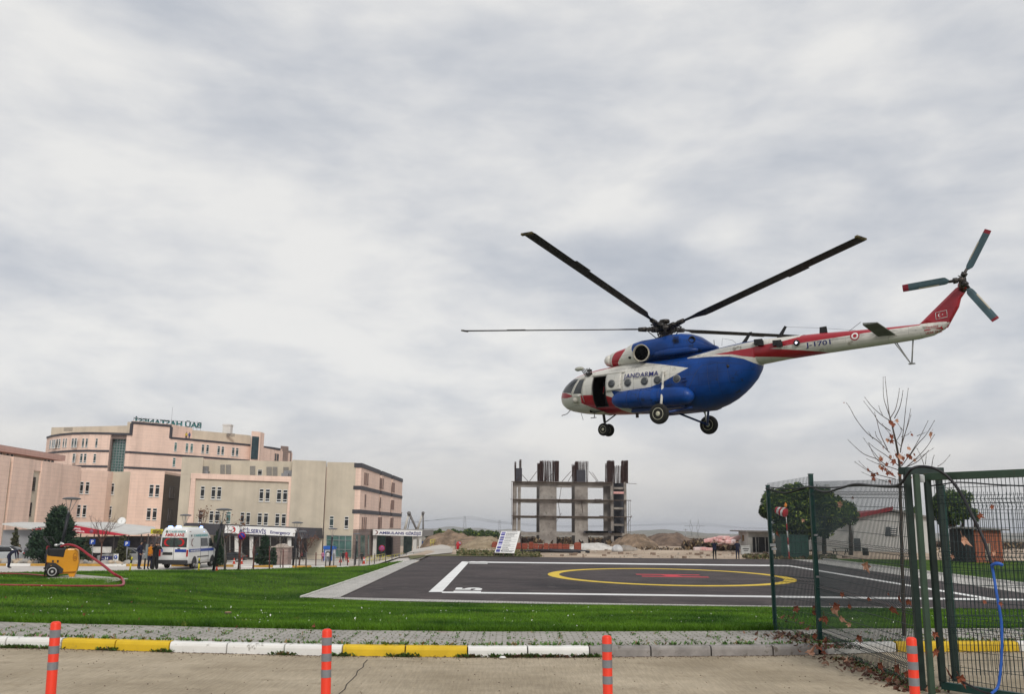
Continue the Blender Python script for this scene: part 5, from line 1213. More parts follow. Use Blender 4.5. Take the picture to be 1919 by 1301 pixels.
for sy in (-1, 1):
    zz = .22 if sy < 0 else .10
    mb = MB(); mb.tube([(5.92, sy*1.28, 2.12), (6.0, sy*1.55, 1.5)], [.035, .045], 8); mb.tube([(6.0, sy*1.55, 1.5), (6.12, sy*2.0, .62)], .055, 8); mb.tube([(6.12, sy*2.0, .62), (6.15, sy*2.08, zz)], .04, 8); mb.lathe((5.92, sy*1.26, 2.12), (0, sy, 0), [(0, .07), (.06, .07)], 10)
    for dz in (.03, -.10): mb.box((5.92, sy*1.27, 2.1+dz), (.16, .05, .04))
    hb(mb, 'shock_strut', strutm)
    mb = MB(); mb.tube([(5.5, sy*.75, .55), (6.15, sy*2.1, zz)], .05, 8); mb.tube([(6.9, sy*.75, .55), (6.15, sy*2.1, zz+.02)], .05, 8); mb.tube([(6.15, sy*2.0, zz), (6.15, sy*2.3, zz)], .06, 10); hb(mb, 'axle_strut', mat('strut_blue', (.012, .04, .16), .5, var=.2))
mb = MB(); mb.tube([(2.0, 0, .85), (2.05, 0, .42)], .065, 8); mb.tube([(2.05, 0, .45), (2.1, 0, .08)], .04, 8); mb.tube([(2.1, -.2, .08), (2.1, .2, .08)], .035, 8); mb.tube([(2.7, 0, .75), (2.08, 0, .42)], .03, 6); mb.tube([(2.06, .02, .5), (2.0, .0, .3), (2.09, 0, .2)], .025, 6); hb(mb, 'nose_strut', oily)
# rotor head and blades
HUBP = Vector((5.44, 0, 4.28)); rh = MB()
rh.lathe((5.44, 0, 3.8), (0, 0, 1), [(0, .30), (.08, .32), (.1, .2), (.25, .17), (.27, .30), (.31, .30), (.33, .15), (.42, .15)], 24)
rh.lathe(HUBP, (0, 0, 1), [(-.13, .22), (-.08, .42), (.06, .45), (.12, .30), (.14, .15), (.26, .12), (.28, .22), (.36, .24), (.42, .22), (.44, .1)], 24)
for k in range(5): a = 2*pi*k/5; rh.tube([(5.44+.28*cos(a), .28*sin(a), 3.95), (5.44+.42*cos(a+.3), .42*sin(a+.3), 4.2)], .022, 5)
rhub = hb(rh, 'rotor_head', oily)
blade_m = mat('blade_black', (.008, .008, .0095), .6, var=.4, scale=1.2)
for az, cone, pitch in ((171, 1.31, 7), (88.6, 1.83, 9), (20.4, 1.16, 9), (-77, .9, 7), (-123, .35, 6)):
    a = R_(az); r = Vector((cos(a), -sin(a), 0)); t = Vector((-sin(a), -cos(a), 0))   # port is -y
    ce = math.asin(cone/10.65); rr_ = r*cos(ce)+Vector((0, 0, sin(ce))); up_ = rr_.cross(t); up_ = up_ if up_.z > 0 else -up_
    mb = MB(); mb.tube([HUBP+rr_*.3, HUBP+rr_*.62], .15, 10); mb.tube([HUBP+rr_*.55, HUBP+rr_*.95], [.11, .085], 10); mb.tube([HUBP+rr_*.9, HUBP+rr_*1.25], [.12, .10], 10)
    mb.box(HUBP+rr_*.62, (.16, .42, .14), M=Matrix((rr_, t, up_)).transposed()); mb.tube([HUBP+rr_*.75+t*.3, HUBP+rr_*.75-t*.3+Vector((0, 0, -.1))], .035, 6); mb.tube([HUBP+rr_*.75-t*.28+Vector((0, 0, -.1)), HUBP+r*.34-t*.2+Vector((0, 0, -.42))], .022, 5)
    mb.build('blade_grip', oily, rhub)
    R = []
    droop = lambda s: 0
    for s, ch in ((1.2, .16), (1.55, .18), (1.85, .26), (2.25, .50), (2.6, .52), (4, .52), (6, .52), (8, .52), (9.6, .52), (10.5, .52), (10.62, .46), (10.65, .40)):
        pa = R_(pitch*(1-.45*s/10.65)); tc_ = t*cos(pa)+up_*sin(pa); tn = up_*cos(pa)-t*sin(pa); o = HUBP+rr_*s+up_*(-.0); th_ = .062 if s > 1.9 else .09
        prof = [(-.25, 0), (-.22, .45), (-.1, .9), (.05, 1), (.3, .6), (.75, .05), (.3, -.4), (.05, -.55), (-.1, -.5), (-.22, -.35)]
        R.append([o+tc_*(-u*ch*.98)+tn*(v*th_*.5) for u, v in prof])
    mb = MB(); mb.loft(R, smooth=False)
    bl = hb(mb, 'rotor_blade', blade_m)
    mb = MB()
    for s0, s1 in ((6.9, 7.9),):
        pa = R_(pitch*.7); tc_ = t*cos(pa)+up_*sin(pa); tn = up_*cos(pa)-t*sin(pa)
        q = [HUBP+rr_*s0-tc_*.37, HUBP+rr_*s1-tc_*.37, HUBP+rr_*s1-tc_*.46, HUBP+rr_*s0-tc_*.46]; mb.extr(q, tn*.012)
    mb.build('trim_tab', blade_m, bl)
    mb = MB(); pa = R_(pitch*.56); tc_ = t*cos(pa)+up_*sin(pa); o = HUBP+rr_*10.58; mb.box(o+tc_*(-.12*.5), (.12, .5, .066), M=Matrix((rr_, tc_, rr_.cross(tc_))).transposed()); mb.build('tip_cap', mat('tip_ochre', (.10, .075, .02), .6, var=.2), bl)
# tail rotor on the port side of the fin
TH_ = Vector((17.76, -.58, 4.05)); tr = MB(); tr.tube([(17.66, 0, 3.84), (17.76, -.52, 4.04)], [.16, .09], 12); tr.lathe(TH_, (0, -1, 0), [(-.12, .11), (-.02, .13), (.04, .11), (.10, .05)], 16)
for k in range(8): a = 2*pi*k/8; tr.tube([TH_+Vector((.13*cos(a), .1, .13*sin(a))), TH_+Vector((.17*cos(a+.5), -.05, .17*sin(a+.5)))], .018, 5)
trh = hb(tr, 'tail_rotor_hub', mat('rotor_greasy', (.09, .075, .065), .5, metal=.4, var=.4, scale=14))
mb = MB(); mb.lathe((17.7, .06, 3.93), (0, -1, 0), [(0, .16), (.25, .17), (.3, .12)], 16); hb(mb, 'tail_gearbox', hred)
tb_m = mat('tail_blade_grey', (.045, .085, .10), .45, var=.15, scale=3); 
for tx, tz in ((18.785, 5.70), (15.75, 4.045), (18.73, 2.43)):
    d = Vector((tx-17.76, 0, tz-4.05)); L_ = d.length; d.normalize(); s = Vector((d.z, 0, -d.x)); s = -s if 0 else s; nn = Vector((0, -1, 0))
    mb = MB(); mb.tube([TH_+d*.08, TH_+d*.42], [.07, .05], 8); mb.lathe(TH_+d*.2, d, [(-.07, .10), (.07, .11)], 12); mb.build('blade_root', oily, trh)
    R = []
    for u, ch in ((.40, .10), (.52, .25), (.6, .27), (1.2, .27), (1.80, .27), (L_-.002, .26)):
        pa = R_(14); tcc = s*cos(pa)+nn*sin(pa); tnn = nn*cos(pa)-s*sin(pa); o = TH_+d*u
        R.append([o+tcc*(a*ch)+tnn*(b*.03) for a, b in ((-.3, 0), (-.2, .8), (.1, 1), (.7, 0), (.1, -.7), (-.2, -.6))])
    mb = MB(); mb.loft(R[:-1], smooth=False); b_ = hb(mb, 'tail_rotor_blade', tb_m)
    mb = MB(); mb.loft([[q+tnn*0 for q in R[-2]], R[-1]], smooth=False); mb.build('red_tip', mat('tip_red', (.20, .008, .018), .5, var=.1), b_)
    mb = MB(); o = [TH_+d*.75-tcc*.083+tnn*.012, TH_+d*1.45-tcc*.083+tnn*.012, TH_+d*1.45-tcc*.03+tnn*.03, TH_+d*.75-tcc*.03+tnn*.03]; mb.extr(o, tnn*.006); mb.build('pale_stripe', mat('stripe_sand', (.42, .38, .30), .6, var=.1), b_)
# antennas, lights, small fittings
mb = MB(); mb.extr([(9.0, -.04, 3.1), (9.2, -.04, 3.1), (9.5, -.04, 3.52), (9.38, -.04, 3.52)], (0, .05, 0)); hb(mb, 'blade_antenna', hblack)
mb = MB(); mb.extr([(10.55, -.04, 3.1), (10.75, -.04, 3.1), (11.0, -.04, 3.5), (10.92, -.04, 3.55)], (0, .05, 0)); hb(mb, 'blade_antenna', hblack)
mb = MB(); mb.extr([(12.3, -.02, 3.0), (12.62, -.02, 2.98), (12.6, -.02, 3.26), (12.33, -.02, 3.26)], (0, .04, 0)); hb(mb, 'blade_antenna', hblack)
for x, z in ((9.95, 2.95), (10.75, 2.78)):
    c_ = bside(x, z, .0); mb = MB(); mb.box(c_+Vector((0, -.1, 0)), (.34, .22, .20), .3); mb.box(c_+Vector((.12, -.16, -.08)), (.22, .14, .2), .2); hb(mb, 'flare_dispenser', hblack)
c_ = bside(11.52, 2.68, 0); mb = MB(); mb.lathe(c_, (0, -1, 0), [(0, .12), (.08, .12), (.1, .09)], 16); lt = hb(mb, 'position_light', hblack); mb = MB(); mb.lathe(c_+Vector((0, -.10, 0)), (0, -1, 0), [(0, .045), (.03, .03), (.04, .005)], 12); mb.build('lamp', mat('lamp_blue_white', (.8, .8, 1), .3, var=0, emis=((.8, .85, 1), 4)), lt)
mb = MB(); mb.tube([(13.45, -.05, 2.9), (13.95, -.05, 3.2)], .01, 4); mb.tube([(14.0, 0, 2.85), (12.4, 0, 3.22), (10.95, 0, 3.5)], .006, 4); mb.tube([(7.85, -.2, 3.15), (7.85, -.2, 3.4)], .014, 4); mb.tube([(8.1, 0, 3.15), (8.15, 0, 3.45), (8.6, 0, 3.3), (8.75, 0, 3.15)], .007, 4); hb(mb, 'wire_antenna', oily, split=True)
mb = MB(); mb.tube([(.3, -.1, 1.22), (.05, -.15, 1.0), (-.25, -.15, .95)], .018, 5); mb.tube([(.9, -.2, .95), (1.0, -.2, .62)], .01, 4); mb.tube([(1.5, 0, .86), (1.5, 0, .7)], .02, 5); mb.box((1.45, 0, .7), (.3, .05, .03)); mb.box((3.9, -.2, .55), (.1, .1, .2)); hb(mb, 'pitot_probe', oily, split=True)
mb = MB(); c_ = side(1.95, 2.56, 0); mb.loft([[c_+Vector((-.62+.08*i, -.28, .28))+Vector((0, r*cos(a)*.9, r*sin(a)*.8)) for a in np.linspace(0, 2*pi, 13)[:-1]] for i, r in enumerate((.03, .10, .13, .13, .12, .10, .04))]); hb(mb, 'winch_fairing', mat('fairing_cream', (.42, .42, .37), .5, var=.1))
mb = MB()
for i in range(6): mb.tube([c_+Vector((-.2+.07*i, .05, -.12)), c_+Vector((-.32+.09*i, -.22, .26))], .022, 5)
mb.box(c_+Vector((0, -.08, 0)), (.2, .16, .14)); mb.box(c_+Vector((.1, -.16, .15)), (.2, .1, .1)); hb(mb, 'winch_bracket', oily)
mb = MB(); R = [side(1.12, 1.56, .02), side(1.58, 1.60, .02), side(1.52, 1.28, .02), side(1.08, 1.28, .02)]; mb.extr(R, (0, -.015, 0)); hb(mb, 'nose_panel', mat('panel_cream', (.52, .50, .44), .5, var=.08))
mb = MB(); mb.lathe(side(1.25, 1.42, .02), (-.25, -1, 0), [(0, .13), (.12, .12), (.18, .05)], 16); hb(mb, 'landing_light', mat('panel_cream2', (.45, .43, .38), .5, var=.08))
mb = MB(); c_ = side(6.85, 1.62, .03); mb.box(c_, (.26, .12, .07)); mb.box(c_+Vector((0, 0, .12)), (.2, .06, .03)); hb(mb, 'boarding_step', mat('step_blue', (.008, .03, .13), .5, var=0), split=True)
mb = MB()
for x, z in ((8.72, 2.05), (4.15, 3.30)): mb.lathe(side(x, z, 0) if x > 5 else Vector((4.05, -.84, 3.08)), (0, -1, 0), [(-.02, .07), (.012, .07)], 14)
hb(mb, 'small_vent', hblack, split=True)
# lettering and marks on the skin
E_ = Vector((0, 0, 0)); nv = mat('marking_navy', (.008, .012, .12), .45, var=0)
def put(s, x0, x1, z0, z1, slope, m, nm, f=side, d=.012, bold=.02):
    def fn(p): return f(p[0], p[2], d)
    return text(s, nm, m, (x0, 0, z0), (1, 0, slope), (0, 0, 1), hypot(x1-x0, (x1-x0)*slope), z1-z0, heli, world=False, fn=fn, thick=0, bold=bold, base=True)
put('JANDARMA', 3.93, 5.67, 2.09, 2.30, -.04, nv, 'lettering', d=.045, bold=.010)
put('J-1701', 11.85, 12.83, 2.455, 2.635, 0.0, nv, 'lettering', f=bside, bold=.015)
def disc(x, z, r0, r1, m, nm, f, d, par=None, n=28):
    mb = MB(); A = [f(x+r0*cos(2*pi*k/n), z+r0*sin(2*pi*k/n), d) for k in range(n)]; B = [f(x+r1*cos(2*pi*k/n), z+r1*sin(2*pi*k/n), d) for k in range(n)]
    mb.add(A+B, [(k, (k+1) % n, n+(k+1) % n, n+k) for k in range(n)]); return hb(mb, nm, m)
disc(13.76, 2.64, .175, .13, hred, 'roundel', bside, .012); disc(13.76, 2.64, .13, .075, mat('mark_white', (.75, .75, .73), .5, var=0), 'roundel_ring', bside, .013); disc(13.76, 2.64, .075, .001, hred, 'roundel_centre', bside, .012)
put('TEHLİKE', 16.30, 16.72, 2.53, 2.62, .03, hred, 'warning_lettering', f=bside, bold=.015); put('UZAK DUR', 16.27, 16.80, 2.33, 2.41, .03, hred, 'warning_lettering', f=bside, bold=.015)
mb = MB(); q = [(16.24, 2.455), (16.80, 2.475), (16.80, 2.43), (17.0, 2.50), (16.80, 2.56), (16.80, 2.515), (16.24, 2.495)]; mb.add([bside(x, z, .015) for x, z in q], [tuple(range(7))]); hb(mb, 'arrow', hred, fixn=False)
fl_ = Vector((0, -.118, 0)); mw_ = MATS['mark_white']; mb = MB()
q = [(16.66, 2.84), (17.05, 2.88), (17.05, 3.13), (16.66, 3.09)]
for i in range(4): a, b = Vector((q[i][0], -.112, q[i][1])), Vector((q[(i+1) % 4][0], -.112, q[(i+1) % 4][1])); mb.tube([a, b], .009, 4)
cr_ = MB(); crescent(cr_, (16.80, -.116, 2.98), (1, 0, .1), (0, 0, 1), .06, .05, .022, .004); o1 = hb(mb, 'flag_outline', mw_); cr_.build('crescent', mw_, o1, fixn=False)
st_ = MB(); q = [(16.90+.03*(1 if k % 2 == 0 else .4)*cos(pi*k/5), -.121, 2.99+.03*(1 if k % 2 == 0 else .4)*sin(pi*k/5)) for k in range(10)]; st_.add(q, [tuple(range(10))]); st_.build('star', mw_, o1, fixn=False)
# ================================================================== VEHICLES AND PEOPLE
car_glass = mat('car_glass', (.012, .014, .016), .1, var=.2, scale=2, spec=.6)
plastic = mat('dark_plastic', (.03, .03, .032), .6, var=.2, scale=6)
amb_w = mat('ambulance_white', (.72, .72, .70), .3, var=.03, scale=.8, coat=.4)
tail_r = mat('tail_lamp_red', (.35, .01, .01), .25, var=.1)
chrome = mat('rim_silver', (.40, .40, .40), .35, metal=.7, var=.1)
def carwheel(par, c_, r, w_):
    mb = MB(); mb.lathe(Vector(c_)-Vector((w_/2, 0, 0)), (1, 0, 0), [(0, r*.68), (.01, r*.92), (w_*.25, r), (w_*.75, r), (w_-.01, r*.92), (w_, r*.68)], 26); t = mb.build('wheel', rub, par)
    mb = MB(); mb.lathe(Vector(c_)-Vector((w_/2+.004, 0, 0)), (1, 0, 0), [(0, .05), (0, r*.55), (.02, r*.66), (w_-.01, r*.66), (w_+.008, r*.55), (w_+.008, .05)], 20); 
    for k in range(6):
        a = 2*pi*k/6; mb.box(Vector(c_)+Vector((w_/2*(1 if c_[0] > 0 else -1), r*.42*cos(a), r*.42*sin(a))), (.02, r*.16, r*.16), M=Matrix.Rotation(a, 3, 'X'), mi=1)
    mb.build('rim', [chrome, plastic], t)
# vehicle body: side profile lofted across the width with tumblehome; x across, y along (front = +y), z up
def vbody(prof, hw, tumble, zb, n=9):
    """prof: list of (y, ztop); returns loft along y"""
    R = []
    for y, zt in prof:
        h = zt-zb; r = []
        pts = []
        for k in range(11):
            t = k/10; z = zb+h*t
            wv = hw*(1-tumble*max(0, (z-1.0))/1.6)
            if t > .86: wv *= 1-((t-.86)/.14)**2*.14
            if t < .1: wv *= .955+.45*t
            pts.append((wv, z))
        pts.append((pts[-1][0]*.75, zb+h*1.012))
        ring = [Vector((a, y, z)) for a, z in pts]+[Vector((-a, y, z)) for a, z in pts[::-1]]
        R.append(ring)
    return R
def ambulance():
    o = GP(349, 1066.5); D = 62.5; x0 = P(326, 1030, D).x; z0 = ground(x0, D)
    t = thing('ambulance', 'white high-roof ambulance van with blue stripe and red crescents parked at the lawn edge', 'ambulance', (x0, D, z0), R_(-1.5))
    zb = .34
    prof = [(0, 2.50), (.10, 2.66), (.35, 2.72), (1.5, 2.74), (3.0, 2.72), (3.7, 2.60), (4.15, 2.38), (4.55, 1.98), (4.95, 1.50), (5.05, 1.40), (5.5, 1.27), (5.72, 1.05), (5.76, .8)]
    R = vbody(prof, .985, .115, zb)
    mb = MB(); mb.loft(R); b = mb.build('body', amb_w, t)
    def sk(z, y=1.0): return .985*(1-.115*max(0, z-1.0)/1.6)
    def sp(y0, y1, z0_, z1, m, nm, d=.012, s=1, par=None, n=1, yl=None):
        mb = MB(); zz = [z0_+(z1-z0_)*k/6 for k in range(7)]; y0b, y1b = (yl or (y0, y1)); vs = []
        for z in zz: f = (z-z0_)/(z1-z0_); vs += [(s*(sk(z)+d), y0+(y0b-y0)*f, z), (s*(sk(z)+d), y1+(y1b-y1)*f, z)]
        mb.add(vs, [(2*k, 2*k+1, 2*k+3, 2*k+2) for k in range(6)]); o = mb.build(nm, m, par or t); q = o.modifiers.new('s', 'SOLIDIFY'); q.thickness = .015; q.offset = 0; return o
    blue = mat('ambulance_blue', (.010, .045, .28), .35, var=0); crm = mat('crescent_vivid', (.50, .012, .018), .4, var=0); teal = mat('lettering_teal', (.12, .36, .38), .5, var=0); wfilm = mat('white_film', (.62, .63, .62), .4, var=0)
    for s in (1, -1):
        sp(.12, 4.9, 1.12, 1.30, blue, 'blue_stripe', s=s)
        sp(2.35, 3.75, 1.46, 2.02, car_glass, 'side_window', s=s, d=.014, yl=(2.35, 3.62)); sp(.85, 2.25, 1.46, 2.04, wfilm, 'blanked_window', s=s, d=.012)
        sp(3.95, 4.85, 1.42, 2.0, car_glass, 'cab_window', s=s, d=.014, yl=(3.95, 4.35))
        for yy in (2.3, 3.85, 4.9): sp(yy, yy+.02, .45, 2.2 if yy < 4 else 1.4, plastic, 'door_seam', s=s, d=.004)
        sp(1.7, 3.9, .74, .80, plastic, 'rub_strip', s=s, d=.02)
        for yc in (1.22, 4.72):
            mb = MB(); mb.add([(s*(.985+.006), yc, .36)]+[(s*(.985+.006), yc+.46*cos(a), .36+.46*sin(a)) for a in np.linspace(0, pi, 17)], [(0, k, k+1) for k in range(1, 17)]); mb.build('wheel_arch', plastic, t)
            carwheel(t, (s*.86, yc, .34), .345, .24)
    # rear doors
    yr = -.012
    def rp(x0_, x1, z0_, z1, m, nm, d=.0, par=None, th=.02):
        mb = MB(); mb.box(((x0_+x1)/2, yr-d, (z0_+z1)/2), (x1-x0_, th, z1-z0_)); return mb.build(nm, m, par or t)
    rp(-.84, .84, 1.44, 2.06, plastic, 'rear_window_frame')
    for s in (-1, 1):
        g = rp(min(s*.06, s*.78), max(s*.06, s*.78), 1.50, 2.01, mat('greenish_glass', (.05, .065, .06), .15, var=.3, scale=3), 'rear_window', d=.014)
        mb = MB(); crescent(mb, (s*.40, yr-.03, 1.755), (-s, 0, 0), (0, 0, 1), .255, .20, .075, 0) if 0 else crescent(mb, (s*.44, yr-.04, 1.755), (1, 0, 0) if s < 0 else (-1, 0, 0), (0, 0, 1), .25, .20, .085, 0)
        for i in range(len(mb.v)): v = mb.v[i]; mb.v[i] = (v[0], yr-.045, v[2])
        mb.build('crescent', crm, g, fixn=False)
        mb = MB(); mb.box((s*.925, yr-.012, 1.05), (.10, .06, .42)); mb.build('tail_lamp', tail_r, t)
    rp(.08, .84, 1.12, 1.30, blue, 'rear_stripe', d=.003); rp(-.84, -.75, 1.12, 1.30, blue, 'rear_stripe', d=.003)
    rp(-.74, -.08, .93, 1.10, mat('plate_dark', (.02, .02, .02), .6, var=0), 'number_plate', d=.01)
    rp(-.008, .008, .5, 2.35, plastic, 'door_gap', d=.0); rp(.25, .42, 1.34, 1.38, plastic, 'door_handle', d=.02, th=.04)
    mb = MB(); mb.box((0, -.07, .47), (1.96, .22, .24)); mb.box((0, 5.72, .52), (1.9, .2, .3)); mb.build('bumper', plastic, t, split=True)
    mb = MB(); mb.box((0, 2.6, .33), (1.6, 4.8, .12)); mb.build('underbody', plastic, t)
    mb = MB(); mb.add([(-.80, 4.28, 2.22), (.80, 4.28, 2.22), (.88, 5.0, 1.46), (-.88, 5.0, 1.46)], [(0, 1, 2, 3)]); mb.build('windscreen', car_glass, t)
    for s in (-1, 1):
        mb = MB(); mb.box((s*1.12, 4.62, 1.5), (.2, .12, .32)); mb.tube([(s*.93, 4.62, 1.35), (s*1.1, 4.62, 1.4)], .03, 5); mb.build('wing_mirror', plastic, t)
    bl = mat('beacon_blue', (.12, .25, .9), .3, var=0, emis=((.35, .55, 1), 3.0))
    for x, y, w_, h_ in ((-.42, .18, .34, .10), (.12, .22, .36, .12), (.62, 3.1, .22, .1), (.79, 1.6, .16, .08), (.81, 3.0, .14, .08)):
        mb = MB(); z = 2.74 if h_ > .09 else 2.42; mb.loft([[Vector((x+w_/2*f*cos(a), y+.1*f*sin(a), z+dz)) for a in np.linspace(0, 2*pi, 15)[:-1]] for f, dz in ((1, -.03), (1, h_*.5), (.8, h_*.85), (.3, h_))]); mb.build('beacon', bl, t)
    mb = MB(); mb.box((.1, 1.9, 2.77), (1.0, 1.3, .10)); mb.box((-.1, .7, 2.76), (.3, .3, .1)); mb.build('roof_vent', mat('vent_cream', (.60, .58, .40), .5, var=0), t, split=True)
    mb = MB(); mb.box((.815, .42, 2.42), (.12, .28, .12)); mb.build('side_marker', mat('marker_maroon', (.16, .02, .02), .4, var=0), t)
    text('AMBULANS', 'lettering', crm, (-.66, yr-.01, 2.14), (1, 0, 0), (0, 0, 1), 1.30, .21, t, world=False, bold=.015)
    text('T.C. BALIKESİR ÜNİVERSİTESİ', 'lettering', teal, (-.42, yr+.012, 2.40), (1, 0, 0), (0, 0, 1), 1.14, .16, t, world=False, out=.03, bold=.01)
    mb = MB(); mb.lathe((-.56, yr-.005, 2.46), (0, -1, 0), [(0, .075), (.02, .075)], 16); mb.lathe((-.56, yr-.028, 2.46), (0, -1, 0), [(0, .035), (.006, .035)], 12, 1); mb.build('emblem', [mat('emblem_dark', (.04, .07, .06), .5, var=0), mat('emblem_light', (.4, .4, .3), .5, var=0)], t)
    text('T.C. BALIKESİR ÜNİVERSİTESİ', 'lettering', teal, (sk(2.2)+.012, .95, 2.13), (0, 1, 0), (0, 0, 1), 2.7, .20, t, world=False, out=.02, bold=.01)
    text('HASTA NAKİL AMBULANSI', 'lettering', wfilm, (.995, .35, 1.16), (0, 1, 0), (0, 0, 1), 1.8, .10, t, world=False, out=.02, bold=.03)
    mb = MB(); mb.lathe((sk(2.2)+.005, .6, 2.2), (1, 0, 0), [(0, .075), (.02, .075)], 14); mb.build('emblem', MATS['emblem_dark'], t)
    mb = MB(); crescent(mb, (sk(1.75)+.03, .80, 1.74), (0, 1, 0), (0, 0, 1), .26, .225, .07, .0); mb.build('crescent', MATS['maroon'], t, fixn=False)
    return t
ambulance()
def car(px, py, heading, label, paint, kind='saloon', L=4.3, D=None, estate=False):
    p_ = GP(px, py) if D is None else Vector((P(px, 1000, D).x, D, 0)); p_.z = ground(p_.x, p_.y)+(.08 if p_.x < -6 and p_.y > 66 else 0)
    t = thing('parked_car', label, 'car', p_, heading, 'cars parked in front of the hospital')
    m = mat('paint_'+paint[0], paint[1], .3, var=.04, scale=1, coat=.5)
    h = 1.44; prof = [(0, .72), (.04, .92), (.45, 1.0), (.95, 1.02), (1.3, 1.03), (3.1, .98), (3.9, .88), (4.2, .76), (4.3, .55)]
    if estate: prof = [(0, .8), (.05, 1.0), (.2, 1.05)]+prof[4:]
    mb = MB(); mb.loft(vbody(prof, .86, .0, .24)); mb.build('body', m, t)
    cabp = [(.30, .99), (.72, 1.30), (1.2, h), (2.0, h+.02), (2.5, 1.36), (3.05, 1.02)] if not estate else [(.08, 1.0), (.3, 1.34), (.8, h+.04), (2.0, h+.06), (2.5, 1.4), (3.1, 1.02)]
    R = []
    for y, zt in cabp:
        R.append([Vector((s*w_, y, z)) for s, w_, z in ((1, .80, .93), (1, .74, .93+(zt-.93)*.6), (1, .64, .93+(zt-.93)*.96), (1, .5, zt), (-1, .5, zt), (-1, .64, .93+(zt-.93)*.96), (-1, .74, .93+(zt-.93)*.6), (-1, .80, .93))])
    mb = MB(); mb.loft(R); mb.build('glasshouse', car_glass, t)
    mb = MB(); mb.loft([[Vector((s*.56, y, z)) for s, z in ((1, zt-.01), (1, zt+.022), (-1, zt+.022), (-1, zt-.01))] for y, zt in cabp[2:4]]); mb.build('roof', m, t)
    for s in (-1, 1):
        mb = MB(); mb.tube([(s*.78, cabp[-1][0]-.02, 1.0), (s*.66, cabp[-3][0]+.1, h-.03), (s*.66, cabp[2][0], h-.03), (s*.77, cabp[0][0]+.1, 1.0)], .03, 4); mb.build('pillar', m, t)
        for yy in (.85, 3.4): carwheel(t, (s*.76, yy, .30), .30, .2)
        mb = MB(); mb.box((s*.68, 4.2, .68), (.3, .12, .14)); mb.build('headlight', mat('lamp_clear', (.55, .56, .56), .15, var=0), t)
        mb = MB(); mb.box((s*.70, .02, .85), (.24, .08, .14)); mb.build('tail_lamp', tail_r, t)
    return t
cars = [(240, 1054, R_(70), 'grey hatchback parked behind the far kerb beside the bystanders', ('grey', (.16, .17, .18)), None, True),
 (186, 1055, R_(80), 'dark parked estate car beside the conifer, partly behind the red hose', ('charcoal', (.03, .032, .036)), None, True),
 (462, 1045, R_(82), 'black car waiting under the emergency portico', ('black', (.010, .010, .012)), 143, False),
 (12, 1037, R_(75), 'white parked car farthest left by the grey cafeteria wall', ('white', (.55, .55, .55)), 88, False),
 (44, 1042, R_(100), 'silver parked car between the far left white car and the conifer', ('silver', (.38, .40, .41)), 82, True),
 (272, 1036, R_(84), 'pale grey estate car behind the three bystanders', ('stone', (.22, .22, .215)), 92, True)]
for px, py, h, lb, pt_, D, es in cars: car(px, py, h, lb, pt_, D=D, estate=es)
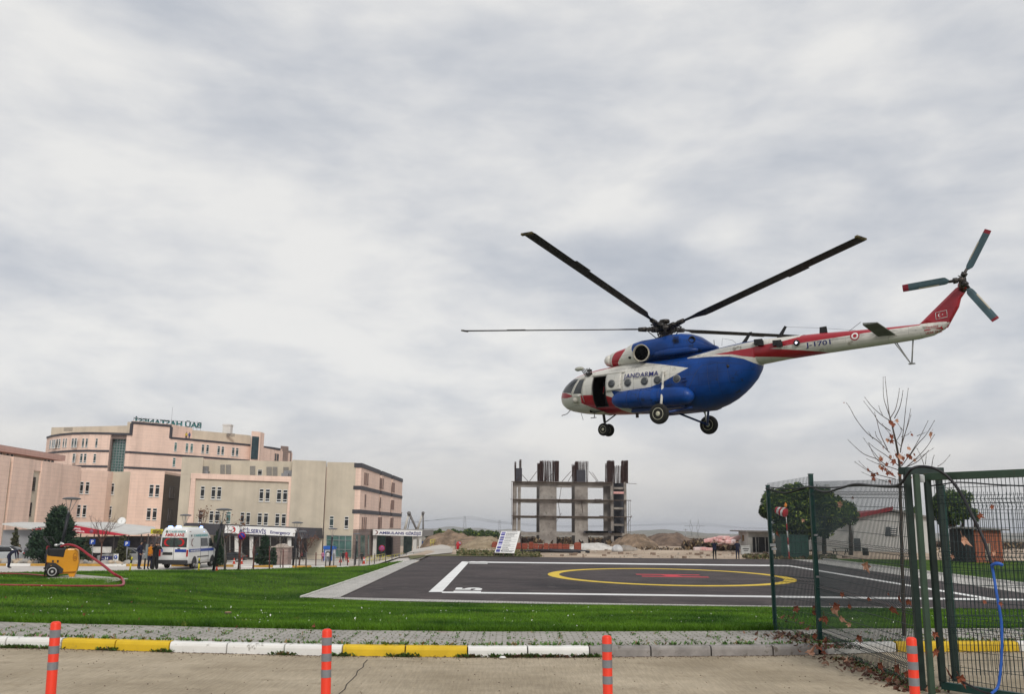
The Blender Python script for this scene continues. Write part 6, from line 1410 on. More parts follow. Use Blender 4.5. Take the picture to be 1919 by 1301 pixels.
# ---- people
skin_m = mat('skin', (.38, .22, .15), .6, var=.08, scale=20)
hair_m = mat('dark_hair', (.015, .012, .010), .7, var=.2)
def cloth(nm, c): return mat('cloth_'+nm, c, .85, var=.25, scale=7, bump=.2)
NAVY = cloth('navy', (.010, .013, .035)); BLK = cloth('black', (.008, .008, .009)); ORG_ = cloth('orange', (.55, .20, .012)); GRN = cloth('green', (.012, .09, .04)); MAR = cloth('maroon', (.16, .02, .03)); PNK = cloth('pink', (.45, .16, .26)); WHT = cloth('white', (.55, .55, .54)); YEL = cloth('yellow', (.50, .38, .03)); BLU = cloth('blue', (.02, .05, .22)); GRY = cloth('grey', (.10, .10, .11)); REDC = cloth('red', (.38, .02, .03))
def person(loc, heading, label, top, legs, h=1.75, pose='stand', fingers=False, group=None, sleeves=None, skirt=False, cap=None, shoes=None):
    t = thing('person', label, 'person', loc, heading, group)
    k = h/1.75
    J = {'pel': ((0, 0, .94), .125), 'wai': ((0, 0, 1.10), .125), 'che': ((0, .01, 1.30), .15), 'nb': ((0, 0, 1.45), .075), 'nk': ((0, .015, 1.52), .052), 'hd': ((0, .03, 1.62), .088), 'ht': ((0, .02, 1.70), .07)}
    for s, n in ((-1, 'l'), (1, 'r')):
        J['hip'+n] = ((s*.09, 0, .88), .105); J['kn'+n] = ((s*.105, .02, .49), .068); J['an'+n] = ((s*.11, -.02, .09), .048); J['to'+n] = ((s*.13, .14, .035), .038)
        J['sh'+n] = ((s*.185, 0, 1.40), .068); J['el'+n] = ((s*.235, -.03, 1.13), .05); J['wr'+n] = ((s*.24, .06, .89), .034); J['ha'+n] = ((s*.235, .09, .81), .030)
    def setj(n, p): J[n] = (p, J[n][1])
    if pose == 'phone': 
        for s, n in ((1, 'r'),) : setj('el'+n, (s*.30, .14, 1.2)); setj('wr'+n, (s*.15, .20, 1.45)); setj('ha'+n, (s*.11, .17, 1.54))
    if pose == 'camera':
        for s, n in ((-1, 'l'), (1, 'r')): setj('el'+n, (s*.32, .16, 1.32)); setj('wr'+n, (s*.14, .24, 1.55)); setj('ha'+n, (s*.07, .20, 1.60))
    if pose == 'pockets':
        for s, n in ((-1, 'l'), (1, 'r')): setj('el'+n, (s*.32, -.06, 1.16)); setj('wr'+n, (s*.19, .08, .97)); setj('ha'+n, (s*.15, .11, .93))
    if pose == 'clasp':
        for s, n in ((-1, 'l'), (1, 'r')): setj('el'+n, (s*.28, .02, 1.14)); setj('wr'+n, (s*.10, .18, 1.0)); setj('ha'+n, (s*.04, .19, .96))
    if pose == 'walk':
        setj('knl', (-.10, .16, .52)); setj('anl', (-.1, .26, .11)); setj('tol', (-.11, .42, .06)); setj('knr', (.1, -.04, .49)); setj('anr', (.1, -.28, .13)); setj('tor', (.11, -.14, .04)); setj('wrl', (-.25, -.12, .92)); setj('hal', (-.25, -.14, .84)); setj('wrr', (.25, .2, .95)); setj('har', (.25, .26, .88))
    if pose == 'stoop':
        for n, p in (('pel', (0, -.1, .86)), ('wai', (0, .02, 1.0)), ('che', (0, .26, 1.12)), ('nb', (0, .42, 1.14)), ('nk', (0, .49, 1.13)), ('hd', (0, .58, 1.10)), ('ht', (0, .66, 1.07)), ('shl', (-.19, .36, 1.12)), ('shr', (.19, .36, 1.12)), ('ell', (-.22, .42, .84)), ('elr', (.22, .42, .84)), ('wrl', (-.18, .46, .6)), ('wrr', (.18, .46, .6)), ('hal', (-.17, .48, .53)), ('har', (.17, .48, .53)), ('hipl', (-.09, -.08, .8)), ('hipr', (.09, -.08, .8))): setj(n, p)
    if skirt: J['kn'+'l'] = ((-.11, .02, .49), .12); J['knr'] = ((.11, .02, .49), .12); J['anl'] = ((-.12, 0, .12), .13); J['anr'] = ((.12, 0, .12), .13)
    names = list(J); E_ = [('pel', 'wai'), ('wai', 'che'), ('che', 'nb'), ('nb', 'nk'), ('nk', 'hd'), ('hd', 'ht')]
    for n in 'lr': E_ += [('pel', 'hip'+n), ('hip'+n, 'kn'+n), ('kn'+n, 'an'+n), ('an'+n, 'to'+n), ('che', 'sh'+n), ('sh'+n, 'el'+n), ('el'+n, 'wr'+n), ('wr'+n, 'ha'+n)]
    V = [Vector(J[n][0])*k for n in names]; R = [J[n][1]*k for n in names]; E2x = [(names.index(a), names.index(b)) for a, b in E_]
    if fingers:
        for n in 'lr':
            w_, ha = Vector(J['wr'+n][0])*k, Vector(J['ha'+n][0])*k; d = (ha-w_).normalized(); s = d.cross(Vector((0, 1, 0))).normalized() if abs(d.y) < .9 else Vector((1, 0, 0)); hi = names.index('ha'+n); pn = s.cross(d)
            for q, (off, ln) in enumerate(((-.026, .055), (-.009, .065), (.009, .062), (.026, .048), (.040, .03))):
                b = len(V); base = ha+s*off*.6 if q < 4 else w_.lerp(ha, .55)+s*.02
                V += [base+d*.02+s*off*.3, base+d*(.02+ln*.6)+s*off*.6, base+d*(.02+ln*.85)+pn*.02+s*off*.6]; R += [.011, .010, .008]; E2x += [(hi, b), (b, b+1), (b+1, b+2)]
    me = bpy.data.meshes.new('body'); me.from_pydata(V, E2x, []); o = bpy.data.objects.new('body', me); C.objects.link(o)
    md = o.modifiers.new('s', 'SKIN'); md.use_smooth_shade = True
    for i, r in enumerate(R): me.skin_vertices[0].data[i].radius = (r*(1.25 if names[i:i+1] and names[i] in ('wai', 'che') else 1), r*(.85 if i < len(names) and names[i] in ('wai', 'che', 'pel') else 1)); me.skin_vertices[0].data[i].use_root = (i == 0)
    sb = o.modifiers.new('u', 'SUBSURF'); sb.levels = sb.render_levels = 1
    bpy.context.view_layer.update(); m2 = bpy.data.meshes.new_from_object(o.evaluated_get(bpy.context.evaluated_depsgraph_get())); bpy.data.objects.remove(o)
    m2.name = 'body'
    for m in (skin_m, top, legs, shoes or BLK, sleeves or top): m2.materials.append(m)
    hd = Vector(J['nk'][0])*k; hh = Vector(J['hd'][0])*k; ah = (hh-hd).normalized(); pel = Vector(J['pel'][0])*k
    for p_ in m2.polygons:
        c_ = p_.center; mi = 2
        if (c_-hd).dot(ah) > -.01 and (c_-hh).length < .2*k: mi = 0
        elif any((c_-Vector(J['ha'+n][0])*k).length < .085*k for n in 'lr') : mi = 0
        elif any((c_-Vector(J[j+n][0])*k).length < .13*k for n in 'lr' for j in ('el', 'wr')): mi = 4
        elif c_.z > pel.z-.06*k: mi = 1
        elif c_.z < .10*k: mi = 3
        p_.material_index = mi; p_.use_smooth = True
    b = bpy.data.objects.new('body', m2); C.objects.link(b); b.parent = t
    # face: nose, brow and eye dots pressed to the skin, and hair cap
    f = Vector((0, 1, 0)) if pose != 'stoop' else Vector((0, .3, -1)).normalized(); u = ah; r_ = Vector((1, 0, 0)); hc = hh+u*.03*k
    mb = MB(); R2 = []
    for i in range(7):
        a = pi/2*i/6
        R2.append([hc-f*.012*k+(r_*cos(q)*.092+(-f if 0 else f)*sin(q)*.105)*k*cos(a)*(1 if sin(q) < .3 else .80)+u*(.115*sin(a))*k for q in np.linspace(0, 2*pi, 17)[:-1]])
    mb.loft(R2)
    for q in np.linspace(pi*1.05, pi*1.95, 8): mb.tube([hc+(r_*cos(q)*.09+f*sin(q)*.10)*k, hc+(r_*cos(q)*.085+f*sin(q)*.095)*k-u*.08*k], .03*k, 5)
    mb.build('hair', cap or hair_m, t)
    mb = MB(); mb.tube([hc+f*.085*k+u*.01, hc+f*.108*k-u*.03*k], [.010, .016], 5)
    for s in (-1, 1): mb.box(hc+f*.088*k+r_*(s*.032)*k+u*.006, (.02, .012, .012), mi=1); mb.lathe(hc+r_*(s*.086)*k-u*.02*k, r_*s, [(0, .022), (.012, .02)], 8)
    mb.box(hc+f*.088*k-u*.062*k, (.04, .012, .008), mi=1)
    mb.build('face', [skin_m, hair_m], t)
    return t
def at(px, py, dz=.0):
    p_ = GP(px, py); p_.z += dz; return p_
def faceto(p_, q): d = Vector(q)-Vector(p_); return atan2(-d.x, d.y)
hp = (7, 42, 0)
def atD(px, D, dz=0): x = P(px, 1020, D).x; return Vector((x, D, ground(x, D)+dz))
p1 = atD(264, 62, -.02); person(p1, faceto(p1, hp)+.5, 'bystander in dark navy clothes standing leftmost beside the ambulance', NAVY, NAVY, 1.84, 'pockets', True)
p1 = atD(283.5, 61.6, -.02); person(p1, faceto(p1, hp), 'ambulance worker in orange jacket and dark trousers beside the white ambulance', ORG_, NAVY, 1.72, 'clasp', True, sleeves=ORG_)
p1 = atD(293.5, 61.2, -.02); person(p1, faceto(p1, hp)-.3, 'woman in long dark coat raising hands to her face next to the ambulance rear', BLK, BLK, 1.74, 'camera', True, skirt=True)
p1 = atD(21, 60, .0); person(p1, R_(-80), 'person in dark blue bending over the stones behind the far kerb', NAVY, NAVY, 1.72, 'stoop')
p1 = atD(80, 71, .1); person(p1, R_(-60), 'person in navy stooping behind the yellow machine by the conifer', NAVY, NAVY, 1.72, 'stoop')
p1 = atD(37.5, 88, .1); person(p1, R_(160), 'visitor in dark blue by the grey cafeteria wall, left one of two', NAVY, BLK, 1.7, 'stand')
p1 = atD(52, 90, .1); person(p1, R_(200), 'visitor in dark clothes by the grey cafeteria wall, right one of two', GRY, BLK, 1.7, 'stand')
for px, D, lb, tp, lg, ps in ((1338.5, 87.9, 'man in green and navy jacket photographing from the far edge of the helipad', NAVY, BLK, 'camera'), (1381.5, 88.3, 'man in dark overalls watching from the far helipad edge near the grey cabinet', NAVY, NAVY, 'phone')):
    p1 = atD(px, D); q = person(p1, faceto(p1, (8, 40, 0)), lb, tp, lg, 1.80, ps, True, sleeves=GRN if ps == 'camera' else None)
gx = 'people outside the hospital entrance'
def small(px, D, lb, tp, lg, ps='stand', h=1.66, sl=None, hd=None):
    p1 = atD(px, D, .08); person(p1, hd if hd is not None else faceto(p1, hp), lb, tp, lg, h, ps, group=gx, sleeves=sl)
small(606, 150, 'girl in pink top standing below the blue cash machine', PNK, MAR)
small(615.5, 149, 'person in white shirt standing in front of the blue cash machine', WHT, NAVY)
small(620, 153, 'dark clothed person at the lamp post by the cash machine', BLK, BLK)
small(644, 148, 'person in dark jacket walking in front of the green shop glazing', BLK, NAVY, 'walk')
small(650, 153, 'person in red top behind the walker at the green shop glazing', REDC, REDC)
small(679, 139, 'person in black with white collar beside an orange traffic cone', BLK, BLK, 'pockets')
small(781, 183, 'left one of two dark figures at the ambulance canopy column', GRY, BLK)
small(786.5, 182, 'right one of two dark figures at the ambulance canopy column', BLK, BLK)
small(432, 147, 'person in brown standing left of the black car under the portico', cloth('brown', (.12, .07, .045)), BLK)
small(485, 120, 'person in blue between the small evergreens before the portico', BLU, BLU)
small(560, 150, 'person in dark clothes passing the right end of the portico', BLK, BLK, 'walk', hd=R_(90))
small(567, 151, 'person in maroon following the dark walker at the portico end', MAR, BLK, 'walk', hd=R_(90))
# three on the roof of the far block
zr_ = zT1-.25
for px, tp, lb in ((341.5, BLK, 'person in black watching from the far block roof, leftmost of three'), (349.5, YEL, 'person in yellow jacket watching from the far block roof, middle of three'), (355, BLU, 'person in blue watching from the far block roof, rightmost of three')):
    q = P(px, 815, 211.5); person(Vector((q.x, q.y, zr_)), faceto(q, hp), lb, tp, BLK, 1.75, 'stand', group='people on the roof', sleeves=tp)
# man inside the helicopter door: a thing of its own
q = HO+HM @ Vector((2.62, -.55, .98)); cr = person(q, 0, 'crew member in dark overalls standing in the open helicopter door', cloth('crew', (.03, .028, .03)), BLK, 1.42, 'stand', sleeves=REDC)
cr.rotation_euler = (HM @ Matrix.Rotation(pi, 3, 'Z')).to_euler()
# ---- yellow trolley unit and its red hose
mc = GP(117, 1083.5); ms = 1.0
pole_blk = mat('box_black', (.010, .010, .012), .6, var=.2)
ty = mat('machine_yellow', (.62, .27, .012), .4, var=.06, scale=2, coat=.3)
D_ = mc.y; U_ = D_/FPX   # metres per pixel there
zt_g = ground(mc.x, mc.y)+.035
tm_ = thing('foam_trolley', 'yellow wheeled spraying unit with black handle on the concrete slab', 'machine', (mc.x, mc.y, zt_g), R_(20))
tm_.scale = (.94, .94, .94)
def mpt(px, py, y=0): return Vector(((px-117)*U_, y, (1083.5-py)*U_))
mb = MB(); out = [(87.5, 1048), (88, 1040), (119, 1031.5), (122, 1029.5), (136, 1029.5), (141, 1033), (144.5, 1056), (142, 1073), (118, 1074.5), (110, 1066), (104, 1058), (88, 1056)]
pts = [mpt(x, y, -.42) for x, y in out]; mb.extr(pts, (0, .66, 0)); mb.build('tank', ty, tm_, bevel=.05)
mb = MB(); mb.extr([mpt(x, y, -.30) for x, y in ((112, 1074), (141, 1074), (138, 1083), (130, 1083.5), (127, 1077), (112, 1078))], (0, .6, 0)); mb.build('foot', ty, tm_, bevel=.02)
mb = MB(); mb.extr([mpt(x, y, -.44) for x, y in ((89, 1030), (119, 1030), (117, 1046), (89, 1043))], (0, .70, 0)); mb.extr([mpt(x, y, -.28) for x, y in ((84.5, 1031), (90, 1029), (90, 1052), (82, 1050))], (0, .56, 0)); mb.build('battery_box', pole_blk, tm_, split=True, bevel=.03)
mb = MB(); mb.extr([mpt(x, y, -.47) for x, y in ((88, 1062), (92, 1056), (104, 1056.5), (113, 1063), (119, 1068), (117, 1076), (112, 1076), (108, 1064), (96, 1060), (90, 1072))], (0, .2, 0)); mb.build('mudguard', plastic, tm_)
for sy in (-.50, .32):
    c_ = mpt(100.3, 1072.3, sy); mb = MB(); r = 11.4*U_; mb.lathe(c_-Vector((0, .08, 0)), (0, 1, 0), [(0, r*.6), (.01, r*.9), (.05, r), (.11, r), (.15, r*.9), (.16, r*.6)], 30); w_ = mb.build('wheel', rub, tm_)
    mb = MB(); mb.lathe(c_-Vector((0, .085, 0)), (0, 1, 0), [(0, .02), (-.015, .05), (0, r*.2), (.04, r*.25), (.03, r*.45), (-.01, r*.62), (.01, r*.70), (.16, r*.7), (.17, r*.4)], 26); mb.build('rim', mat('rim_pale', (.45, .45, .44), .5, var=.1), w_)
mb = MB()
for sy in (-.30, .30): mb.tube([mpt(94, 1030, sy), mpt(77.5, 1008, sy)], .028, 6)
mb.tube([mpt(77.5, 1008, -.30), mpt(77.5, 1008, .30)], .028, 6); mb.tube([mpt(91, 1008, -.1), mpt(99, 1019, -.1)], .02, 5); mb.tube([mpt(77.5, 1008, -.1), mpt(91, 1008, -.1)], .02, 5); mb.tube([mpt(87, 1030, -.35), mpt(87, 1080, -.35)], .035, 6); mb.tube([mpt(84, 1067, -.35), mpt(88, 1064, -.35)], .04, 5); mb.build('handle', plastic, tm_)
alu = mat('valve_chrome', (.62, .62, .60), .25, metal=.6, var=.1)
mb = MB(); mb.lathe(mpt(101.5, 1023.5, -.25), (1, 0, 0), [(-.1, .03), (-.06, .075), (.03, .08), (.07, .03)], 14); mb.lathe(mpt(121, 1023.5, -.25), (1, 0, .2), [(-.1, .04), (-.03, .085), (.04, .08), (.1, .03)], 14); mb.tube([mpt(104, 1023, -.25), mpt(112, 1020, -.2), mpt(119, 1024, -.25)], .035, 8); mb.lathe(mpt(109, 1018.5, -.15), (0, 0, 1), [(-.06, .03), (0, .06), (.03, .04)], 12); mb.tube([mpt(112, 1022, -.3), mpt(118, 1027, -.32)], .03, 6); mb.build('valve', alu, tm_, split=True)
mb = MB(); mb.tube([mpt(104, 1027, -.1), mpt(114, 1025, -.1), mpt(124, 1027, -.1)], .05, 8); mb.build('manifold', plastic, tm_)
mb = MB(); c_ = mpt(137, 1045, -.435); mb.tube([c_+Vector((.09*cos(a), 0, .19*sin(a))) for a in np.linspace(0, 2*pi, 25)], .010, 4, cap=False); mb.tube([c_+Vector((.05*cos(a), 0, .05*sin(a)-.03)) for a in np.linspace(0, 2*pi, 17)], .012, 4, cap=False); mb.build('round_emblem', mat('emblem_brown', (.25, .08, .01), .5, var=0), tm_, split=True)
mb = MB()
for x in (99, 107.5): mb.extr([mpt(a, b, -.45) for a, b in ((x-1.5, 1051), (x+2, 1051.5), (x+1.2, 1056), (x-1, 1055.5))], (0, .05, 0))
mb.build('drain_cap', plastic, tm_, split=True)
hs = mat('hose_red', (.30, .020, .032), .45, var=.12, scale=4); hose = thing('hose', 'thick red hose arching from the yellow trolley and lying across the lawn', 'hose', (mc.x, mc.y, zt_g))
def spl(pts, n=10):
    out = []; P_ = [pts[0]]+list(pts)+[pts[-1]]
    for i in range(1, len(P_)-2):
        for k in range(n):
            t = k/n; a, b, c, d = P_[i-1:i+3]; out.append(.5*((2*b)+(c-a)*t+(2*a-5*b+4*c-d)*t*t+(3*b-a-3*c+d)*t**3))
    out.append(pts[-1]); return out
D0_ = mc.y-.3; hpth = [P(114, 1025, D0_), P(125, 1021.5, D0_), P(138, 1023, D0_), P(152, 1030, D0_-.2), P(168, 1042, D0_-.4), P(192, 1059, D0_-1.2), P(212, 1075, D0_-2.0)]
g1 = GP(228, 1089.5); g2 = GP(231, 1098); g3 = GP(219, 1101.5); gl_ = [GP(x, y) for x, y in ((180, 1101.5), (130, 1101.5), (80, 1100.8), (20, 1100), (-60, 1099))]
for g in [g1, g2, g3]+gl_: g.z += .05
g1.z += .05
q_ = spl(hpth+[g1, g2, g3]+gl_); mb = MB(); mb.tube(q_, [interp(i/len(q_), [(0, .050), (.35, .062), (.62, .058), (.70, .040), (1, .034)]) for i in range(len(q_))], 8); mb.build('hose_run', hs, hose, True)
mb = MB(); q = [GP(87, 1081), GP(82, 1082), GP(70, 1081), GP(40, 1079), GP(0, 1078), GP(-50, 1077)]
for g in q: g.z += .07
mb.tube(spl([P(92, 1026, D0_), P(89, 1025, D0_-.1), P(87.5, 1032, D0_-.1), P(88, 1060, D0_-.1)]+q), .032, 7); mb.build('hose_run', hs, hose, True)
# ================================================================== STREET FURNITURE, TREES, FENCE
pole_m = mat('pole_black', (.010, .011, .016), .5, var=.1, scale=2)
disc_m = mat('lamp_disc_grey', (.11, .115, .125), .5, var=.1)
zup = Vector((0, 0, 1))
def gD(px, D, py=1040): x = P(px, py, D).x; return Vector((x, D, ground(x, D)))
def lamp(px_b, D, px_t, py_t, label, pole_top=None, scale=1):
    b_ = gD(px_b, D, 1050); top = P(px_t, py_t, D); d = top-b_; k = d.length
    t = thing('street_lamp', label, 'lamp', b_, 0, 'street lamps along the hospital road')
    neck = b_+d*(1-.85*scale/k); mb = MB(); mb.tube([b_-zup*.2, b_+d*.5, neck], [.085, .085, .095], 8); mb.lathe(b_, (0, 0, 1), [(-.02, .2), (.04, .2), (.06, .1)], 12); mb.build('pole', pole_m, t, True)
    mb = MB(); 
    for q in range(4): a = 2*pi*q/4+.4; mb.tube([neck+Vector((.03*cos(a), .03*sin(a), 0)), top+Vector((.30*cos(a), .30*sin(a), -.02))*scale], .014, 4)
    mb.lathe(neck, (0, 0, 1), [(0, .05), (.18, .05), (.2, .02)], 8); mb.build('bracket', steel_g, t, True)
    mb = MB(); mb.lathe(top, (0, 0, 1), [(-.05, .30*scale), (-.03, .46*scale), (.0, .50*scale), (.05, .42*scale), (.09, .2*scale), (.10, .02)], 28); mb.build('lamp_disc', disc_m, t, True)
lamp(107, 52, 134.5, 935.5, 'leaning disc-topped street lamp rising behind the yellow trolley')
lamp(400.5, 57, 420, 956, 'disc-topped street lamp at the front of the ambulance, tallest on the right of it')
lamp(338, 71, 348, 966.5, 'disc-topped street lamp just behind the ambulance roof', scale=.9)
lamp(549, 72, 557.5, 980.5, 'disc-topped street lamp at the right end of the emergency sign', scale=.9)
lamp(561, 95, 567, 997, 'small disc-topped lamp in front of the dark portico end', scale=.9)
lamp(618, 87, 624, 992, 'disc-topped street lamp before the cash machine', scale=.9)
lamp(665.5, 100, 669.5, 1001.5, 'disc-topped street lamp at the corner of the pink end wall', scale=.9)
# signs
sign_b = mat('sign_blue', (.012, .025, .30), .45, var=.05); sign_r = mat('sign_red', (.42, .015, .025), .45, var=.05)
def noparking(px_b, py_t, D, r, label, px_t=None, two=False, tone=None, lean=0):
    b_ = gD(px_b, D, 1050); c_ = P(px_t or px_b, py_t, D); t = thing('road_sign', label, 'sign', b_)
    mb = MB(); mb.tube([b_-zup*.1, c_+Vector((0, .05, 0))], .035, 6); mb.build('pole', mat('rusty_brown_pole', (.09, .03, .025), .7, var=.3), t, True)
    mb = MB(); mb.lathe(c_, (.1, -1, 0), [(-.02, r), (.0, r)], 28); mb.build('rim', sign_r, t, True)
    mb = MB(); mb.lathe(c_, (.1, -1, 0), [(.0, r*.80), (.008, r*.80)], 28); q = mb.build('face', tone or sign_b, t, True)
    for s in ((1, -1) if two else (1,)):
        d = Vector((.707, .05, -.707*s)); n_ = Vector((.707*s, 0, .707)); e_ = c_+Vector((0, -.02, 0)); mb = MB(); mb.extr([e_-d*r*.8-n_*r*.10, e_+d*r*.8-n_*r*.10, e_+d*r*.8+n_*r*.10, e_-d*r*.8+n_*r*.10], (0, -.01, 0)); mb.build('bar', sign_r, t, True)
noparking(446.5, 1005.3, 60, .25, 'round blue and red no-parking sign on a brown pole below the emergency sign', 453)
noparking(709.5, 1028.3, 110, .36, 'faded purple no-parking sign by the yellow barriers of the ambulance entrance', 715.5, tone=mat('faded_sign', (.22, .10, .28), .5, var=.1), two=True)
noparking(858.5, 1019.5, 125, .30, 'small round white no-parking sign at the spoil heap', 860.5, tone=mat('pale_sign', (.30, .25, .32), .5, var=.1), two=False)
psign = mat('letter_white', (.75, .76, .78), .5, var=0)
for px, py, D, lb in ((173.5, 1016, 75, 'blue square parking sign left of the bare tree by the cafeteria'), (238, 1019.5, 76, 'blue square parking sign above the grey hatchback')):
    b_ = gD(px, D, 1050); c_ = P(px, py, D); t = thing('parking_sign', lb, 'sign', b_); mb = MB(); mb.tube([b_-zup*.1, c_+Vector((0, .04, 0))], .03, 6); mb.build('pole', steel_g, t, True)
    mb = MB(); mb.box(c_, (.44, .03, .40)); mb.build('board', mat('parking_blue', (.02, .08, .42), .45, var=.05), t, True); text('P', 'letter', psign, c_+Vector((-.11, -.02, -.14)), (1, 0, 0), zup, .2, .28, t, bold=.03)
t = thing('info_panel', 'white panel with a blue roundel beside the grey hatchback', 'sign', gD(217, 74)); c_ = P(217, 1045, 74); mb = MB(); mb.box(c_, (.40, .06, .52)); mb.box(c_-zup*.4, (.06, .05, .4)); mb.build('board', white_p, t, True); mb = MB(); mb.lathe(c_+Vector((0, -.035, 0)), (0, -1, 0), [(0, .15), (.01, .15)], 20); mb.lathe(c_+Vector((0, -.05, 0)), (0, -1, 0), [(0, .06), (.006, .06)], 14, 1); mb.build('roundel', [MATS['parking_blue'], psign], t, True)
t = thing('blue_board', 'dark blue low board with white figures behind the far kerb', 'sign', gD(199, 74)); c_ = P(199, 1047, 74); mb = MB(); mb.box(c_, (.95, .06, .34)); mb.tube([c_-Vector((.3, 0, 0)), c_-Vector((.3, 0, .6))], .03, 5); mb.build('board', mat('deep_blue', (.012, .02, .12), .5), t, True); text('- H', 'letter', psign, c_+Vector((-.3, -.04, -.10)), (1, 0, 0), zup, .45, .2, t, bold=.02)
# bollards at the lawn edge
by_ = mat('bollard_yellow', (.60, .52, .03), .5, var=.08); bk_ = mat('bollard_black', (.012, .012, .012), .5)
for px0, px1, y0, y1, D, lb in ((243.5, 247.5, 1067.5, 1044.5, 55, 'thin yellow bollard with black band left of the bystanders'), (372.5, 373.5, 1067, 1046.5, 57.5, 'thin yellow bollard with black band in front of the ambulance')):
    a_, b_ = P(px0, y0, D), P(px1, y1, D); t = thing('bollard', lb, 'bollard', a_, 0, 'yellow bollards at the lawn edge'); d = b_-a_
    mb = MB(); mb.tube([a_-zup*.1, a_+d*.48], .05, 8); mb.tube([a_+d*.74, a_+d*.97, b_], [.05, .05, .02], 8); mb.build('post', by_, t, True, split=True); mb = MB(); mb.tube([a_+d*.48, a_+d*.74], .051, 8); mb.build('band', bk_, t, True)
a_ = P(270.5, 1067, 54); t = thing('marker_post', 'grey and black marker post between two bystanders', 'bollard', a_); mb = MB(); mb.box((a_.x, a_.y, a_.z+.28), (.07, .07, .62)); mb.build('base', bk_, t, True); mb = MB(); mb.box((a_.x+.05, a_.y, a_.z+1.0), (.12, .08, .80)); mb.build('sleeve', mat('sleeve_grey', (.22, .24, .25), .5), t, True)
# cash machines, kiosk, cones, hydrant, barriers
t = thing('cash_machine', 'blue cash machine cabin in front of the beige wall', 'cash machine', gD(616, 155)); g = gD(616, 155); mb = MB(); mb.box((g.x, g.y, g.z+1.1), (1.4, 1.2, 2.2)); mb.build('cabin', mat('atm_white', (.5, .52, .55), .5), t, True); mb = MB(); mb.box((g.x+.05, g.y-.05, g.z+2.2), (1.7, 1.5, .55)); mb.box((g.x-.62, g.y-.62, g.z+1.0), (.16, .06, 1.9)); mb.box((g.x+.62, g.y-.62, g.z+1.0), (.16, .06, 1.9)); mb.build('blue_trim', mat('atm_blue', (.015, .10, .42), .4), t, True, split=True); mb = MB(); mb.box((g.x, g.y-.63, g.z+1.35), (.6, .05, .5)); mb.build('screen', plastic, t, True)
t = thing('cash_machine', 'narrow blue cash machine right of the wider one', 'cash machine', gD(625, 158)); g = gD(625.5, 158); mb = MB(); mb.box((g.x, g.y, g.z+1.05), (.5, 1.0, 2.1)); mb.build('cabin', MATS['atm_white'], t, True); mb = MB(); mb.box((g.x, g.y-.05, g.z+2.1), (.75, 1.1, .4)); mb.build('blue_trim', MATS['atm_blue'], t, True)
t = thing('domed_kiosk', 'low pinkish stone kiosk with arched top in front of the portico', 'kiosk', gD(523, 110)); A_, B_ = P(509, 1046, 110), P(539, 1046, 110); z0, z1 = ground(A_.x, 110)-.3, P(520, 1026, 110).z; mb = MB(); mb.prism([(A_.x, 110), (B_.x, 110), (B_.x, 112), (A_.x, 112)], z0, z1); mb.build('wall', mat('kiosk_stone', (.24, .17, .15), .9, scale=1.5, col2=(.34, .26, .23)), t, True)
mb = MB(); cx_ = (A_.x+B_.x)/2; w_ = (B_.x-A_.x)/2*.62; mb.extr([(cx_+w_*cos(a), 109.9, z1+.02+w_*.62*sin(a)) for a in np.linspace(0, pi, 17)], (0, 2, 0)); mb.build('arched_roof', mat('kiosk_pale', (.42, .36, .31), .8), t, True); mb = MB(); mb.box((cx_, 111, z1+.01), ((B_.x-A_.x)+.3, 2.3, .12)); mb.build('ledge', MATS['kiosk_pale'], t, True)
cone_m = mat('cone_orange', (.62, .05, .015), .6, var=.1)
for px, D, h, lb in ((638.5, 146, 1.15, 'orange cone left of the walker in front of the green glazing'), (682.5, 138, 1.0, 'orange traffic cone at the feet of the man in black'), (653, 148, .7, 'orange cone behind the walker at the green glazing'), (454, 128, .85, 'orange cone right of the no-parking sign pole'), (439.5, 127, .8, 'orange cone left of the no-parking sign pole'), (408, 59.5, .25, 'flattened orange cone lying by the ambulance front wheel')):
    g = gD(px, D); g.z += .08 if D > 66 else 0; t = thing('traffic_cone', lb, 'cone', g, 0, 'orange traffic cones'); mb = MB(); mb.box((0, 0, .02), (.4*h+.1, .4*h+.1, .04)); mb.lathe((0, 0, .04), (0, 0, 1), [(0, .16*h+.03), (h-.05, .035), (h-.04, .01)], 14); mb.build('cone', cone_m, t); mb = MB(); mb.lathe((0, 0, h*.5), (0, 0, 1), [(0, .10*h+.025), (h*.15, .078*h+.022)], 14); mb.build('white_band', white_p, t)
g = gD(857.5, 122); t = thing('hydrant', 'small red post at the end of the descending road by the spoil heap', 'hydrant', g); mb = MB(); mb.lathe(g, (0, 0, 1), [(0, .15), (.1, .2), (.8, .2), (.95, .12), (1.0, .03)], 12); mb.build('barrel', sign_r, t, True); mb = MB(); mb.lathe(g+zup*.6-Vector((.25, 0, 0)), (1, 0, 0), [(0, .07), (.5, .07)], 8); mb.build('outlet', sign_r, t, True)
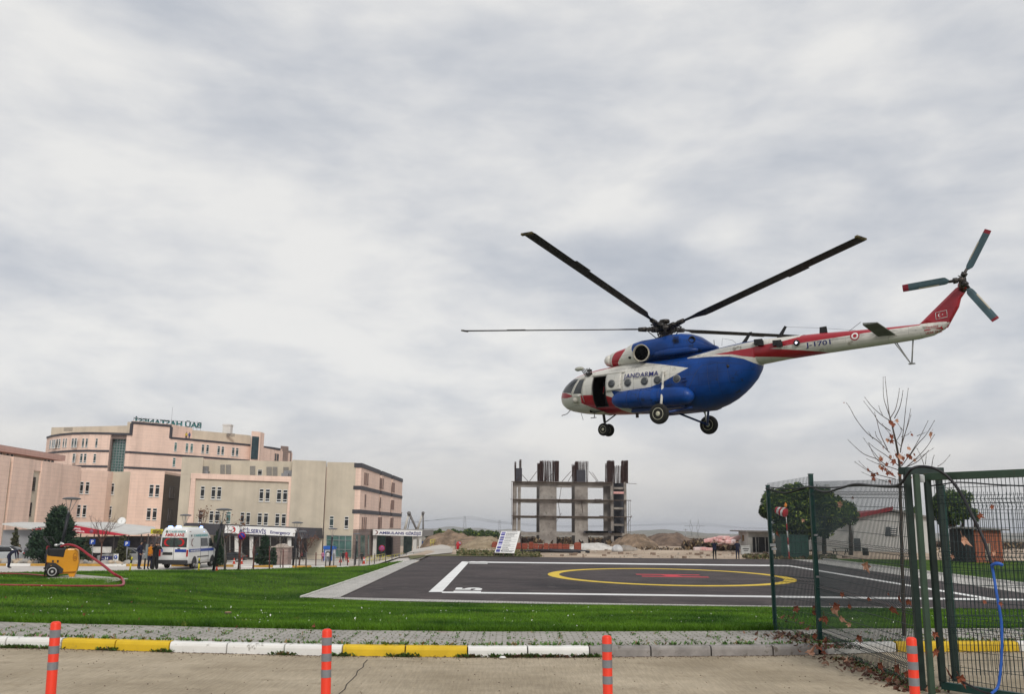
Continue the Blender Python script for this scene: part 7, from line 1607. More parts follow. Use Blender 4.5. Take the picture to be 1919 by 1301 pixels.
# wire fence of thin posts along the lower yard
ft = thing('wire_fence', 'low wire fence of thin grey and rust posts along the far side of the lawn', 'fence', gD(700, 80))
rusty_p = mat('rust_post', (.10, .035, .03), .8, var=.3); grey_p = mat('thin_post_grey', (.10, .095, .09), .7, var=.2)
FP = [(421, 1062, 1018, 62), (448, 1063, 1025, 63), (475.5, 1062, 1024, 64.5), (505, 1062, 1024, 66), (530.5, 1062, 1030, 67.5), (555, 1061, 1028, 69), (574, 1061, 1034, 71), (592, 1061, 1036, 73), (610.5, 1060, 1036, 75), (625.5, 1060, 1038, 77), (638, 1059.5, 1036, 79), (651.5, 1059, 1036, 81), (664, 1058.5, 1038, 83), (673, 1058, 1038, 85), (692.5, 1057, 1041, 88), (702, 1056, 1038, 90), (722.5, 1055, 1038, 94), (734.5, 1055, 1038, 97), (748, 1054, 1039, 100), (761, 1052.5, 1037.5, 103), (774.5, 1051.5, 1038, 106), (787, 1051, 1037, 109), (800, 1050, 1036, 112), (811, 1049, 1035.5, 115), (821.5, 1048, 1034, 118), (832, 1046.5, 1033, 121), (841.5, 1045, 1032, 124), (853, 1041, 1012, 126)]
tops = []
for i, (px, y0, y1, D) in enumerate(FP):
    D = D*1.0; a_ = gD(px, D, y0); b_ = P(px+.4, y1, D); mb = MB(); mb.tube([a_-zup*.1, b_], .045 if i < 8 else .05, 5); mb.build('post', rusty_p if i in (1, 2, 3, 4, 7, 11) else grey_p, ft, True); tops.append((a_, b_))
mb = MB()
for f_ in (.15, .5, .85):
    mb.tube([a+(b-a)*f_ for a, b in tops], .012, 3)
mb.build('wire', grey_p, ft, True, split=True)
yb = mat('barrier_yellow', (.55, .48, .08), .6, var=.2)
for k, (pts, lb) in enumerate((([(688, 1046, 140), (720, 1032, 168)], 'yellow ramp railing left at the ambulance entrance'), ([(718, 1047, 146), (757, 1033, 176)], 'yellow ramp railing middle at the ambulance entrance'), ([(806, 1040, 150), (826, 1031, 185)], 'yellow railing right of the canopy beside the road'))):
    A_, B_ = gD(pts[0][0], pts[0][2]), gD(pts[1][0], pts[1][2]); t = thing('ramp_railing', lb, 'railing', A_, 0, 'yellow ramp railings')
    for rr in (.5, 1.0): mb = MB(); mb.tube([A_+zup*rr, B_+zup*rr], .05, 5); mb.build('rail', yb, t, True)
    for i in range(9): q_ = A_.lerp(B_, i/8); mb = MB(); mb.tube([q_, q_+zup*1.02], .045, 5); mb.build('post', yb, t, True)
t = thing('tarpaulin', 'crumpled bright blue tarpaulin right of the canopy', 'tarp', gD(798, 190)); g = gD(799, 190); mb = MB(); rg = np.random.RandomState(4); n = 10; R = []
for j in range(n): R.append([Vector((g.x-1.1+2.8*j/(n-1), g.y+1.5*(k/6-.5), g.z+.1+max(0, 1-abs(k/6-.5)*2)*(1.0-.6*j/n)*(.7+.5*rg.rand()))) for k in range(7)])
mb.add([v for r in R for v in r], [(j*7+k, j*7+k+1, (j+1)*7+k+1, (j+1)*7+k) for j in range(n-1) for k in range(6)]); mb.build('sheet', mat('tarp_blue', (.02, .12, .50), .6), t, True)
for k, px in enumerate((818, 831)):
    g = gD(px, 175); t = thing('hoop_barrier', 'white hoop barrier, %s of two before the spoil heap' % ('left' if k == 0 else 'right'), 'barrier', g, 0, 'white hoop barriers'); mb = MB(); mb.tube([g, g+zup*.95, g+zup*.95+Vector((1.0, 0, 0)), g+Vector((1.0, 0, 0))], .07, 6); mb.build('hoop', white_p, t, True); mb = MB(); mb.tube([g+zup*.5, g+zup*.5+Vector((1.0, 0, 0))], .04, 6); mb.build('crossbar', white_p, t, True)
# info board at the pad's far edge
bm_ = mat('board_white', (.74, .74, .72), .5, var=.03); bt = mat('board_navy', (.03, .03, .22), .5, var=0); bl2 = mat('board_lilac', (.38, .37, .62), .5, var=0); ink = mat('board_print', (.10, .10, .12), .6, var=0); stl = mat('board_legs', (.05, .03, .028), .7, var=.3)
t = thing('site_board', 'white construction notice board leaning on a brown trestle at the pad edge', 'sign', gD(945, 90))
DB = 89.5; bl_, br_2, tr2, tl2 = P(926.8, 1036.2, DB-.3), P(963.5, 1037.6, DB-.3), P(975.2, 995.8, DB+.9), P(939.5, 996.2, DB+.9)
un = (br_2-bl_).cross(tl2-bl_).normalized(); un = un if un.y < 0 else -un
mb = MB(); mb.extr([bl_, br_2, tr2, tl2], -un*.06); mb.build('panel', bm_, t, True)
def bp2(u, v, d=.02): return bl_+(br_2-bl_)*u+((tl2-bl_)+((tr2-tl2)-(br_2-bl_))*u)*v+un*d
mb = MB()
for v0, v1, c_ in ((.03, .15, 0), (.19, .27, 0), (.27, .31, 1), (.34, .43, 1), (.43, .50, 0), (.52, .58, 1), (.58, .64, 0), (.67, .73, 0), (.73, .76, 1), (.80, .87, 0), (.87, .92, 1), (.92, .96, 0)):
    mb.extr([bp2(.045, v0), bp2(.25, v0), bp2(.25, v1), bp2(.045, v1)], un*.004, c_)
mb.build('side_strip', [bt, bl2], t, True)
rg = np.random.RandomState(2)
lines = [(.94, .9, 'YAPI İLGİLİLERİ'), (.87, .95, 'EK BİNA İNŞAATI'), (.82, .7, 'PROJE MÜELLİFİ'), (.75, .7, 'YÜKLENİCİ FİRMA'), (.66, .5, ''), (.55, .6, ''), (.43, .5, ''), (.33, .6, ''), (.23, .45, ''), (.14, .55, ''), (.09, .95, ''), (.045, .9, '')]
mb = MB()
for v, w_, _ in lines:
    x = .34 if v < .16 else .30; e_ = x+(w_*.62)
    while x < e_: ww = .02+rg.rand()*.05; mb.extr([bp2(x, v), bp2(x+ww, v), bp2(x+ww, v+.022), bp2(x, v+.022)], un*.004); x += ww+.012
for v in (.71, .61, .50, .38, .29, .19): mb.extr([bp2(.27, v), bp2(.93, v), bp2(.93, v+.006), bp2(.27, v+.006)], un*.004)
mb.extr([bp2(.28, .06), bp2(.38, .06), bp2(.33, .15)], un*.004)
mb.build('printed_lines', ink, t, True)
for a, b in ((bp2(.02, 0, -.04), P(924, 1051.5, DB-.9)), (bp2(.45, 0, -.04), P(943.5, 1050.3, DB-.7)), (bp2(.96, .0, -.04), P(961, 1050, DB-.8)), (bp2(.98, .97, -.08), P(980.5, 1050.2, DB+1.6)), (bp2(.03, .97, -.08), P(950, 1048.5, DB+1.9))):
    mb = MB(); mb.tube([a, b], .05, 5); mb.build('leg', stl, t, True)
# pallets of red hollow bricks, pipes
bk = brickmat('hollow_brick', (.27, .050, .028), (.33, .085, .045), (.14, .05, .035), .3, .2, .02, 'wall', .9, .5)
BP = [(921.5, 933, 1017.5, 121), (965, 977, 1018, 121), (977.5, 989, 1019, 122), (990.5, 1000, 1018, 124), (1000.5, 1008.5, 1019.5, 121), (1009.5, 1017.5, 1020.5, 122), (1018.5, 1028, 1020.5, 121), (1029, 1036, 1020, 122), (1036.5, 1045, 1019.5, 123), (1045.5, 1054, 1020.5, 121), (1054.5, 1061, 1020.5, 122), (1061, 1067.5, 1020.5, 122), (1076.5, 1089.5, 1018.5, 121)]
for i, (x0, x1, yt, D) in enumerate(BP):
    A_, B_ = P(x0, 1030, D), P(x1, 1030, D); z0 = ground(A_.x, D); z1 = P(x0, yt, D).z; cxx = (A_.x+B_.x)/2; w_ = B_.x-A_.x
    t = thing('brick_pallet', 'pallet of red hollow bricks, %s right of the notice board' % ['first','second','third','fourth','fifth','sixth','seventh','eighth','ninth','tenth','eleventh','twelfth','thirteenth'][i-1] if i not in (0, 12) else ('red brick pallet standing behind the notice board' if i == 0 else 'red brick pallet standing apart at the right end of the row'), 'brick pallet', (cxx, D, z0), 0, 'red brick pallets in a row' if i not in (0, 12) else None)
    mb = MB(); mb.box((cxx, D+.6, z0+.12+(z1-z0-.12)/2), (w_, 1.1, z1-z0-.12)); mb.box((cxx+.02, D+.6, z1+.05), (w_*.7, .8, .12)) if i % 3 == 0 else None; mb.build('bricks', bk, t, True, bevel=.04); mb = MB(); mb.box((cxx, D+.6, z0+.04), (w_*1.02, 1.15, .1)); mb.build('pallet', mat('pallet_wood', (.20, .14, .09), .9), t, True)
for i, (x0, x1, yy, D) in enumerate(((975, 1062, 1036.5, 108), (985, 1095, 1037.5, 106), (1005, 1105, 1035.5, 109), (1030, 1102, 1034.5, 110), (1000, 1080, 1038.6, 105))):
    A_, B_ = gD(x0, D), gD(x1, D); A_.z += .12+.05*i; B_.z += .14; t = thing('plastic_pipe', 'long black pipe in front of the brick pallets, '+['reaching farthest left','longest to the right, thick end first','third from the front','behind the others at the right','frontmost and shortest'][i], 'pipe', A_, 0, 'black pipes on the ground'); mb = MB(); mb.tube([A_, A_.lerp(B_, .5)+zup*.06, B_], .15, 8); mb.build('tube', mat('pipe_black', (.014, .015, .02), .5), t, True); mb = MB(); mb.tube([A_-Vector((.02, 0, 0)), A_+Vector((.3, 0, 0))], .18, 8); mb.build('collar', MATS['pipe_black'], t, True)
for k, (px, D, w_, h_) in enumerate(((1157, 118, 1.4, .8), (1172, 120, 2.3, .75), (1184, 122, 1.6, .5))):
    g = gD(px, D); t = thing('sand_bag', ['white lumpy sack at the foot of the right spoil heap', 'grey lumpy sack between the white one and the long one', 'low grey sack at the right end of the three'][k], 'sack', g, 0, 'big sacks by the spoil heap'); mb = MB(); mb.loft([[g+Vector((w_*.5*f*cos(a), .6*f*sin(a), h_*zf*(1+.15*sin(3*a+k)))) for a in np.linspace(0, 2*pi, 17)[:-1]] for f, zf in ((.95, 0), (1.05, .25), (.95, .6), (.6, .9), (.15, 1))]); mb.build('sack', mat('sack_white' if k == 0 else 'sack_grey', (.50, .50, .50) if k == 0 else (.27, .24, .21), .8, var=.2, scale=2, bump=.5), t, True)
# pink insulation bundles
for i in range(26):
    D = 128+random.uniform(-2, 3); u = random.random(); px = 1330+u*46; yb_ = 1021-(px-1330)*.02-(random.random()*.9)*(10+14*(u if u < .8 else .8)*.6); g = P(px, yb_, D); g.z = max(g.z, ground(g.x, D)+.3)
    if i < 4: px = 1312+i*5; g = gD(px, D); g.z += .3
    t = thing('insulation_bundle', 'pink insulation bundle in the heap left of the white shed' if i >= 4 else 'pink insulation bundle at the left foot of the heap, %s from the left' % ['first', 'second', 'third', 'fourth'][i], 'bundle', g, random.random()*3, 'pink insulation bundles in a heap' if i >= 4 else 'loose pink insulation bundles')
    mb = MB(); s_ = random.uniform(.6, 1.0); mb.box((0, 0, 0), (1.9*s_, .9*s_, .55*s_), M=Matrix.Rotation(random.uniform(-.35, .35), 3, 'Y')); mb.build('bundle', mat('bundle_pink', (.70, .34, .33), .6, scale=1.2, col2=(.78, .56, .53)) if i % 4 else mat('bundle_pale', (.66, .54, .52), .6), t, bevel=.12)
# white shed, grey cabinet
t = thing('white_shed', 'low white workers shed with dark doorways and flat roof', 'shed', gD(1412, 122)); A_, B_, C_ = P(1402, 1000, 121), P(1442, 1000, 121), P(1384, 1000, 134); zg = ground(A_.x, 121)-.1; zt_ = P(1402, 997.5, 121).z
mb = MB(); mb.prism([(A_.x, 121), (B_.x, 121), (B_.x+1, 134), (C_.x, 134)], zg, zt_); mb.build('wall', mat('dirty_white', (.34, .33, .30), .8, scale=.9, col2=(.52, .51, .48), stain=((.16, .14, .12), 1.4, .6)), t, True)
mb = MB(); mb.prism([(A_.x-.5, 120.2), (B_.x+.4, 120.2), (B_.x+1.4, 135), (C_.x-1.0, 135)], zt_, zt_+.18); mb.build('roof', mat('shed_roof', (.20, .19, .18), .8), t, True)
for px, w_ in ((1413, .35), (1419, .25), (1427.5, .8), (1437, .3)):
    q_ = P(px, 1015, 120.98); mb = MB(); mb.box((q_.x, 120.97, zg+1.15), (w_, .06, 1.9)); mb.build('doorway', hdark, t, True)
q_ = P(1392, 1006, 127); mb = MB(); mb.box((q_.x+.2, 126.2, zg+1.9), (1.0, .06, .8)); mb.build('boarded_window', mat('plywood', (.30, .20, .12), .8), t, True)
t = thing('grey_cabinet', 'waist-high pale grey electrical cabinet beside the right far-edge man', 'cabinet', gD(1397, 104)); g = gD(1397, 104); mb = MB(); mb.box((g.x, g.y, g.z+.6), (1.0, .5, .85)); mb.build('body', mat('cabinet_grey', (.38, .39, .38), .5), t, True); mb = MB(); mb.box((g.x, g.y, g.z+1.06), (1.1, .6, .07)); mb.build('lid', MATS['cabinet_grey'], t, True)
for s in (-.4, .4): mb = MB(); mb.box((g.x+s, g.y, g.z+.09), (.1, .1, .2)); mb.build('foot', plastic, t, True)
mb = MB(); mb.box((g.x, g.y-.26, g.z+.75), (.7, .02, .1)); mb.box((g.x, g.y-.26, g.z+.55), (.5, .02, .07)); mb.build('marking', plastic, t, True, split=True)
# wind sock
g = gD(1478, 90); t = thing('windsock', 'red and white windsock on a striped pole with orange lamp, furled', 'windsock', g); pb_ = P(1479, 1048, 90); pt_ = P(1472.5, 951, 90)
for i in range(7):
    a_, b_ = pb_.lerp(pt_, i/7.4), pb_.lerp(pt_, (i+1)/7.4); mb = MB(); mb.tube([a_, b_], .055, 8); mb.build('pole_band', white_p if i % 2 else sign_r, t, True)
c_ = P(1467, 960, 89.9); sk_ = [(-.95, .32), (-.62, .36), (-.3, .40), (.05, .44), (.35, .46), (.42, .40)]
ax = Vector((.55, -.8, -.25)).normalized()
for i in range(5):
    mb = MB(); mb.lathe(c_, ax, [(sk_[i][0]*.8, sk_[i][1]), (sk_[i+1][0]*.8, sk_[i+1][1])], 18); mb.build('sock_band', [sign_r, white_p][i % 2], t, True)
mb = MB(); mb.lathe(P(1472.3, 951, 90), (0, 0, 1), [(0, .12), (.25, .14), (.3, .06)], 12); mb.lathe(P(1472.3, 946.5, 90), (0, 0, 1), [(0, .09), (.12, .10), (.2, .03)], 12); mb.build('obstacle_lamp', mat('lamp_orange', (.75, .25, .02), .4, var=0), t, True, split=True)
# green container
t = thing('green_container', 'dark green sheet metal shelter box behind the pad corner', 'container', gD(1490, 92)); A_, B_ = P(1465, 1030, 91.5), P(1516, 1030, 91.5); zg, zt_ = ground(A_.x, 92)-.02, P(1490, 1005, 91.5).z; mb = MB(); mb.box(((A_.x+B_.x)/2, 92.6, (zg+zt_)/2), (B_.x-A_.x, 2.0, zt_-zg)); mb.build('body', mat('container_green', (.008, .045, .035), .5, var=.15), t, True)
for i in range(14): x = A_.x+(B_.x-A_.x)*(i+.5)/14; mb = MB(); mb.box((x, 91.58, (zg+zt_)/2), (.06, .05, zt_-zg-.1)); mb.build('rib', MATS['container_green'], t, True)
mb = MB(); mb.box(((A_.x+B_.x)/2, 92.6, zt_+.04), (B_.x-A_.x+.15, 2.15, .08)); mb.build('lid', MATS['container_green'], t, True)
# white house with red roof
t = thing('white_house', 'white single-storey house with red gable roof behind the fence', 'house', gD(1680, 132)); zg = ground(40, 130)-.05
A_, B_, C_ = P(1600, 1000, 131), P(1752, 1000, 129), P(1546, 1000, 133); ze = P(1605, 969, 131).z; zr2 = P(1668, 956.5, 130).z; xm = P(1672, 1000, 130).x
hw_ = mat('house_white', (.50, .50, .48), .8, var=.08, scale=.5); rr_m = mat('roof_red', (.24, .015, .022), .6, var=.15)
mb = MB(); mb.extr([(A_.x, 131, zg), (B_.x, 129, zg), (B_.x, 129, ze), (xm, 130, zr2-.3), (A_.x, 131, ze)], (1.2, 16, 0)); mb.prism([(C_.x, 134), (A_.x, 132), (A_.x+1, 147), (C_.x, 147)], zg, P(1570, 984, 134).z); mb.build('wall', hw_, t, True, split=True)
mb = MB(); mb.extr([(A_.x-.5, 130.4, ze-.35), (xm, 129.4, zr2-.1), (xm, 129.4, zr2+.12), (A_.x-.5, 130.4, ze-.1)], (1.3, 17.5, 0)); mb.build('red_roof', rr_m, t, True); mb = MB(); mb.extr([(xm, 129.4, zr2-.1), (B_.x+.5, 128.4, ze-.35), (B_.x+.5, 128.4, ze-.1), (xm, 129.4, zr2+.12)], (1.3, 17.5, 0)); mb.build('roof', MATS['shed_roof'], t, True)
mb = MB(); mb.extr([(A_.x-.6, 130.3, ze-.4), (A_.x+5.2, 129.6, ze+.9), (A_.x+5.2, 129.6, ze+1.45), (A_.x-.6, 130.3, ze+.1)], (0, .2, 0)); mb.build('red_bargeboard', rr_m, t, True)
FH = Fac((A_.x, 131), (B_.x, 129)); a_ = FH.hit(1662, 1003); b_ = FH.hit(1680, 988); mb = MB(); mb.extr([FH.hit(1659, 1005.5)+FH.n*.05, FH.hit(1681, 1005.8)+FH.n*.05, FH.hit(1681, 988.5)+FH.n*.05, FH.hit(1659, 988)+FH.n*.05], -FH.n*.1); wn = mb.build('window', mat('house_window', (.05, .055, .06), .3), t, True)
for i in range(5):
    y = 989.5+i*3.7; p0, p1 = FH.hit(1669, y), FH.hit(1680, y+.1); mb = MB(); mb.tube([p0+FH.n*.09-ORG[t.name], p1+FH.n*.09-ORG[t.name]], .09, 4); mb.build('shutter_slat', white_p, wn)
q_ = P(1605, 1010, 130.5); mb = MB(); mb.box((q_.x, 130.3, zg+1), (.9, .08, 2.0)); mb.build('door', MATS['house_window'], t, True)
g = gD(1622, 112); t = thing('steel_barrel', 'dark barrel standing in front of the white house', 'barrel', g); mb = MB(); mb.lathe(g, (0, 0, 1), [(0, .32), (.02, .34), (.4, .33), (.42, .35), (.46, .33), (.86, .34), (.88, .3)], 18); mb.build('drum', plastic, t, True); mb = MB(); mb.lathe(g+zup*.88, (0, 0, 1), [(0, .34), (.04, .33)], 18); mb.build('lid', steel_g, t, True)
g = gD(1576, 112); t = thing('picnic_table', 'wooden picnic table with benches under the big pine', 'picnic table', g); wd = mat('grey_wood', (.09, .075, .06), .8, var=.3)
mb = MB(); mb.box(g+Vector((0, 0, .76)), (1.9, .8, .06)); mb.build('table_top', wd, t, True)
for s in (-.75, .75): mb = MB(); mb.box(g+Vector((0, s, .45)), (1.9, .28, .05)); mb.build('bench', wd, t, True)
for s in (-.7, .7): mb = MB(); mb.tube([g+Vector((s, -.7, 0)), g+Vector((s, -.2, .76))], .05, 5); mb.tube([g+Vector((s, .7, 0)), g+Vector((s, .2, .76))], .05, 5); mb.tube([g+Vector((s, -.8, .42)), g+Vector((s, .8, .42))], .04, 5); mb.build('leg', wd, t, True)
# brick hut
t = thing('brick_hut', 'small raw red-brick hut with dark flat roof behind the gate', 'hut', gD(1850, 84)); A_, B_ = P(1826, 1000, 84), P(1876, 1000, 84); zg = ground(A_.x, 84)-.05; zt_ = P(1850, 994.5, 84).z; mb = MB(); mb.prism([(A_.x, 84), (B_.x, 84), (B_.x, 87), (A_.x, 87)], zg, zt_); mb.build('wall', brickmat('raw_brick', (.30, .075, .035), (.38, .11, .05), (.20, .10, .07), .3, .2, .02, 'wall', .9, .5), t, True)
mb = MB(); mb.extr([(P(1805, 1000, 83.6).x, 83.6, zt_+.15), (B_.x+.6, 83.6, zt_), (B_.x+.6, 83.6, zt_+.12), (P(1805, 1000, 83.6).x, 83.6, zt_+.3)], (0, 3.8, 0)); mb.build('roof', MATS['shed_roof'], t, True); mb = MB(); mb.prism([(P(1806, 1000, 84.2).x, 84.2), (A_.x, 84.2), (A_.x, 87), (P(1806, 1000, 84.2).x, 87)], zg, zt_+.1); mb.build('dark_lean_to', hdark, t, True); q_ = P(1849, 1010, 83.95); mb = MB(); mb.box((q_.x, 83.95, zg+1.1), (.5, .06, 1.5)); mb.build('blocked_window', mat('block_pale', (.34, .28, .22), .8), t, True)
# ---- vegetation -----------------------------------------------------
bark = mat('bark', (.06, .045, .035), .9, var=.3, scale=8)
def leaves_cloud(centres, n, size, seed, flat=.0, drop=None):
    rg = np.random.RandomState(seed); mb = MB()
    for i in range(n):
        c_, r = centres[int(rg.rand()*len(centres))]; d = rg.randn(3); d /= np.linalg.norm(d)+1e-9; rad = r*(rg.rand()**.35); p_ = Vector(c_)+Vector(d)*rad
        if flat: p_.z = c_[2]+(p_.z-c_[2])*flat
        u = Vector(rg.randn(3)).normalized(); v_ = u.orthogonal().normalized(); s_ = size*(.6+.9*rg.rand())
        mb.add([p_+u*s_, p_+v_*s_*.55, p_-u*s_, p_-v_*s_*.55], [(0, 1, 2, 3)], 0 if (rg.rand() < .55) else (1 if rg.rand() < .7 else 2))
    return mb
pineM = [mat('pine_dark', (.014, .036, .008), .8, var=.3), mat('pine_mid', (.055, .10, .016), .8, var=.3), mat('pine_light', (.17, .22, .03), .8, var=.3)]
def tree(px, D, w_px, y_top, y_bot, label, n=9000, seed=1, mats=None, size=.22, trunks=1, name='pine_tree', flat=.8):
    g = gD(px, D, 1000); U_ = D/FPX; rx = w_px*U_/2; zt_, zb_ = P(px, y_top, D).z, P(px, y_bot, D).z; cz = (zt_+zb_)/2; rz = (zt_-zb_)/2
    t = thing(name, label, 'tree', g); rg = np.random.RandomState(seed); cs = []
    while len(cs) < (70 if w_px > 100 else 34):
        d = rg.randn(3); d /= np.linalg.norm(d); q_ = rg.rand()**.4*.78; c_ = Vector((g.x+d[0]*rx*q_, g.y+d[1]*rx*q_*.8, cz+d[2]*rz*q_*.95)); 
        if d[2] < -.5 and rg.rand() < .5: continue
        cs.append((tuple(c_), min(rx, rz)*((.22 if w_px > 100 else .26)+.16*rg.rand())))
    leaves_cloud(cs, n, size, seed, 0).build('crown', mats or pineM, t, True, fixn=False)
    mb = MB()
    for k in range(trunks):
        o = Vector(((k-(trunks-1)/2)*rx*.35, rg.randn()*.3, 0)); top = Vector((g.x+o.x*1.6, g.y, cz)); mb.tube([g+o-zup*.2, g+o+Vector((.1, 0, (cz-g.z)*.5)), top], [.28, .22, .12], 7)
    mb.build('trunk', bark, t, True, split=True)
    mb = MB()
    for c_, r in cs[:16]: mb.tube([Vector((g.x, g.y, cz-rz*.8)), Vector((g.x, g.y, cz-rz*.8)).lerp(Vector(c_), .5)+Vector((0, 0, -.2)), c_], [.1, .07, .03], 4)
    mb.build('limb', bark, t, True)
    return t
tree(1508, 112, 182, 902, 1022, 'big round-crowned pine at the pad corner behind the fence posts', 52000, 3, size=.19, trunks=3)
tree(1592, 116, 40, 938, 990, 'small pine between the big pine and the white house', 2600, 5, size=.17)
tree(1786, 100, 84, 912, 1000, 'tall narrow dark tree seen through the gate', 15000, 6, size=.16, trunks=3)
tree(1830, 98, 18, 950, 985, 'slim young tree right of the tall dark tree behind the gate', 700, 8, size=.13)
tree(1712, 140, 30, 948, 975, 'tree top showing behind the red roof ridge', 1800, 9, size=.2)
TR_ORD = ['first','second','third','fourth','fifth','sixth','seventh','eighth','ninth','tenth','eleventh','twelfth','thirteenth']
TR_ = [(810, 995, 16), (823, 991, 18), (838, 994, 16), (851, 992, 20), (866, 995, 16), (880, 990.5, 22), (893, 993, 20), (905, 993.5, 18), (917, 994, 18), (928, 995, 16), (800, 997, 10)]
for i, (px, yt, w_) in enumerate(TR_):
    D = 262+4*(i % 3); g = gD(px, D, 1000); t = tree(px, D, w_+4, yt, 1011, 'dark round evergreen behind the spoil heaps, %s from the left in its row' % TR_ORD[sorted(q[0] for q in TR_).index(px)], 1500, 30+i, size=.30, name='evergreen_tree'); t['group'] = 'evergreens behind the spoil heaps'
# conifer behind the trolley
conM = [mat('conifer_dark', (.010, .026, .016), .8, var=.3), mat('conifer_mid', (.022, .050, .026), .8, var=.3), mat('conifer_light', (.045, .080, .038), .8, var=.3)]
def conifer(px, D, w_px, y_top, y_b, label, n, seed, group=None, mats=None, sz=.10):
    g = gD(px, D, 1000); U_ = D/FPX; R0 = w_px*U_/2; H = P(px, y_top, D).z-g.z; t = thing('conifer', label, 'tree', g, 0, group); rg = np.random.RandomState(seed); mb = MB(); nb = int(40+R0*40); br = []
    for i in range(nb):
        f = rg.rand()**.85*.97; a = rg.rand()*2*pi; L = R0*(1-f)**(.95 if R0 > 1 else .8)*(.62+.5*rg.rand()**1.6)+.04; br.append((f, a, L))
    for i in range(n):
        f, a, L = br[int(rg.rand()*nb)]; s = rg.rand()**.6; r = L*s; p_ = g+Vector((cos(a)*r, sin(a)*r, H*f*.93+r*.38+rg.randn()*.03)); p_ += Vector(rg.randn(3))*(.05+.07*(1-s))*max(R0, .5)
        u = (Vector((cos(a), sin(a), .9))+Vector(rg.randn(3))*.5).normalized(); v_ = u.orthogonal().normalized(); s_ = sz*(.6+.9*rg.rand())
        if p_.z < g.z+.05: continue
        mb.add([p_+u*s_*1.5, p_+v_*s_*.5, p_-u*s_*1.2, p_-v_*s_*.5], [(0, 1, 2, 3)], 0 if rg.rand() < .5 else (1 if rg.rand() < .75 else 2))
    mb.build('crown', mats or conM, t, True, fixn=False)
    mb = MB(); mb.tube([g-zup*.1, g+zup*H*.97], [.10, .015], 6)
    for f, a, L in br[:40]: mb.tube([g+zup*H*f, g+Vector((cos(a)*L, sin(a)*L, H*f*.93+L*.36))], [.02, .006], 3)
    mb.build('trunk', bark, t, True)
conifer(108, 69.5, 118, 947, 1055, 'large blue-green conifer behind the yellow trolley', 26000, 41, sz=.085)
oliM = [mat('olive_dark', (.04, .042, .022), .8, var=.3), mat('olive_mid', (.08, .085, .04), .8, var=.3), mat('olive_light', (.13, .12, .065), .8, var=.3)]
conifer(29, 84, 24, 985, 1030, 'thin sparse conifer sapling before the grey cafeteria wall', 1600, 42, mats=oliM, sz=.09)
conifer(411, 68, 28, 990, 1048, 'dark narrow conifer just right of the ambulance', 5000, 43, sz=.08)
conifer(497, 76, 38, 1002, 1052, 'bushy dark evergreen in front of the portico columns', 6000, 44, sz=.08)
conifer(515.5, 84, 18, 1026, 1054, 'small cone-shaped evergreen before the domed kiosk', 2200, 45, sz=.07)
conifer(232, 78, 40, 1001, 1044, 'olive green shrub behind the grey hatchback', 2600, 46, mats=oliM, sz=.08)
conifer(166, 79, 26, 1003, 1046, 'sparse olive shrub left of the bare tree', 1500, 47, mats=oliM, sz=.08)
def bare(px, D, y_top, w_px, label, seed, n0=5, depth=4, group=None, trunk_h=.35, m=None, r0=.06, lf=0, base=None, name='bare_tree'):
    g = base or gD(px, D, 1040); H = P(px, y_top, D).z-g.z; U_ = D/FPX; rg = np.random.RandomState(seed); t = thing(name, label, 'tree', g, 0, group); tk = MB(); br = MB(); tips = []
    fork = g+Vector((rg.randn()*.05, rg.randn()*.05, H*trunk_h)); tk.tube([g-zup*.1, g+zup*H*trunk_h*.5+Vector((rg.randn()*.03, 0, 0)), fork], [r0, r0*.85, r0*.75], 7); W_ = w_px*U_/2
    def grow(p_, d, L, r, k):
        m1 = p_+d*L*.5+Vector(rg.randn(3))*L*.05; e_ = p_+d*L+Vector(rg.randn(3))*L*.06; br.tube([p_, m1, e_], [r, r*.8, r*.55], 4 if r > .01 else 3, cap=False)
        if k <= 1: tips.append((e_, d)); return
        for _ in range(2+int(rg.rand()*2)):
            nd = (d+Vector(rg.randn(3))*.38+Vector((0, 0, .18))).normalized(); grow(e_ if rg.rand() < .6 else m1, nd, L*(.62+.2*rg.rand()), r*.58, k-1)
    for i in range(n0):
        a = 2*pi*i/n0+rg.rand(); sp = W_/(H*(1-trunk_h)); d = Vector((cos(a)*sp*1.1, sin(a)*sp*1.1, 1)).normalized(); grow(fork-zup*rg.rand()*H*.05, d, H*(1-trunk_h)*.42, r0*.5, depth)
    tk.build('trunk', m or bark, t, True); br.build('branches', m or bark, t, True, fixn=False)
    if lf:
        mb = MB()
        for _ in range(lf):
            e_, d = tips[int(rg.rand()*len(tips))]; p_ = e_+Vector(rg.randn(3))*.08; u = Vector(rg.randn(3)).normalized()*.06; v_ = u.orthogonal()*.7; mb.add([p_+u, p_+v_, p_-u, p_-v_], [(0, 1, 2, 3)])
        mb.build('dead_leaves', mat('twig_leaf', (.14, .06, .03), .8, var=.3), t, True, fixn=False)
    return t
grb = mat('grey_bark', (.11, .09, .075), .9, var=.3); rdb = mat('reddish_twig', (.10, .05, .038), .9, var=.3)
bare(189, 74, 957, 46, 'tall bare tree with reddish upright twigs above the cafeteria fascia', 51, 6, 4, m=rdb, r0=.075, trunk_h=.42)
bare(574, 96, 992, 30, 'bare tree with round twiggy crown at the dark portico end', 52, 6, 4, m=rdb, r0=.07, trunk_h=.38, lf=120)
bare(563, 92, 1005, 14, 'thin bare sapling left of the round twiggy tree', 53, 4, 3, m=rdb)
bare(424, 63, 955, 30, 'bare sapling with pale forked branches in front of the dark fascia', 54, 4, 3, m=grb, r0=.05, lf=20)
bare(452, 65, 968, 26, 'bare sapling behind the no-parking sign before the emergency lettering', 55, 4, 3, m=rdb, r0=.04, lf=50)
bare(475, 66, 990, 18, 'reddish bare sapling between the emergency sign lettering and the black car', 56, 4, 3, m=rdb, r0=.04)
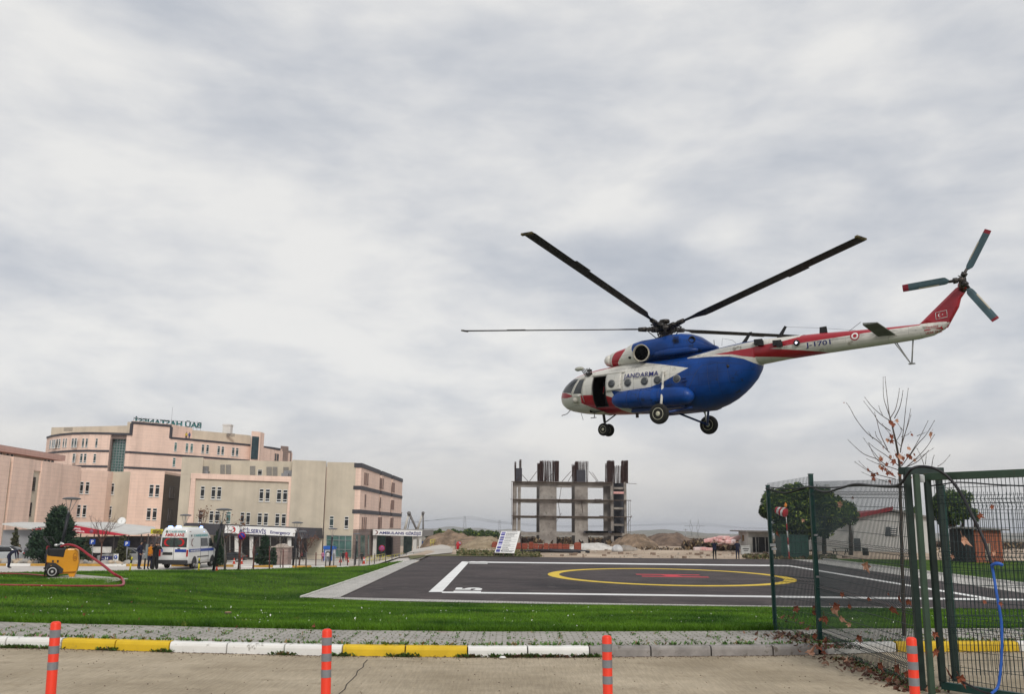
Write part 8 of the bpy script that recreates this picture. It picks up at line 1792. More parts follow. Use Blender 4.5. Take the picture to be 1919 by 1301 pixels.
bare(527, 70, 988, 26, 'bare sapling in front of the domed kiosk', 57, 4, 3, m=grb, r0=.04)
bare(377, 70, 945, 26, 'bare sapling with rust leaves above the ambulance roof', 58, 4, 3, m=rdb, r0=.05, lf=90, trunk_h=.6)
bare(146, 76, 1000, 18, 'leafless shrub right of the large conifer', 59, 6, 3, m=rdb, r0=.03, trunk_h=.1)
bare(188, 70, 1030, 26, 'low leafless shrub in front of the dark parked estate', 60, 7, 3, m=grb, r0=.02, trunk_h=.05)
bare(211, 71, 1028, 22, 'low leafless shrub beside the blue roundel panel', 61, 7, 3, m=grb, r0=.02, trunk_h=.05)
bare(286, 80, 990, 20, 'twiggy bare tree behind the yellow board', 62, 5, 3, m=rdb, r0=.04, lf=60)
# plane tree with last leaves behind the gate, limbs measured on the photograph
DT = 17.0
tg = gD(1694, DT, 1190); plt = thing('plane_tree', 'young bare plane tree with a few rust-brown leaves behind the gate post', 'tree', tg)
tw_m = mat('plane_twig', (.085, .065, .055), .85, var=.25, scale=12)
def zt(x, y): return (1560+x/5.4208, 690+y/5.4208)
TW = [[(690, 1301), (683, 1000), (650, 780), (610, 600), (585, 500)], [(585, 500), (550, 400), (520, 290), (515, 95)], [(585, 520), (565, 380), (545, 200), (535, 92)], [(590, 505), (640, 420), (670, 290), (680, 210)], [(630, 510), (680, 410), (705, 310), (716, 232)], [(690, 860), (720, 640), (745, 400), (770, 210)], [(690, 830), (740, 660), (775, 520), (795, 420)], [(700, 770), (760, 600), (800, 470)], [(590, 640), (480, 560), (420, 470), (320, 340)], [(600, 545), (500, 480), (400, 390), (330, 300)], [(510, 480), (485, 430), (470, 382)], [(580, 860), (470, 750), (350, 660), (240, 520), (180, 410), (140, 352)], [(560, 830), (490, 680), (450, 530), (428, 452)], [(700, 800), (560, 640), (500, 0+560)], [(690, 1010), (560, 900), (440, 820), (370, 762)], [(560, 1000), (460, 930), (330, 880), (240, 810), (155, 728)], [(470, 920), (400, 830), (310, 705)], [(640, 1110), (520, 1000), (430, 900), (370, 770)], [(680, 1040), (560, 1000), (450, 970), (350, 925)], [(640, 1130), (480, 1090), (370, 1050), (230, 957)], [(400, 1060), (330, 1010), (265, 942)], [(560, 1160), (440, 1120), (290, 1055)], [(700, 1000), (800, 860), (880, 720), (970, 540)], [(780, 900), (870, 770), (950, 680), (1035, 538)], [(860, 690), (960, 650)], [(760, 1000), (870, 900), (960, 800), (1035, 680)], [(800, 960), (900, 900), (1035, 810)], [(740, 1010), (850, 960), (940, 880), (975, 840)], [(930, 985), (900, 900), (855, 812)], [(945, 980), (955, 870)], [(1010, 1000), (1020, 930), (1035, 885)], [(1070, 1000), (1130, 960), (1200, 878)], [(650, 740), (700, 640), (660, 560)], [(720, 640), (690, 600)], [(700, 700), (760, 680), (800, 645)], [(500, 760), (450, 700), (435, 645)], [(410, 720), (365, 645)], [(690, 1240), (640, 1200), (600, 1180)]]
tk = MB(); br = MB(); rg = np.random.RandomState(77)
base_pts = [tg-zup*.1]+[P(*zt(x, y), DT) for x, y in TW[0]]
tk.tube(spl(base_pts, 5), [.034-.026*i/(len(spl(base_pts, 5))-1) for i in range(len(spl(base_pts, 5)))], 7)
tk.build('trunk', bark, plt, True)
for L in TW[1:]:
    dd = rg.uniform(-.9, .9); pts = [P(*zt(x, y), DT+dd*(i/(len(L)-1))) for i, (x, y) in enumerate(L)]; q = spl(pts, 5); n = len(q); r0 = .009 if len(L) > 3 else .0065
    br.tube(q, [r0*(1-.62*i/(n-1)) for i in range(n)], 5)
    for i in range(3, n, 3): br.lathe(q[i]-zup*.006, zup, [(0, .004), (.008, .010), (.016, .003)], 5)
br.build('branches', tw_m, plt, True, fixn=False)
leafm = mat('dead_plane_leaf', (.13, .030, .014), .7, scale=9, col2=(.24, .070, .030), var=.3); leafp = mat('pale_dead_leaf', (.34, .17, .10), .75, scale=9, col2=(.50, .28, .19))
def leaf(mb, c_, s_, u, n_, curl=.35, mi=0):
    u = u.normalized(); v_ = n_.cross(u).normalized(); n_ = u.cross(v_); out = []
    R = [1, .55, .86, .5, .66, .42, .22, .42, .66, .5, .86, .55]; R = [r*random.uniform(.75, 1.15) for r in R]; v_ = v_*random.uniform(.55, .95); curl *= random.uniform(.8, 2.2)
    for k, r in enumerate(R): a = 2*pi*k/12; out.append(c_+(u*cos(a)+v_*sin(a))*r*s_+n_*(curl*s_*(r*r)*(.5+.5*cos(2*a))+.08*s_*sin(5*a)))
    o = len(mb.v); mb.v += [tuple(c_)]+[tuple(q) for q in out]
    for k in range(12): mb.f.append((o, o+1+k, o+1+(k+1) % 12)); mb.m.append(mi); mb.sm.append(False)
    q = c_-u*s_*.3; mb.tube([q, q-u*s_*.7+n_*.02], s_*.03, 3, mi=mi, cap=False)
LV = [(610, 570, 42), (580, 545, 26), (655, 530, 24), (600, 690, 32), (560, 730, 26), (595, 742, 26), (515, 803, 16), (805, 675, 20), (1000, 668, 36), (775, 815, 28), (655, 880, 40), (690, 900, 36), (720, 915, 30), (590, 900, 28), (620, 945, 38), (765, 885, 24), (790, 905, 30), (830, 875, 18), (830, 935, 26), (485, 915, 40), (500, 930, 26), (555, 975, 26), (480, 1000, 38), (505, 1015, 30), (535, 1030, 22), (360, 1030, 26), (415, 1085, 32), (415, 1125, 32), (455, 1070, 20), (560, 1065, 38), (600, 1075, 36), (700, 960, 24), (580, 1150, 28), (118, 352, 8), (620, 585, 24), (675, 1075, 28), (795, 1110, 22)]
for x, y, s_ in LV:
    mb = MB(); px, py = zt(x, y); leaf(mb, P(px, py, DT+rg.uniform(-.5, .3)), s_/5.42*DT/FPX*1.45, Vector((rg.randn()*.7, rg.randn()*.3, -1)), Vector((rg.randn()*.35, -1, rg.randn()*.3)), mi=0 if rg.rand() < .8 else 1); mb.build('dead_leaf', [leafm, leafp], plt, True, fixn=False)
# scrub and rough ground beyond the pad: nobody could count it
def scrub(n, f, h, name, ms, seed, wd_=.35):
    rg = np.random.RandomState(seed); mb = MB()
    for _ in range(n):
        x, y, k = f(rg); z = ground(x, y)-.05
        for _ in range(4):
            a = rg.rand()*6.28; l = h*k*(.4+.8*rg.rand()); d = Vector((cos(a)*.55, sin(a)*.55, 1)).normalized()*l; s_ = Vector((-sin(a), cos(a), 0))*l*wd_; o = Vector((x+rg.randn()*.15, y+rg.randn()*.15, z)); mb.add([o-s_*.4, o+d*.6-s_, o+d, o+d*.5+s_], [(0, 1, 2, 3)], int(rg.rand()*len(ms)))
    return tag(mb.build(name, ms, fixn=False), kind='stuff')
scm = [mat('scrub_brown', (.075, .045, .032), .9, var=.4, scale=2), mat('scrub_dark', (.038, .030, .022), .9, var=.4, scale=2), mat('scrub_straw', (.22, .16, .09), .9, var=.3, scale=2)]
def sf1(rg):
    D = 205+rg.rand()*190; px = rg.uniform(795, 1990); return P(px, 1000, D).x, D, .55+.5*rg.rand()
scrub(9000, sf1, 1.5, 'scrub', scm, 91)
def sf2(rg):
    D = 128+rg.rand()**1.1*78; px = rg.uniform(880, 1950); x = P(px, 1000, D).x; k = .5+.5*(sin(x*.35)+sin(D*.23+x*.1))
    return x, D, max(.08, k*.55)
scrub(2200, sf2, .6, 'scrub', scm, 92)
def sf3(rg):
    px = rg.uniform(1285, 1390); D = 138+rg.rand()*30; return P(px, 1000, D).x, D, .7+.5*rg.rand()
scrub(1500, sf3, 1.2, 'scrub', scm, 93)
gsm = [mat('rough_green', (.06, .085, .025), .9, var=.3, scale=3), mat('rough_straw', (.20, .17, .085), .9, var=.3, scale=3)]
def sf4(rg):
    D = 90+rg.rand()**1.5*34; px = rg.uniform(862, 1010); return P(px, 1000, D).x, D, .6+.6*rg.rand()
scrub(3000, sf4, .28, 'rough_grass', gsm, 94, .5)
def sf5(rg):
    D = 91+rg.rand()*10; px = rg.uniform(1395, 1560); return P(px, 1000, D).x, D, .5+.6*rg.rand()
scrub(900, sf5, .4, 'rough_grass', gsm+[scm[0]], 95, .5)
rb = MB(); rg = np.random.RandomState(8)
for _ in range(900):
    D = 90.5+rg.rand()**1.3*90; px = rg.uniform(900, 1600); x = P(px, 1000, D).x; s_ = .06+rg.rand()**4*.45; rb.box((x, D, ground(x, D)+s_*.2), (s_, s_*.8, s_*.6), rg.rand()*3, int(rg.rand()*2))
tag(rb.build('rubble', [mat('rubble_pale', (.42, .37, .31), .9), mat('rubble_brown', (.22, .16, .12), .9)], fixn=False), kind='stuff')
rb = MB()
for _ in range(420):
    D = 69.5+rg.rand()*12; px = rg.uniform(-20, 150) if rg.rand() < .75 else rg.uniform(150, 330); x = P(px, 1000, D).x; s_ = .2+rg.rand()*.45; rb.lathe((x, D, ground(x, D)+.05), (rg.randn()*.2, rg.randn()*.2, 1), [(0, s_*.5), (s_*.25, s_*.6), (s_*.5, s_*.4), (s_*.62, s_*.1)], 7, int(rg.rand()*2))
tag(rb.build('garden_stones', [mat('stone_buff', (.40, .31, .22), .9, scale=4, col2=(.55, .45, .34)), mat('stone_grey', (.30, .28, .25), .9, scale=4, col2=(.42, .40, .37))], fixn=False), kind='stuff')
# pylons with lines
def pylon(px, D, yt, lb):
    g = gD(px, D, 1000); H = P(px, yt, D).z-g.z; t = thing('pylon', lb, 'pylon', g); s = H*.11; mb = MB()
    for a, b in ((-1, -1), (1, -1), (1, 1), (-1, 1)): mb.tube([g+Vector((a*s, b*s, 0)), g+Vector((a*s*.25, b*s*.25, H))], H*.006, 4)
    for k in range(8):
        z0, z1 = H*k/8, H*(k+1)/8; f0, f1 = s*(1-.75*k/8), s*(1-.75*(k+1)/8); mb.tube([g+Vector((-f0, -f0, z0)), g+Vector((f1, -f1, z1))], H*.004, 3); mb.tube([g+Vector((f0, -f0, z0)), g+Vector((-f1, -f1, z1))], H*.004, 3)
    mb.build('tower', steel_g, t, True); mb = MB()
    for zz, w_ in ((.96, .10), (.84, .16), (.72, .13)): mb.tube([g+Vector((-H*w_, 0, H*zz)), g+Vector((H*w_, 0, H*zz))], H*.007, 4)
    mb.build('crossarm', steel_g, t, True, split=True); return g, H
pylon(870.5, 900, 967.5, 'distant lattice power pylon left of the concrete skeleton')
pylon(936, 700, 975, 'slim distant mast between the notice board and the tree row')
g = gD(1303, 1000); H = P(1303, 974, 1000).z-g.z; t = thing('pylon', 'distant wide double-leg power pylon right of the spoil heap', 'pylon', g); mb = MB()
for s in (-1, 1):
    mb.tube([g+Vector((s*H*.22, 0, 0)), g+Vector((s*H*.12, 0, H*.55)), g+Vector((s*H*.26, 0, H*.92)), g+Vector((s*H*.2, 0, H*1.02))], .22, 4); mb.tube([g+Vector((s*H*.10, 0, 0)), g+Vector((s*H*.30, 0, H*.6)), g+Vector((s*H*.2, 0, H*.92))], .18, 4)
mb.build('tower', steel_g, t, True); mb = MB(); mb.tube([g+Vector((-H*.6, 0, H*.62)), g+Vector((H*.6, 0, H*.62))], .25, 4); mb.build('crossarm', steel_g, t, True)
t = thing('power_line', 'faint power lines strung across the plain on the horizon', 'power line', gD(900, 900)); 
for k in range(3):
    mb = MB(); L = [(745, 985-k*2.4, 900), (870, 969+k*2, 900), (936, 978+k*1.5, 750), (1060, 986+k*1.5, 900), (1200, 984+k, 1000), (1303, 981+k*2, 1000), (1420, 990+k, 1000), (1600, 985+k, 1000)]; mb.tube(spl([P(*q) for q in L], 6), .075, 3); mb.build('cable', pole_m, t, True)
t = thing('utility_pole', 'thin grey pole on the plain between the spoil heap and the wide pylon', 'pole', gD(1285, 300)); mb = MB(); mb.tube([gD(1285, 300), P(1285, 992, 300)], .12, 5); mb.build('shaft', steel_g, t, True); mb = MB(); q_ = P(1285, 993, 300); mb.box(q_, (1.4, .1, .1)); mb.build('crossarm', steel_g, t, True)
# ---- flexible orange bollards by the road ---------------------------
fo = mat('bollard_orange', (.80, .045, .015), .45, var=.05, scale=2, stain=((.40, .05, .03), 5, .69)); refl = mat('reflective_grey', (.24, .25, .27), .35, metal=.3, var=.12, scale=9)
def flex(px_t, py_t, px_b, D, lb):
    top = P(px_t, py_t, D); base = P(px_b, 1300, D); d = (top-base).normalized(); H = top.z-.0; b_ = top-d*(H/d.z); t = thing('flexible_bollard', lb, 'bollard', (b_.x, b_.y, 0), 0, 'orange and grey flexible bollards along the road')
    def q(z): return top-d*((H-z)/d.z)
    r = 17.6/2*D/FPX
    mb = MB(); mb.lathe(q(0), (0, 0, 1), [(0, .11), (.015, .11), (.03, .07)], 24); prof = [(q(H), r*.55), (q(H-.008), r*.85), (q(H-.022), r), (q(.16), r*1.0), (q(.15), r*1.06)]
    for k in range(6): z = .145-.02*k; prof += [(q(z), r*1.16), (q(z-.010), r*1.08)]
    prof += [(q(.02), r*1.2)]
    prof2 = prof[:4]; mb.tube([p for p, _ in prof], [r_ for _, r_ in prof], 24); mb.build('tube', fo, t, True)
    S_ = FPX/D
    for k in range(3): z1 = H-(14+27*k)/S_*1.02; mb = MB(); mb.tube([q(z1), q(z1-13.5/S_)], r+.0015, 24, cap=False); mb.build('reflective_band', refl, t, True)
flex(105, 1165.5, 95, 9.2, 'orange bollard with three grey bands, leftmost, tilted, before the yellow kerb')
flex(613, 1179.5, 610.5, 9.2, 'orange bollard with three grey bands before the white-yellow kerb joint')
flex(1137, 1191.5, 1139, 9.3, 'orange bollard with three grey bands before the bare concrete kerb')
flex(1707.5, 1195, 1714.5, 9.2, 'orange bollard with three grey bands standing before the gate posts')
# ---- green mesh fence and gate --------------------------------------
gp_m = mat('fence_green', (.006, .040, .034), .4, var=.2, scale=6); gold = mat('gate_green_worn', (.030, .058, .036), .6, var=.2, scale=3, stain=((.10, .035, .02), 4, .62)); gdk = mat('gate_green_dark', (.010, .024, .019), .55, var=.3, scale=3, stain=((.07, .03, .02), 4, .64)); wire = mat('mesh_wire', (.006, .022, .026), .45, var=.1)
def PF(px, py, D): return P(px, py, D*1.06)
def post(par, a, b, w_, m, nm='post', cap=True):
    a, b = Vector(a), Vector(b); d = (b-a).normalized(); u = Vector((1, 0, 0)); u = (u-d*u.dot(d)).normalized(); v_ = d.cross(u); mb = MB(); mb.add([a+u*x+v_*y for x, y in ((-w_, -w_), (w_, -w_), (w_, w_), (-w_, w_))]+[b+u*x+v_*y for x, y in ((-w_, -w_), (w_, -w_), (w_, w_), (-w_, w_))], [(0, 1, 2, 3), (7, 6, 5, 4), (0, 4, 5, 1), (1, 5, 6, 2), (2, 6, 7, 3), (3, 7, 4, 0)]); o = mb.build(nm, m, par, True, bevel=.006)
    if cap: c2 = MB(); c2.box(b+d*.008, (w_*2.25, w_*2.25, .016)); c2.build('cap', m, o) if 0 else c2.build('post_cap', m, par, True)
    return o
def panel(par, a0, b0, a1, b1, folds, sp=.05, out=(0, 0, 0), nm='mesh_panel', rg_=None, prong=True, r=.0040, hz=.2):
    """wire panel between bottom a0-b0 and top a1-b1; folds = heights (fraction) with a V"""
    a0, b0, a1, b1 = map(Vector, (a0, b0, a1, b1)); n = max(2, int((b0-a0).length/sp)); nrm = (b0-a0).cross(zup).normalized(); H = (a1-a0).length; mb = MB()
    ts = [0]; offs = [0]
    for f in folds: w_ = .048/H; ts += [f-w_, f, f+w_]; offs += [0, .038, 0]
    ts += [1.0+(.03/H if prong else 0)]; offs += [0]
    for i in range(n+1):
        s = i/n; A_, B_ = a0.lerp(b0, s), a1.lerp(b1, s); mb.tube([A_.lerp(B_, t)+nrm*o for t, o in zip(ts, offs)], r, 4, cap=False)
    hs_ = [.02]
    for f in folds: hs_ += [f-.048/H, f, f+.048/H]
    k = 0
    while k*hz < H: hs_.append(k*hz/H); k += 1
    for h in sorted(set(round(x, 3) for x in hs_ if 0 < x < 1)):
        o = interp(h, list(zip(ts, offs))); mb.tube([a0.lerp(a1, h)+nrm*(o+.004), b0.lerp(b1, h)+nrm*(o+.004)], r, 4, cap=False)
    return mb.build(nm, wire, par, True, fixn=False)
F1b, F1t = GP(1453, 1184), None
def col(px_b, py_b, px_t, py_t, D, zb=None):
    b_ = PF(px_b, py_b, D); 
    if zb is not None: b_.z = zb
    t_ = PF(px_t, py_t, D); return b_, t_
fb1, ft1 = col(1453, 1184, 1438.5, 911, 16.75); fb2, ft2 = col(1537, 1203, 1519, 890, 15.2); fb2.z = .10; fb1.z = .10
fb3, ft3 = col(1728, 1292, 1699, 880, 11.5); fb3.z = -.0
fe_ = thing('mesh_fence', 'dark green welded mesh fence with folded wires, left of the gate', 'fence', (fb2.x, fb2.y, 0))
post(fe_, fb1-zup*.1, ft1, .032, gp_m); post(fe_, fb2-zup*.15, ft2, .036, gp_m)
panel(fe_, fb1+zup*.05, fb2+zup*.05, PF(1438.5, 909, 16.75), PF(1519, 896, 15.2)+zup*0, (.045, .47, .93) if 0 else (.35, .93), r=.0048)
tp3 = PF(1699, 902, 11.5); mid_b = fb2.lerp(fb3, .52); mid_t = PF(1519, 902, 15.2).lerp(tp3, .52)
panel(fe_, fb2+Vector((.05, 0, .0))-zup*.08, fb3+zup*.02, PF(1521, 906, 15.2), tp3, (.10, .36, .64, .93), r=.0050)
for z_ in (.5, 1.2, 1.9): mb = MB(); mb.box((fb2.x, fb2.y-.04, z_), (.05, .03, .03)); mb.build('clip', steel_g, fe_, True)
mb = MB(); q = PF(1550, 911.5, 14.6); mb.box(q, (.06, .05, .06)); mb.build('junction_box', mat('box_white', (.5, .52, .52), .5), fe_, True)
mb = MB(); q = PF(1447, 1025, 16.6); mb.box(q+Vector((0, -.05, .03)), (.10, .03, .05), .3); mb.box(q+Vector((.02, -.05, -.04)), (.09, .03, .04), -.3); mb.build('tie_rag', MATS['box_white'], fe_, True, split=True)
gt = thing('gate_frame', 'rusty dark green portal of square posts guiding the gate', 'gate frame', (fb3.x, fb3.y, 0))
pA = post(gt, (fb3.x, fb3.y, -.05), ft3, .040, gdk, cap=False)
cB, tB = col(1748, 1320, 1716.5, 889, 11.2); cB.z = -.05; post(gt, cB, tB, .034, gold, cap=False)
cC, tC = col(1768, 1300, 1737, 889, 11.75); cC.z = -.05; post(gt, cC, tC, .032, gdk, cap=False)
cD, tD = col(1791, 1270, 1757.5, 880, 12.2); cD.z = -.05; post(gt, cD, tD, .038, gdk, cap=False)
mb = MB(); a_, b_ = PF(1691, 882.5, 11.5), PF(1761.5, 883, 12.1); u = (b_-a_).normalized(); v_ = u.cross(zup).normalized(); mb.extr([a_+v_*.06-zup*.05, a_-v_*.06-zup*.05, a_-v_*.06+zup*.045, a_+v_*.06+zup*.045], b_-a_); mb.build('top_beam', gdk, gt, True, bevel=.005)
mb = MB(); mb.box(PF(1727, 898, 11.3), (.055, .06, .09)); mb.build('limit_switch', MATS['box_white'], gt, True)
gl2 = thing('mesh_gate', 'green mesh gate leaf with worn steel frame reaching out at the right edge', 'gate', (cB.x, cB.y, 0))
g0t = PF(1733, 894, 11.35); gdir = Vector((.80, -1.60, 0)).normalized(); g1t = PF(1925, 879, 10.35); gdir = Vector((g1t.x-g0t.x, g1t.y-g0t.y, 0)).normalized(); GL_ = 3.4
g1 = Vector((g0t.x, g0t.y, 0))+gdir*GL_; zt0 = g0t.z
mb = MB(); a_ = Vector((g0t.x, g0t.y, zt0)); v_ = gdir.cross(zup); mb.extr([a_+v_*.035-zup*.05, a_-v_*.035-zup*.05, a_-v_*.035+zup*.045, a_+v_*.035+zup*.045], gdir*GL_); mb.build('top_rail', gold, gl2, True, bevel=.005)
zb1 = .09; mb = MB(); a_ = Vector((g0t.x+.02, g0t.y, zb1)); mb.extr([a_+v_*.035-zup*.045, a_-v_*.035-zup*.045, a_-v_*.035+zup*.045, a_+v_*.035+zup*.045], gdir*GL_); mb.build('bottom_rail', gp_m, gl2, True, bevel=.005)
for s_ in (.03, GL_-.03): mb = MB(); q = Vector((g0t.x, g0t.y, 0))+gdir*s_; mb.box((q.x, q.y, (zt0+zb1)/2), (.07, .07, zt0-zb1-.1)); mb.build('stile', gdk, gl2, True)
A0 = Vector((g0t.x, g0t.y, zb1+.05))+gdir*.12; B0 = A0+gdir*(GL_-.2); panel(gl2, A0, B0, A0+zup*(zt0-zb1-.1), B0+zup*(zt0-zb1-.1), (.27, .62, .90), prong=False)
# second fence run behind the gate
f2 = thing('mesh_fence', 'second green mesh fence run seen through the gate leaf', 'fence', (6.6, 13.4, .0)); q0, q1 = Vector((cD.x+.1, 13.1, .0)), Vector((10.9, 13.4, 0))
panel(f2, q0+zup*.05, q1+zup*.05, q0+zup*2.52, q1+zup*2.52, (.30, .62, .93), sp=.055)
for q in (q0, q0.lerp(q1, .55), q1): post(f2, q-zup*.1, q+zup*2.62, .03, gp_m)
# cables
ck = mat('cable_black', (.010, .010, .013), .5, var=.1); cb_ = mat('cable_blue', (.02, .10, .42), .45, var=.1)
tc_ = thing('black_cable', 'thick black cable slung along the fence top and looping over the gate posts', 'cable', (fb3.x, fb3.y, 0))
def z1c(x, y, D): return PF(1400+x/2.95, 860+y/2.95, D)
C1 = [z1c(105, 165, 16.7), z1c(160, 180, 16.4), z1c(215, 190, 16.0), z1c(280, 175, 15.6), z1c(345, 155, 15.1), z1c(400, 178, 14.6), z1c(450, 183, 14.1), z1c(520, 162, 13.5), z1c(600, 142, 12.9), z1c(700, 150, 12.3), z1c(800, 152, 11.8), z1c(850, 138, 11.4), z1c(880, 95, 11.3), z1c(910, 58, 11.2), z1c(950, 44, 11.2), z1c(1010, 48, 11.1), z1c(1060, 65, 11.05), z1c(1120, 110, 11.0), z1c(1180, 190, 10.9), z1c(1240, 305, 10.7), z1c(1300, 430, 10.6), z1c(1330, 510, 10.5), z1c(1350, 585, 10.45)]
mb = MB(); mb.tube(spl(C1, 6), .019, 7); mb.build('hanging_run', ck, tc_, True)
mb = MB(); mb.tube(spl([z1c(120, 158, 16.6), z1c(230, 168, 15.9), z1c(345, 158, 15.05), z1c(470, 160, 14), z1c(620, 150, 12.9), z1c(780, 158, 11.9), z1c(900, 155, 11.5)], 6), .012, 5); mb.build('thin_run', ck, tc_, True)
mb = MB(); mb.tube(spl([z1c(985, 155, 11.9), z1c(1080, 142, 11.7), z1c(1150, 132, 11.5), z1c(1250, 135, 11.3), z1c(1380, 145, 11.1), z1c(1560, 152, 10.9)], 6), .010, 5); mb.build('thin_run', ck, tc_, True)
tb2 = thing('blue_cable', 'blue cable hanging from the black one down to the gate foot', 'cable', (6, 10.4, 0)); C2 = [z1c(1350, 580, 10.45), z1c(1362, 640, 10.45), z1c(1385, 780, 10.4), z1c(1405, 900, 10.4), z1c(1408, 1050, 10.4), z1c(1400, 1180, 10.4), z1c(1385, 1265, 10.4), z1c(1350, 1302, 10.35), z1c(1290, 1285, 10.5), z1c(1220, 1250, 10.8), z1c(1190, 1235, 11)]
mb = MB(); mb.tube(spl(C2[:8], 6), .016, 7); mb.tube(spl([z1c(1352, 592, 10.44), z1c(1372, 582, 10.4), z1c(1395, 582, 10.38), z1c(1412, 590, 10.38)], 5), .020, 6); mb.build('hanging_run', cb_, tb2, True); mb = MB(); mb.tube(spl(C2[7:], 6), .014, 6); mb.build('dark_tail', ck, tb2, True)
# dry leaves caught in the mesh and on the ground by the fence
def zl(x, y): return (1400+x/2.95, 860+y/2.95)
LF = [(515, 250, 22, 14.2, 1), (655, 590, 26, 13.0, 1), (525, 748, 16, 13.9, 0), (272, 825, 20, 15.9, 0), (370, 850, 20, 15.3, 0), (480, 835, 26, 14.2, 1), (495, 815, 22, 14.1, 0), (565, 815, 16, 13.6, 0), (520, 885, 22, 13.9, 1), (565, 918, 16, 13.6, 1), (430, 885, 26, 14.7, 0), (620, 990, 24, 13.1, 0), (800, 830, 26, 12.0, 0), (840, 770, 18, 11.8, 0), (670, 775, 12, 12.8, 0), (780, 748, 10, 12.1, 0), (890, 790, 18, 11.5, 0), (735, 1140, 24, 12.3, 0), (825, 1155, 30, 11.9, 0), (375, 980, 22, 15.1, 0), (370, 820, 12, 15.3, 0), (410, 885, 14, 14.9, 0), (1200, 450, 34, 10.7, 1), (1355, 265, 16, 10.4, 0), (1285, 315, 20, 10.5, 0), (1365, 520, 18, 10.4, 1), (1135, 540, 12, 10.9, 1), (1040, 970, 20, 11.2, 0), (1045, 1070, 26, 11.2, 0), (880, 1190, 24, 11.6, 0), (1180, 1215, 28, 11.0, 0), (585, 215, 10, 13.5, 0), (310, 340, 12, 15.7, 1), (165, 410, 16, 16.3, 0), (1310, 790, 14, 10.5, 0), (1400, 800, 12, 10.3, 0), (995, 880, 14, 11.3, 0)]
for i, (x, y, s_, D, k) in enumerate(LF):
    mb = MB(); c_ = PF(*zl(x, y), D); leaf(mb, Vector((0, 0, 0)), s_/2.95*D/FPX*1.6, Vector((rg.randn()*.7, 0, -1)), Vector((rg.randn()*.4, -1, rg.randn()*.35)), .5); o = mb.build('dead_leaf', leafp if k else leafm, fixn=False); o.location = c_
    X_ = 1400+x/2.95; Y_ = 860+y/2.95; wh = ('between the first two fence posts' if X_ < 1520 else 'right of the second fence post' if X_ < 1600 else 'midway along the fence' if X_ < 1660 else 'just left of the gate posts' if X_ < 1712 else 'at the gate posts' if X_ < 1785 else 'left of the blue cable' if X_ < 1862 else 'right of the blue cable')
    hgt = 'high in the mesh' if Y_ < 985 else 'at mid height' if Y_ < 1100 else 'low in the mesh' if Y_ < 1190 else 'near the foot of the mesh'
    tag(o, '%s %s leaf %s %s' % ('big' if s_ > 23 else 'small' if s_ < 15 else 'middling', 'pale' if k else 'rust-brown', hgt, wh), 'leaf', 'dry leaves caught in the fence')
GLV = [(345, 1090, 34, 1), (180, 940, 26, 1), (75, 940, 14, 0), (430, 1090, 22, 0), (425, 1030, 30, 0), (550, 1140, 18, 1), (50, 1010, 14, 0), (300, 930, 22, 0), (220, 915, 20, 0), (270, 905, 18, 0), (820, 1250, 22, 1), (730, 1215, 24, 0), (600, 1160, 16, 0), (690, 1195, 20, 0), (235, 885, 16, 0), (330, 955, 16, 0), (640, 1175, 18, 0), (780, 1245, 20, 0), (400, 1060, 26, 0), (470, 1050, 20, 0), (290, 1080, 14, 0), (250, 890, 18, 0), (1140, 1230, 30, 0), (190, 890, 16, 0)]
for i, (x, y, s_, k) in enumerate(GLV):
    px, py = zl(x, y); c_ = GP(px, py); c_.z += .03; mb = MB(); a = rg.rand()*6; leaf(mb, Vector((0, 0, 0)), s_/2.95*c_.y/FPX*1.5, Vector((cos(a), sin(a), .2)), Vector((rg.randn()*.3, -.5, 1)), .6); o = mb.build('dead_leaf', leafp if k else leafm, fixn=False); o.location = c_; wh = 'on the lawn edge by the first fence post' if y < 950 and x < 360 else 'left of the second fence post' if x < 330 else 'at the foot of the second fence post' if x < 500 else 'on the road along the fence foot' if x < 700 else 'on the road close to the gate posts' if x < 1000 else 'at the gate foot by the dark cable end'
    tag(o, '%s %s curled leaf %s' % ('big' if s_ > 23 else 'small' if s_ < 18 else 'middling', 'pale' if k else 'dark brown', wh), 'leaf', 'fallen leaves by the fence')
LL = [(62, 1157), (153, 1143), (156, 1158), (246, 1133), (257, 1107), (348, 1111), (443, 1183), (587, 1182), (10, 1124), (260, 1167)]
for px, py in LL:
    c_ = GP(px, py); c_.z += .06; mb = MB(); a = rg.rand()*6; leaf(mb, Vector((0, 0, 0)), .055, Vector((cos(a), sin(a), .5)), Vector((rg.randn()*.5, -1, .6)), .5); o = mb.build('dead_leaf', leafm, fixn=False); o.location = c_; tag(o, 'brown leaf on the %s, %s' % ('pavement' if py > 1178 else 'lawn', 'near the left edge' if px < 100 else 'right of the leftmost bollard' if px < 200 else 'below the hose bend' if px < 300 else 'in the middle of the left lawn' if px < 500 else 'beside the second bollard'), 'leaf', 'fallen leaves on the lawn')
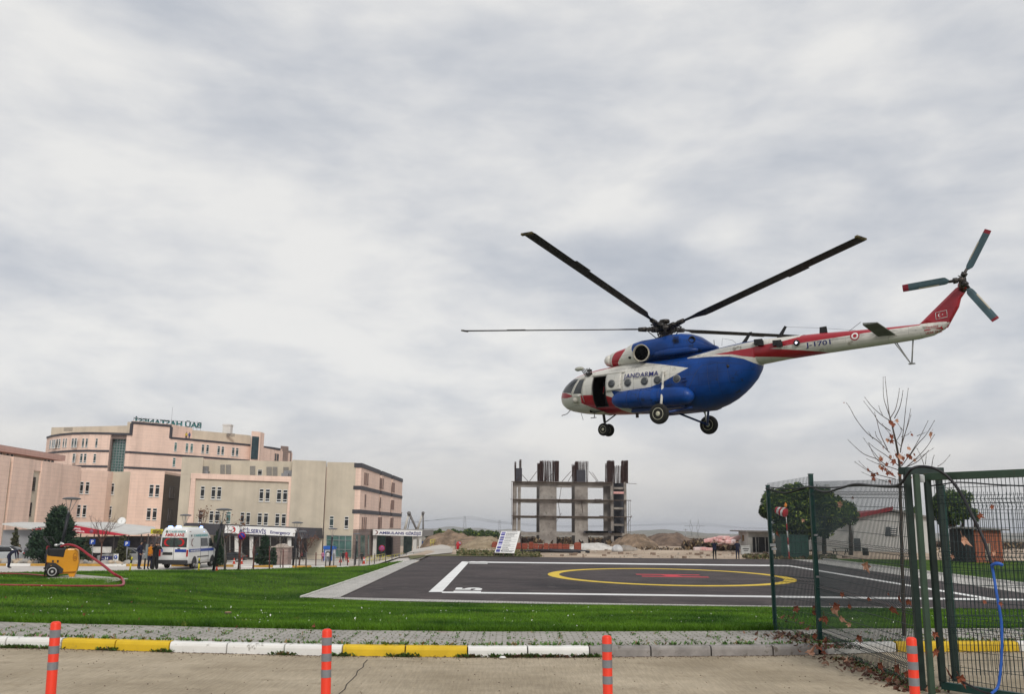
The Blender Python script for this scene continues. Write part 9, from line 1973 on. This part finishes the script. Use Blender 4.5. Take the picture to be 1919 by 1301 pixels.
# leaf crumbs at the fence foot and in the kerb gutter
mb = MB()
for _ in range(700):
    t_ = rg.rand(); x = 5.2+rg.randn()*.22-.25*(t_ > .8); y = 12.0+t_*5.2; a = rg.rand()*6; s_ = .012+rg.rand()*.04; c_ = Vector((x, y, (.012 if y < 15 else .15)+rg.rand()*.02)); u = Vector((cos(a), sin(a), rg.randn()*.5))*s_; v_ = Vector((-sin(a), cos(a), rg.randn()*.5))*s_*.7; mb.add([c_+u, c_+v_, c_-u, c_-v_], [(0, 1, 2, 3)], int(rg.rand() < .35))
for _ in range(260):
    px = rg.choice([900, 960, 1000, 1050, 1085])+rg.randn()*25; D = interp(px, KB)-.02-abs(rg.randn())*.03; a = rg.rand()*6; s_ = .01+rg.rand()*.02; c_ = Vector((kx(px, D), D, .012+rg.rand()*.03)); u = Vector((cos(a), sin(a), .3))*s_; v_ = Vector((-sin(a), cos(a), .4))*s_*.7; mb.add([c_+u, c_+v_, c_-u, c_-v_], [(0, 1, 2, 3)], 0)
tag(mb.build('leaf_litter', [mat('litter_dark', (.075, .030, .018), .85, var=.4, scale=12), mat('litter_brown', (.20, .11, .07), .85, var=.4, scale=12)], fixn=False), kind='stuff')
g = GP(427, 1153); t = thing('tree_stump', 'small sawn tree stump in the lawn', 'stump', g); mb = MB(); mb.lathe(g-zup*.05, zup, [(0, .10), (.11, .085), (.115, .08)], 14); mb.build('bark_ring', bark, t, True); mb = MB(); mb.lathe(g+zup*.062, zup, [(0, .078), (.008, .075)], 14); mb.build('cut_face', mat('cut_wood', (.42, .25, .15), .8), t, True)
mb = MB(); rr2 = GP(942, 1236); mb.loft([[rr2+Vector((.05*f*cos(a)*(1+.3*sin(3*a)), .03*f*sin(a), .012+dz)) for a in np.linspace(0, 2*pi, 11)[:-1]] for f, dz in ((1, 0), (1, .012), (.5, .03))]); o = mb.build('paper_scrap', white_p, fixn=True); tag(o, 'crumpled white paper scrap in the gutter below the white kerb', 'litter')
# rooftop equipment of the far block, lamp-post air conditioners
t = thing('roof_canopy', 'small dark awning on the far block roof beside the raised centre part', 'awning', P(322, 803, 208.5)); mb = MB(); mb.extr([P(319, 798.5, 208.5), P(334, 802, 208.5), P(334, 803.5, 208.5), P(319, 804, 208.5)], (0, 3, 0)); mb.build('sheet', plastic, t, True); mb = MB(); mb.tube([P(333, 803, 208.6), P(333, 815, 208.6)], .06, 4); mb.build('prop', steel_g, t, True)
# ------------------------------------------------------------------ air
hb = MB(); hb.box((0, 3500, 0), (12000, 12400, 1)); me_ = None
hv = MB(); zb, zt = -66, 42
hv.prism([(-7500, -2600), (7500, -2600), (7500, 9600), (-7500, 9600)], zb, zt)
hm_ = bpy.data.materials.new('haze'); hm_.use_nodes = True; t = hm_.node_tree; t.nodes.clear()
pv = N('ShaderNodeVolumePrincipled', t); pv.inputs['Density'].default_value = .00016; pv.inputs['Color'].default_value = (.90, .93, 1, 1)
oo = N('ShaderNodeOutputMaterial', t); Lk(pv.outputs[0], oo.inputs['Volume'], t)
tag(hv.build('haze', hm_), kind='stuff')
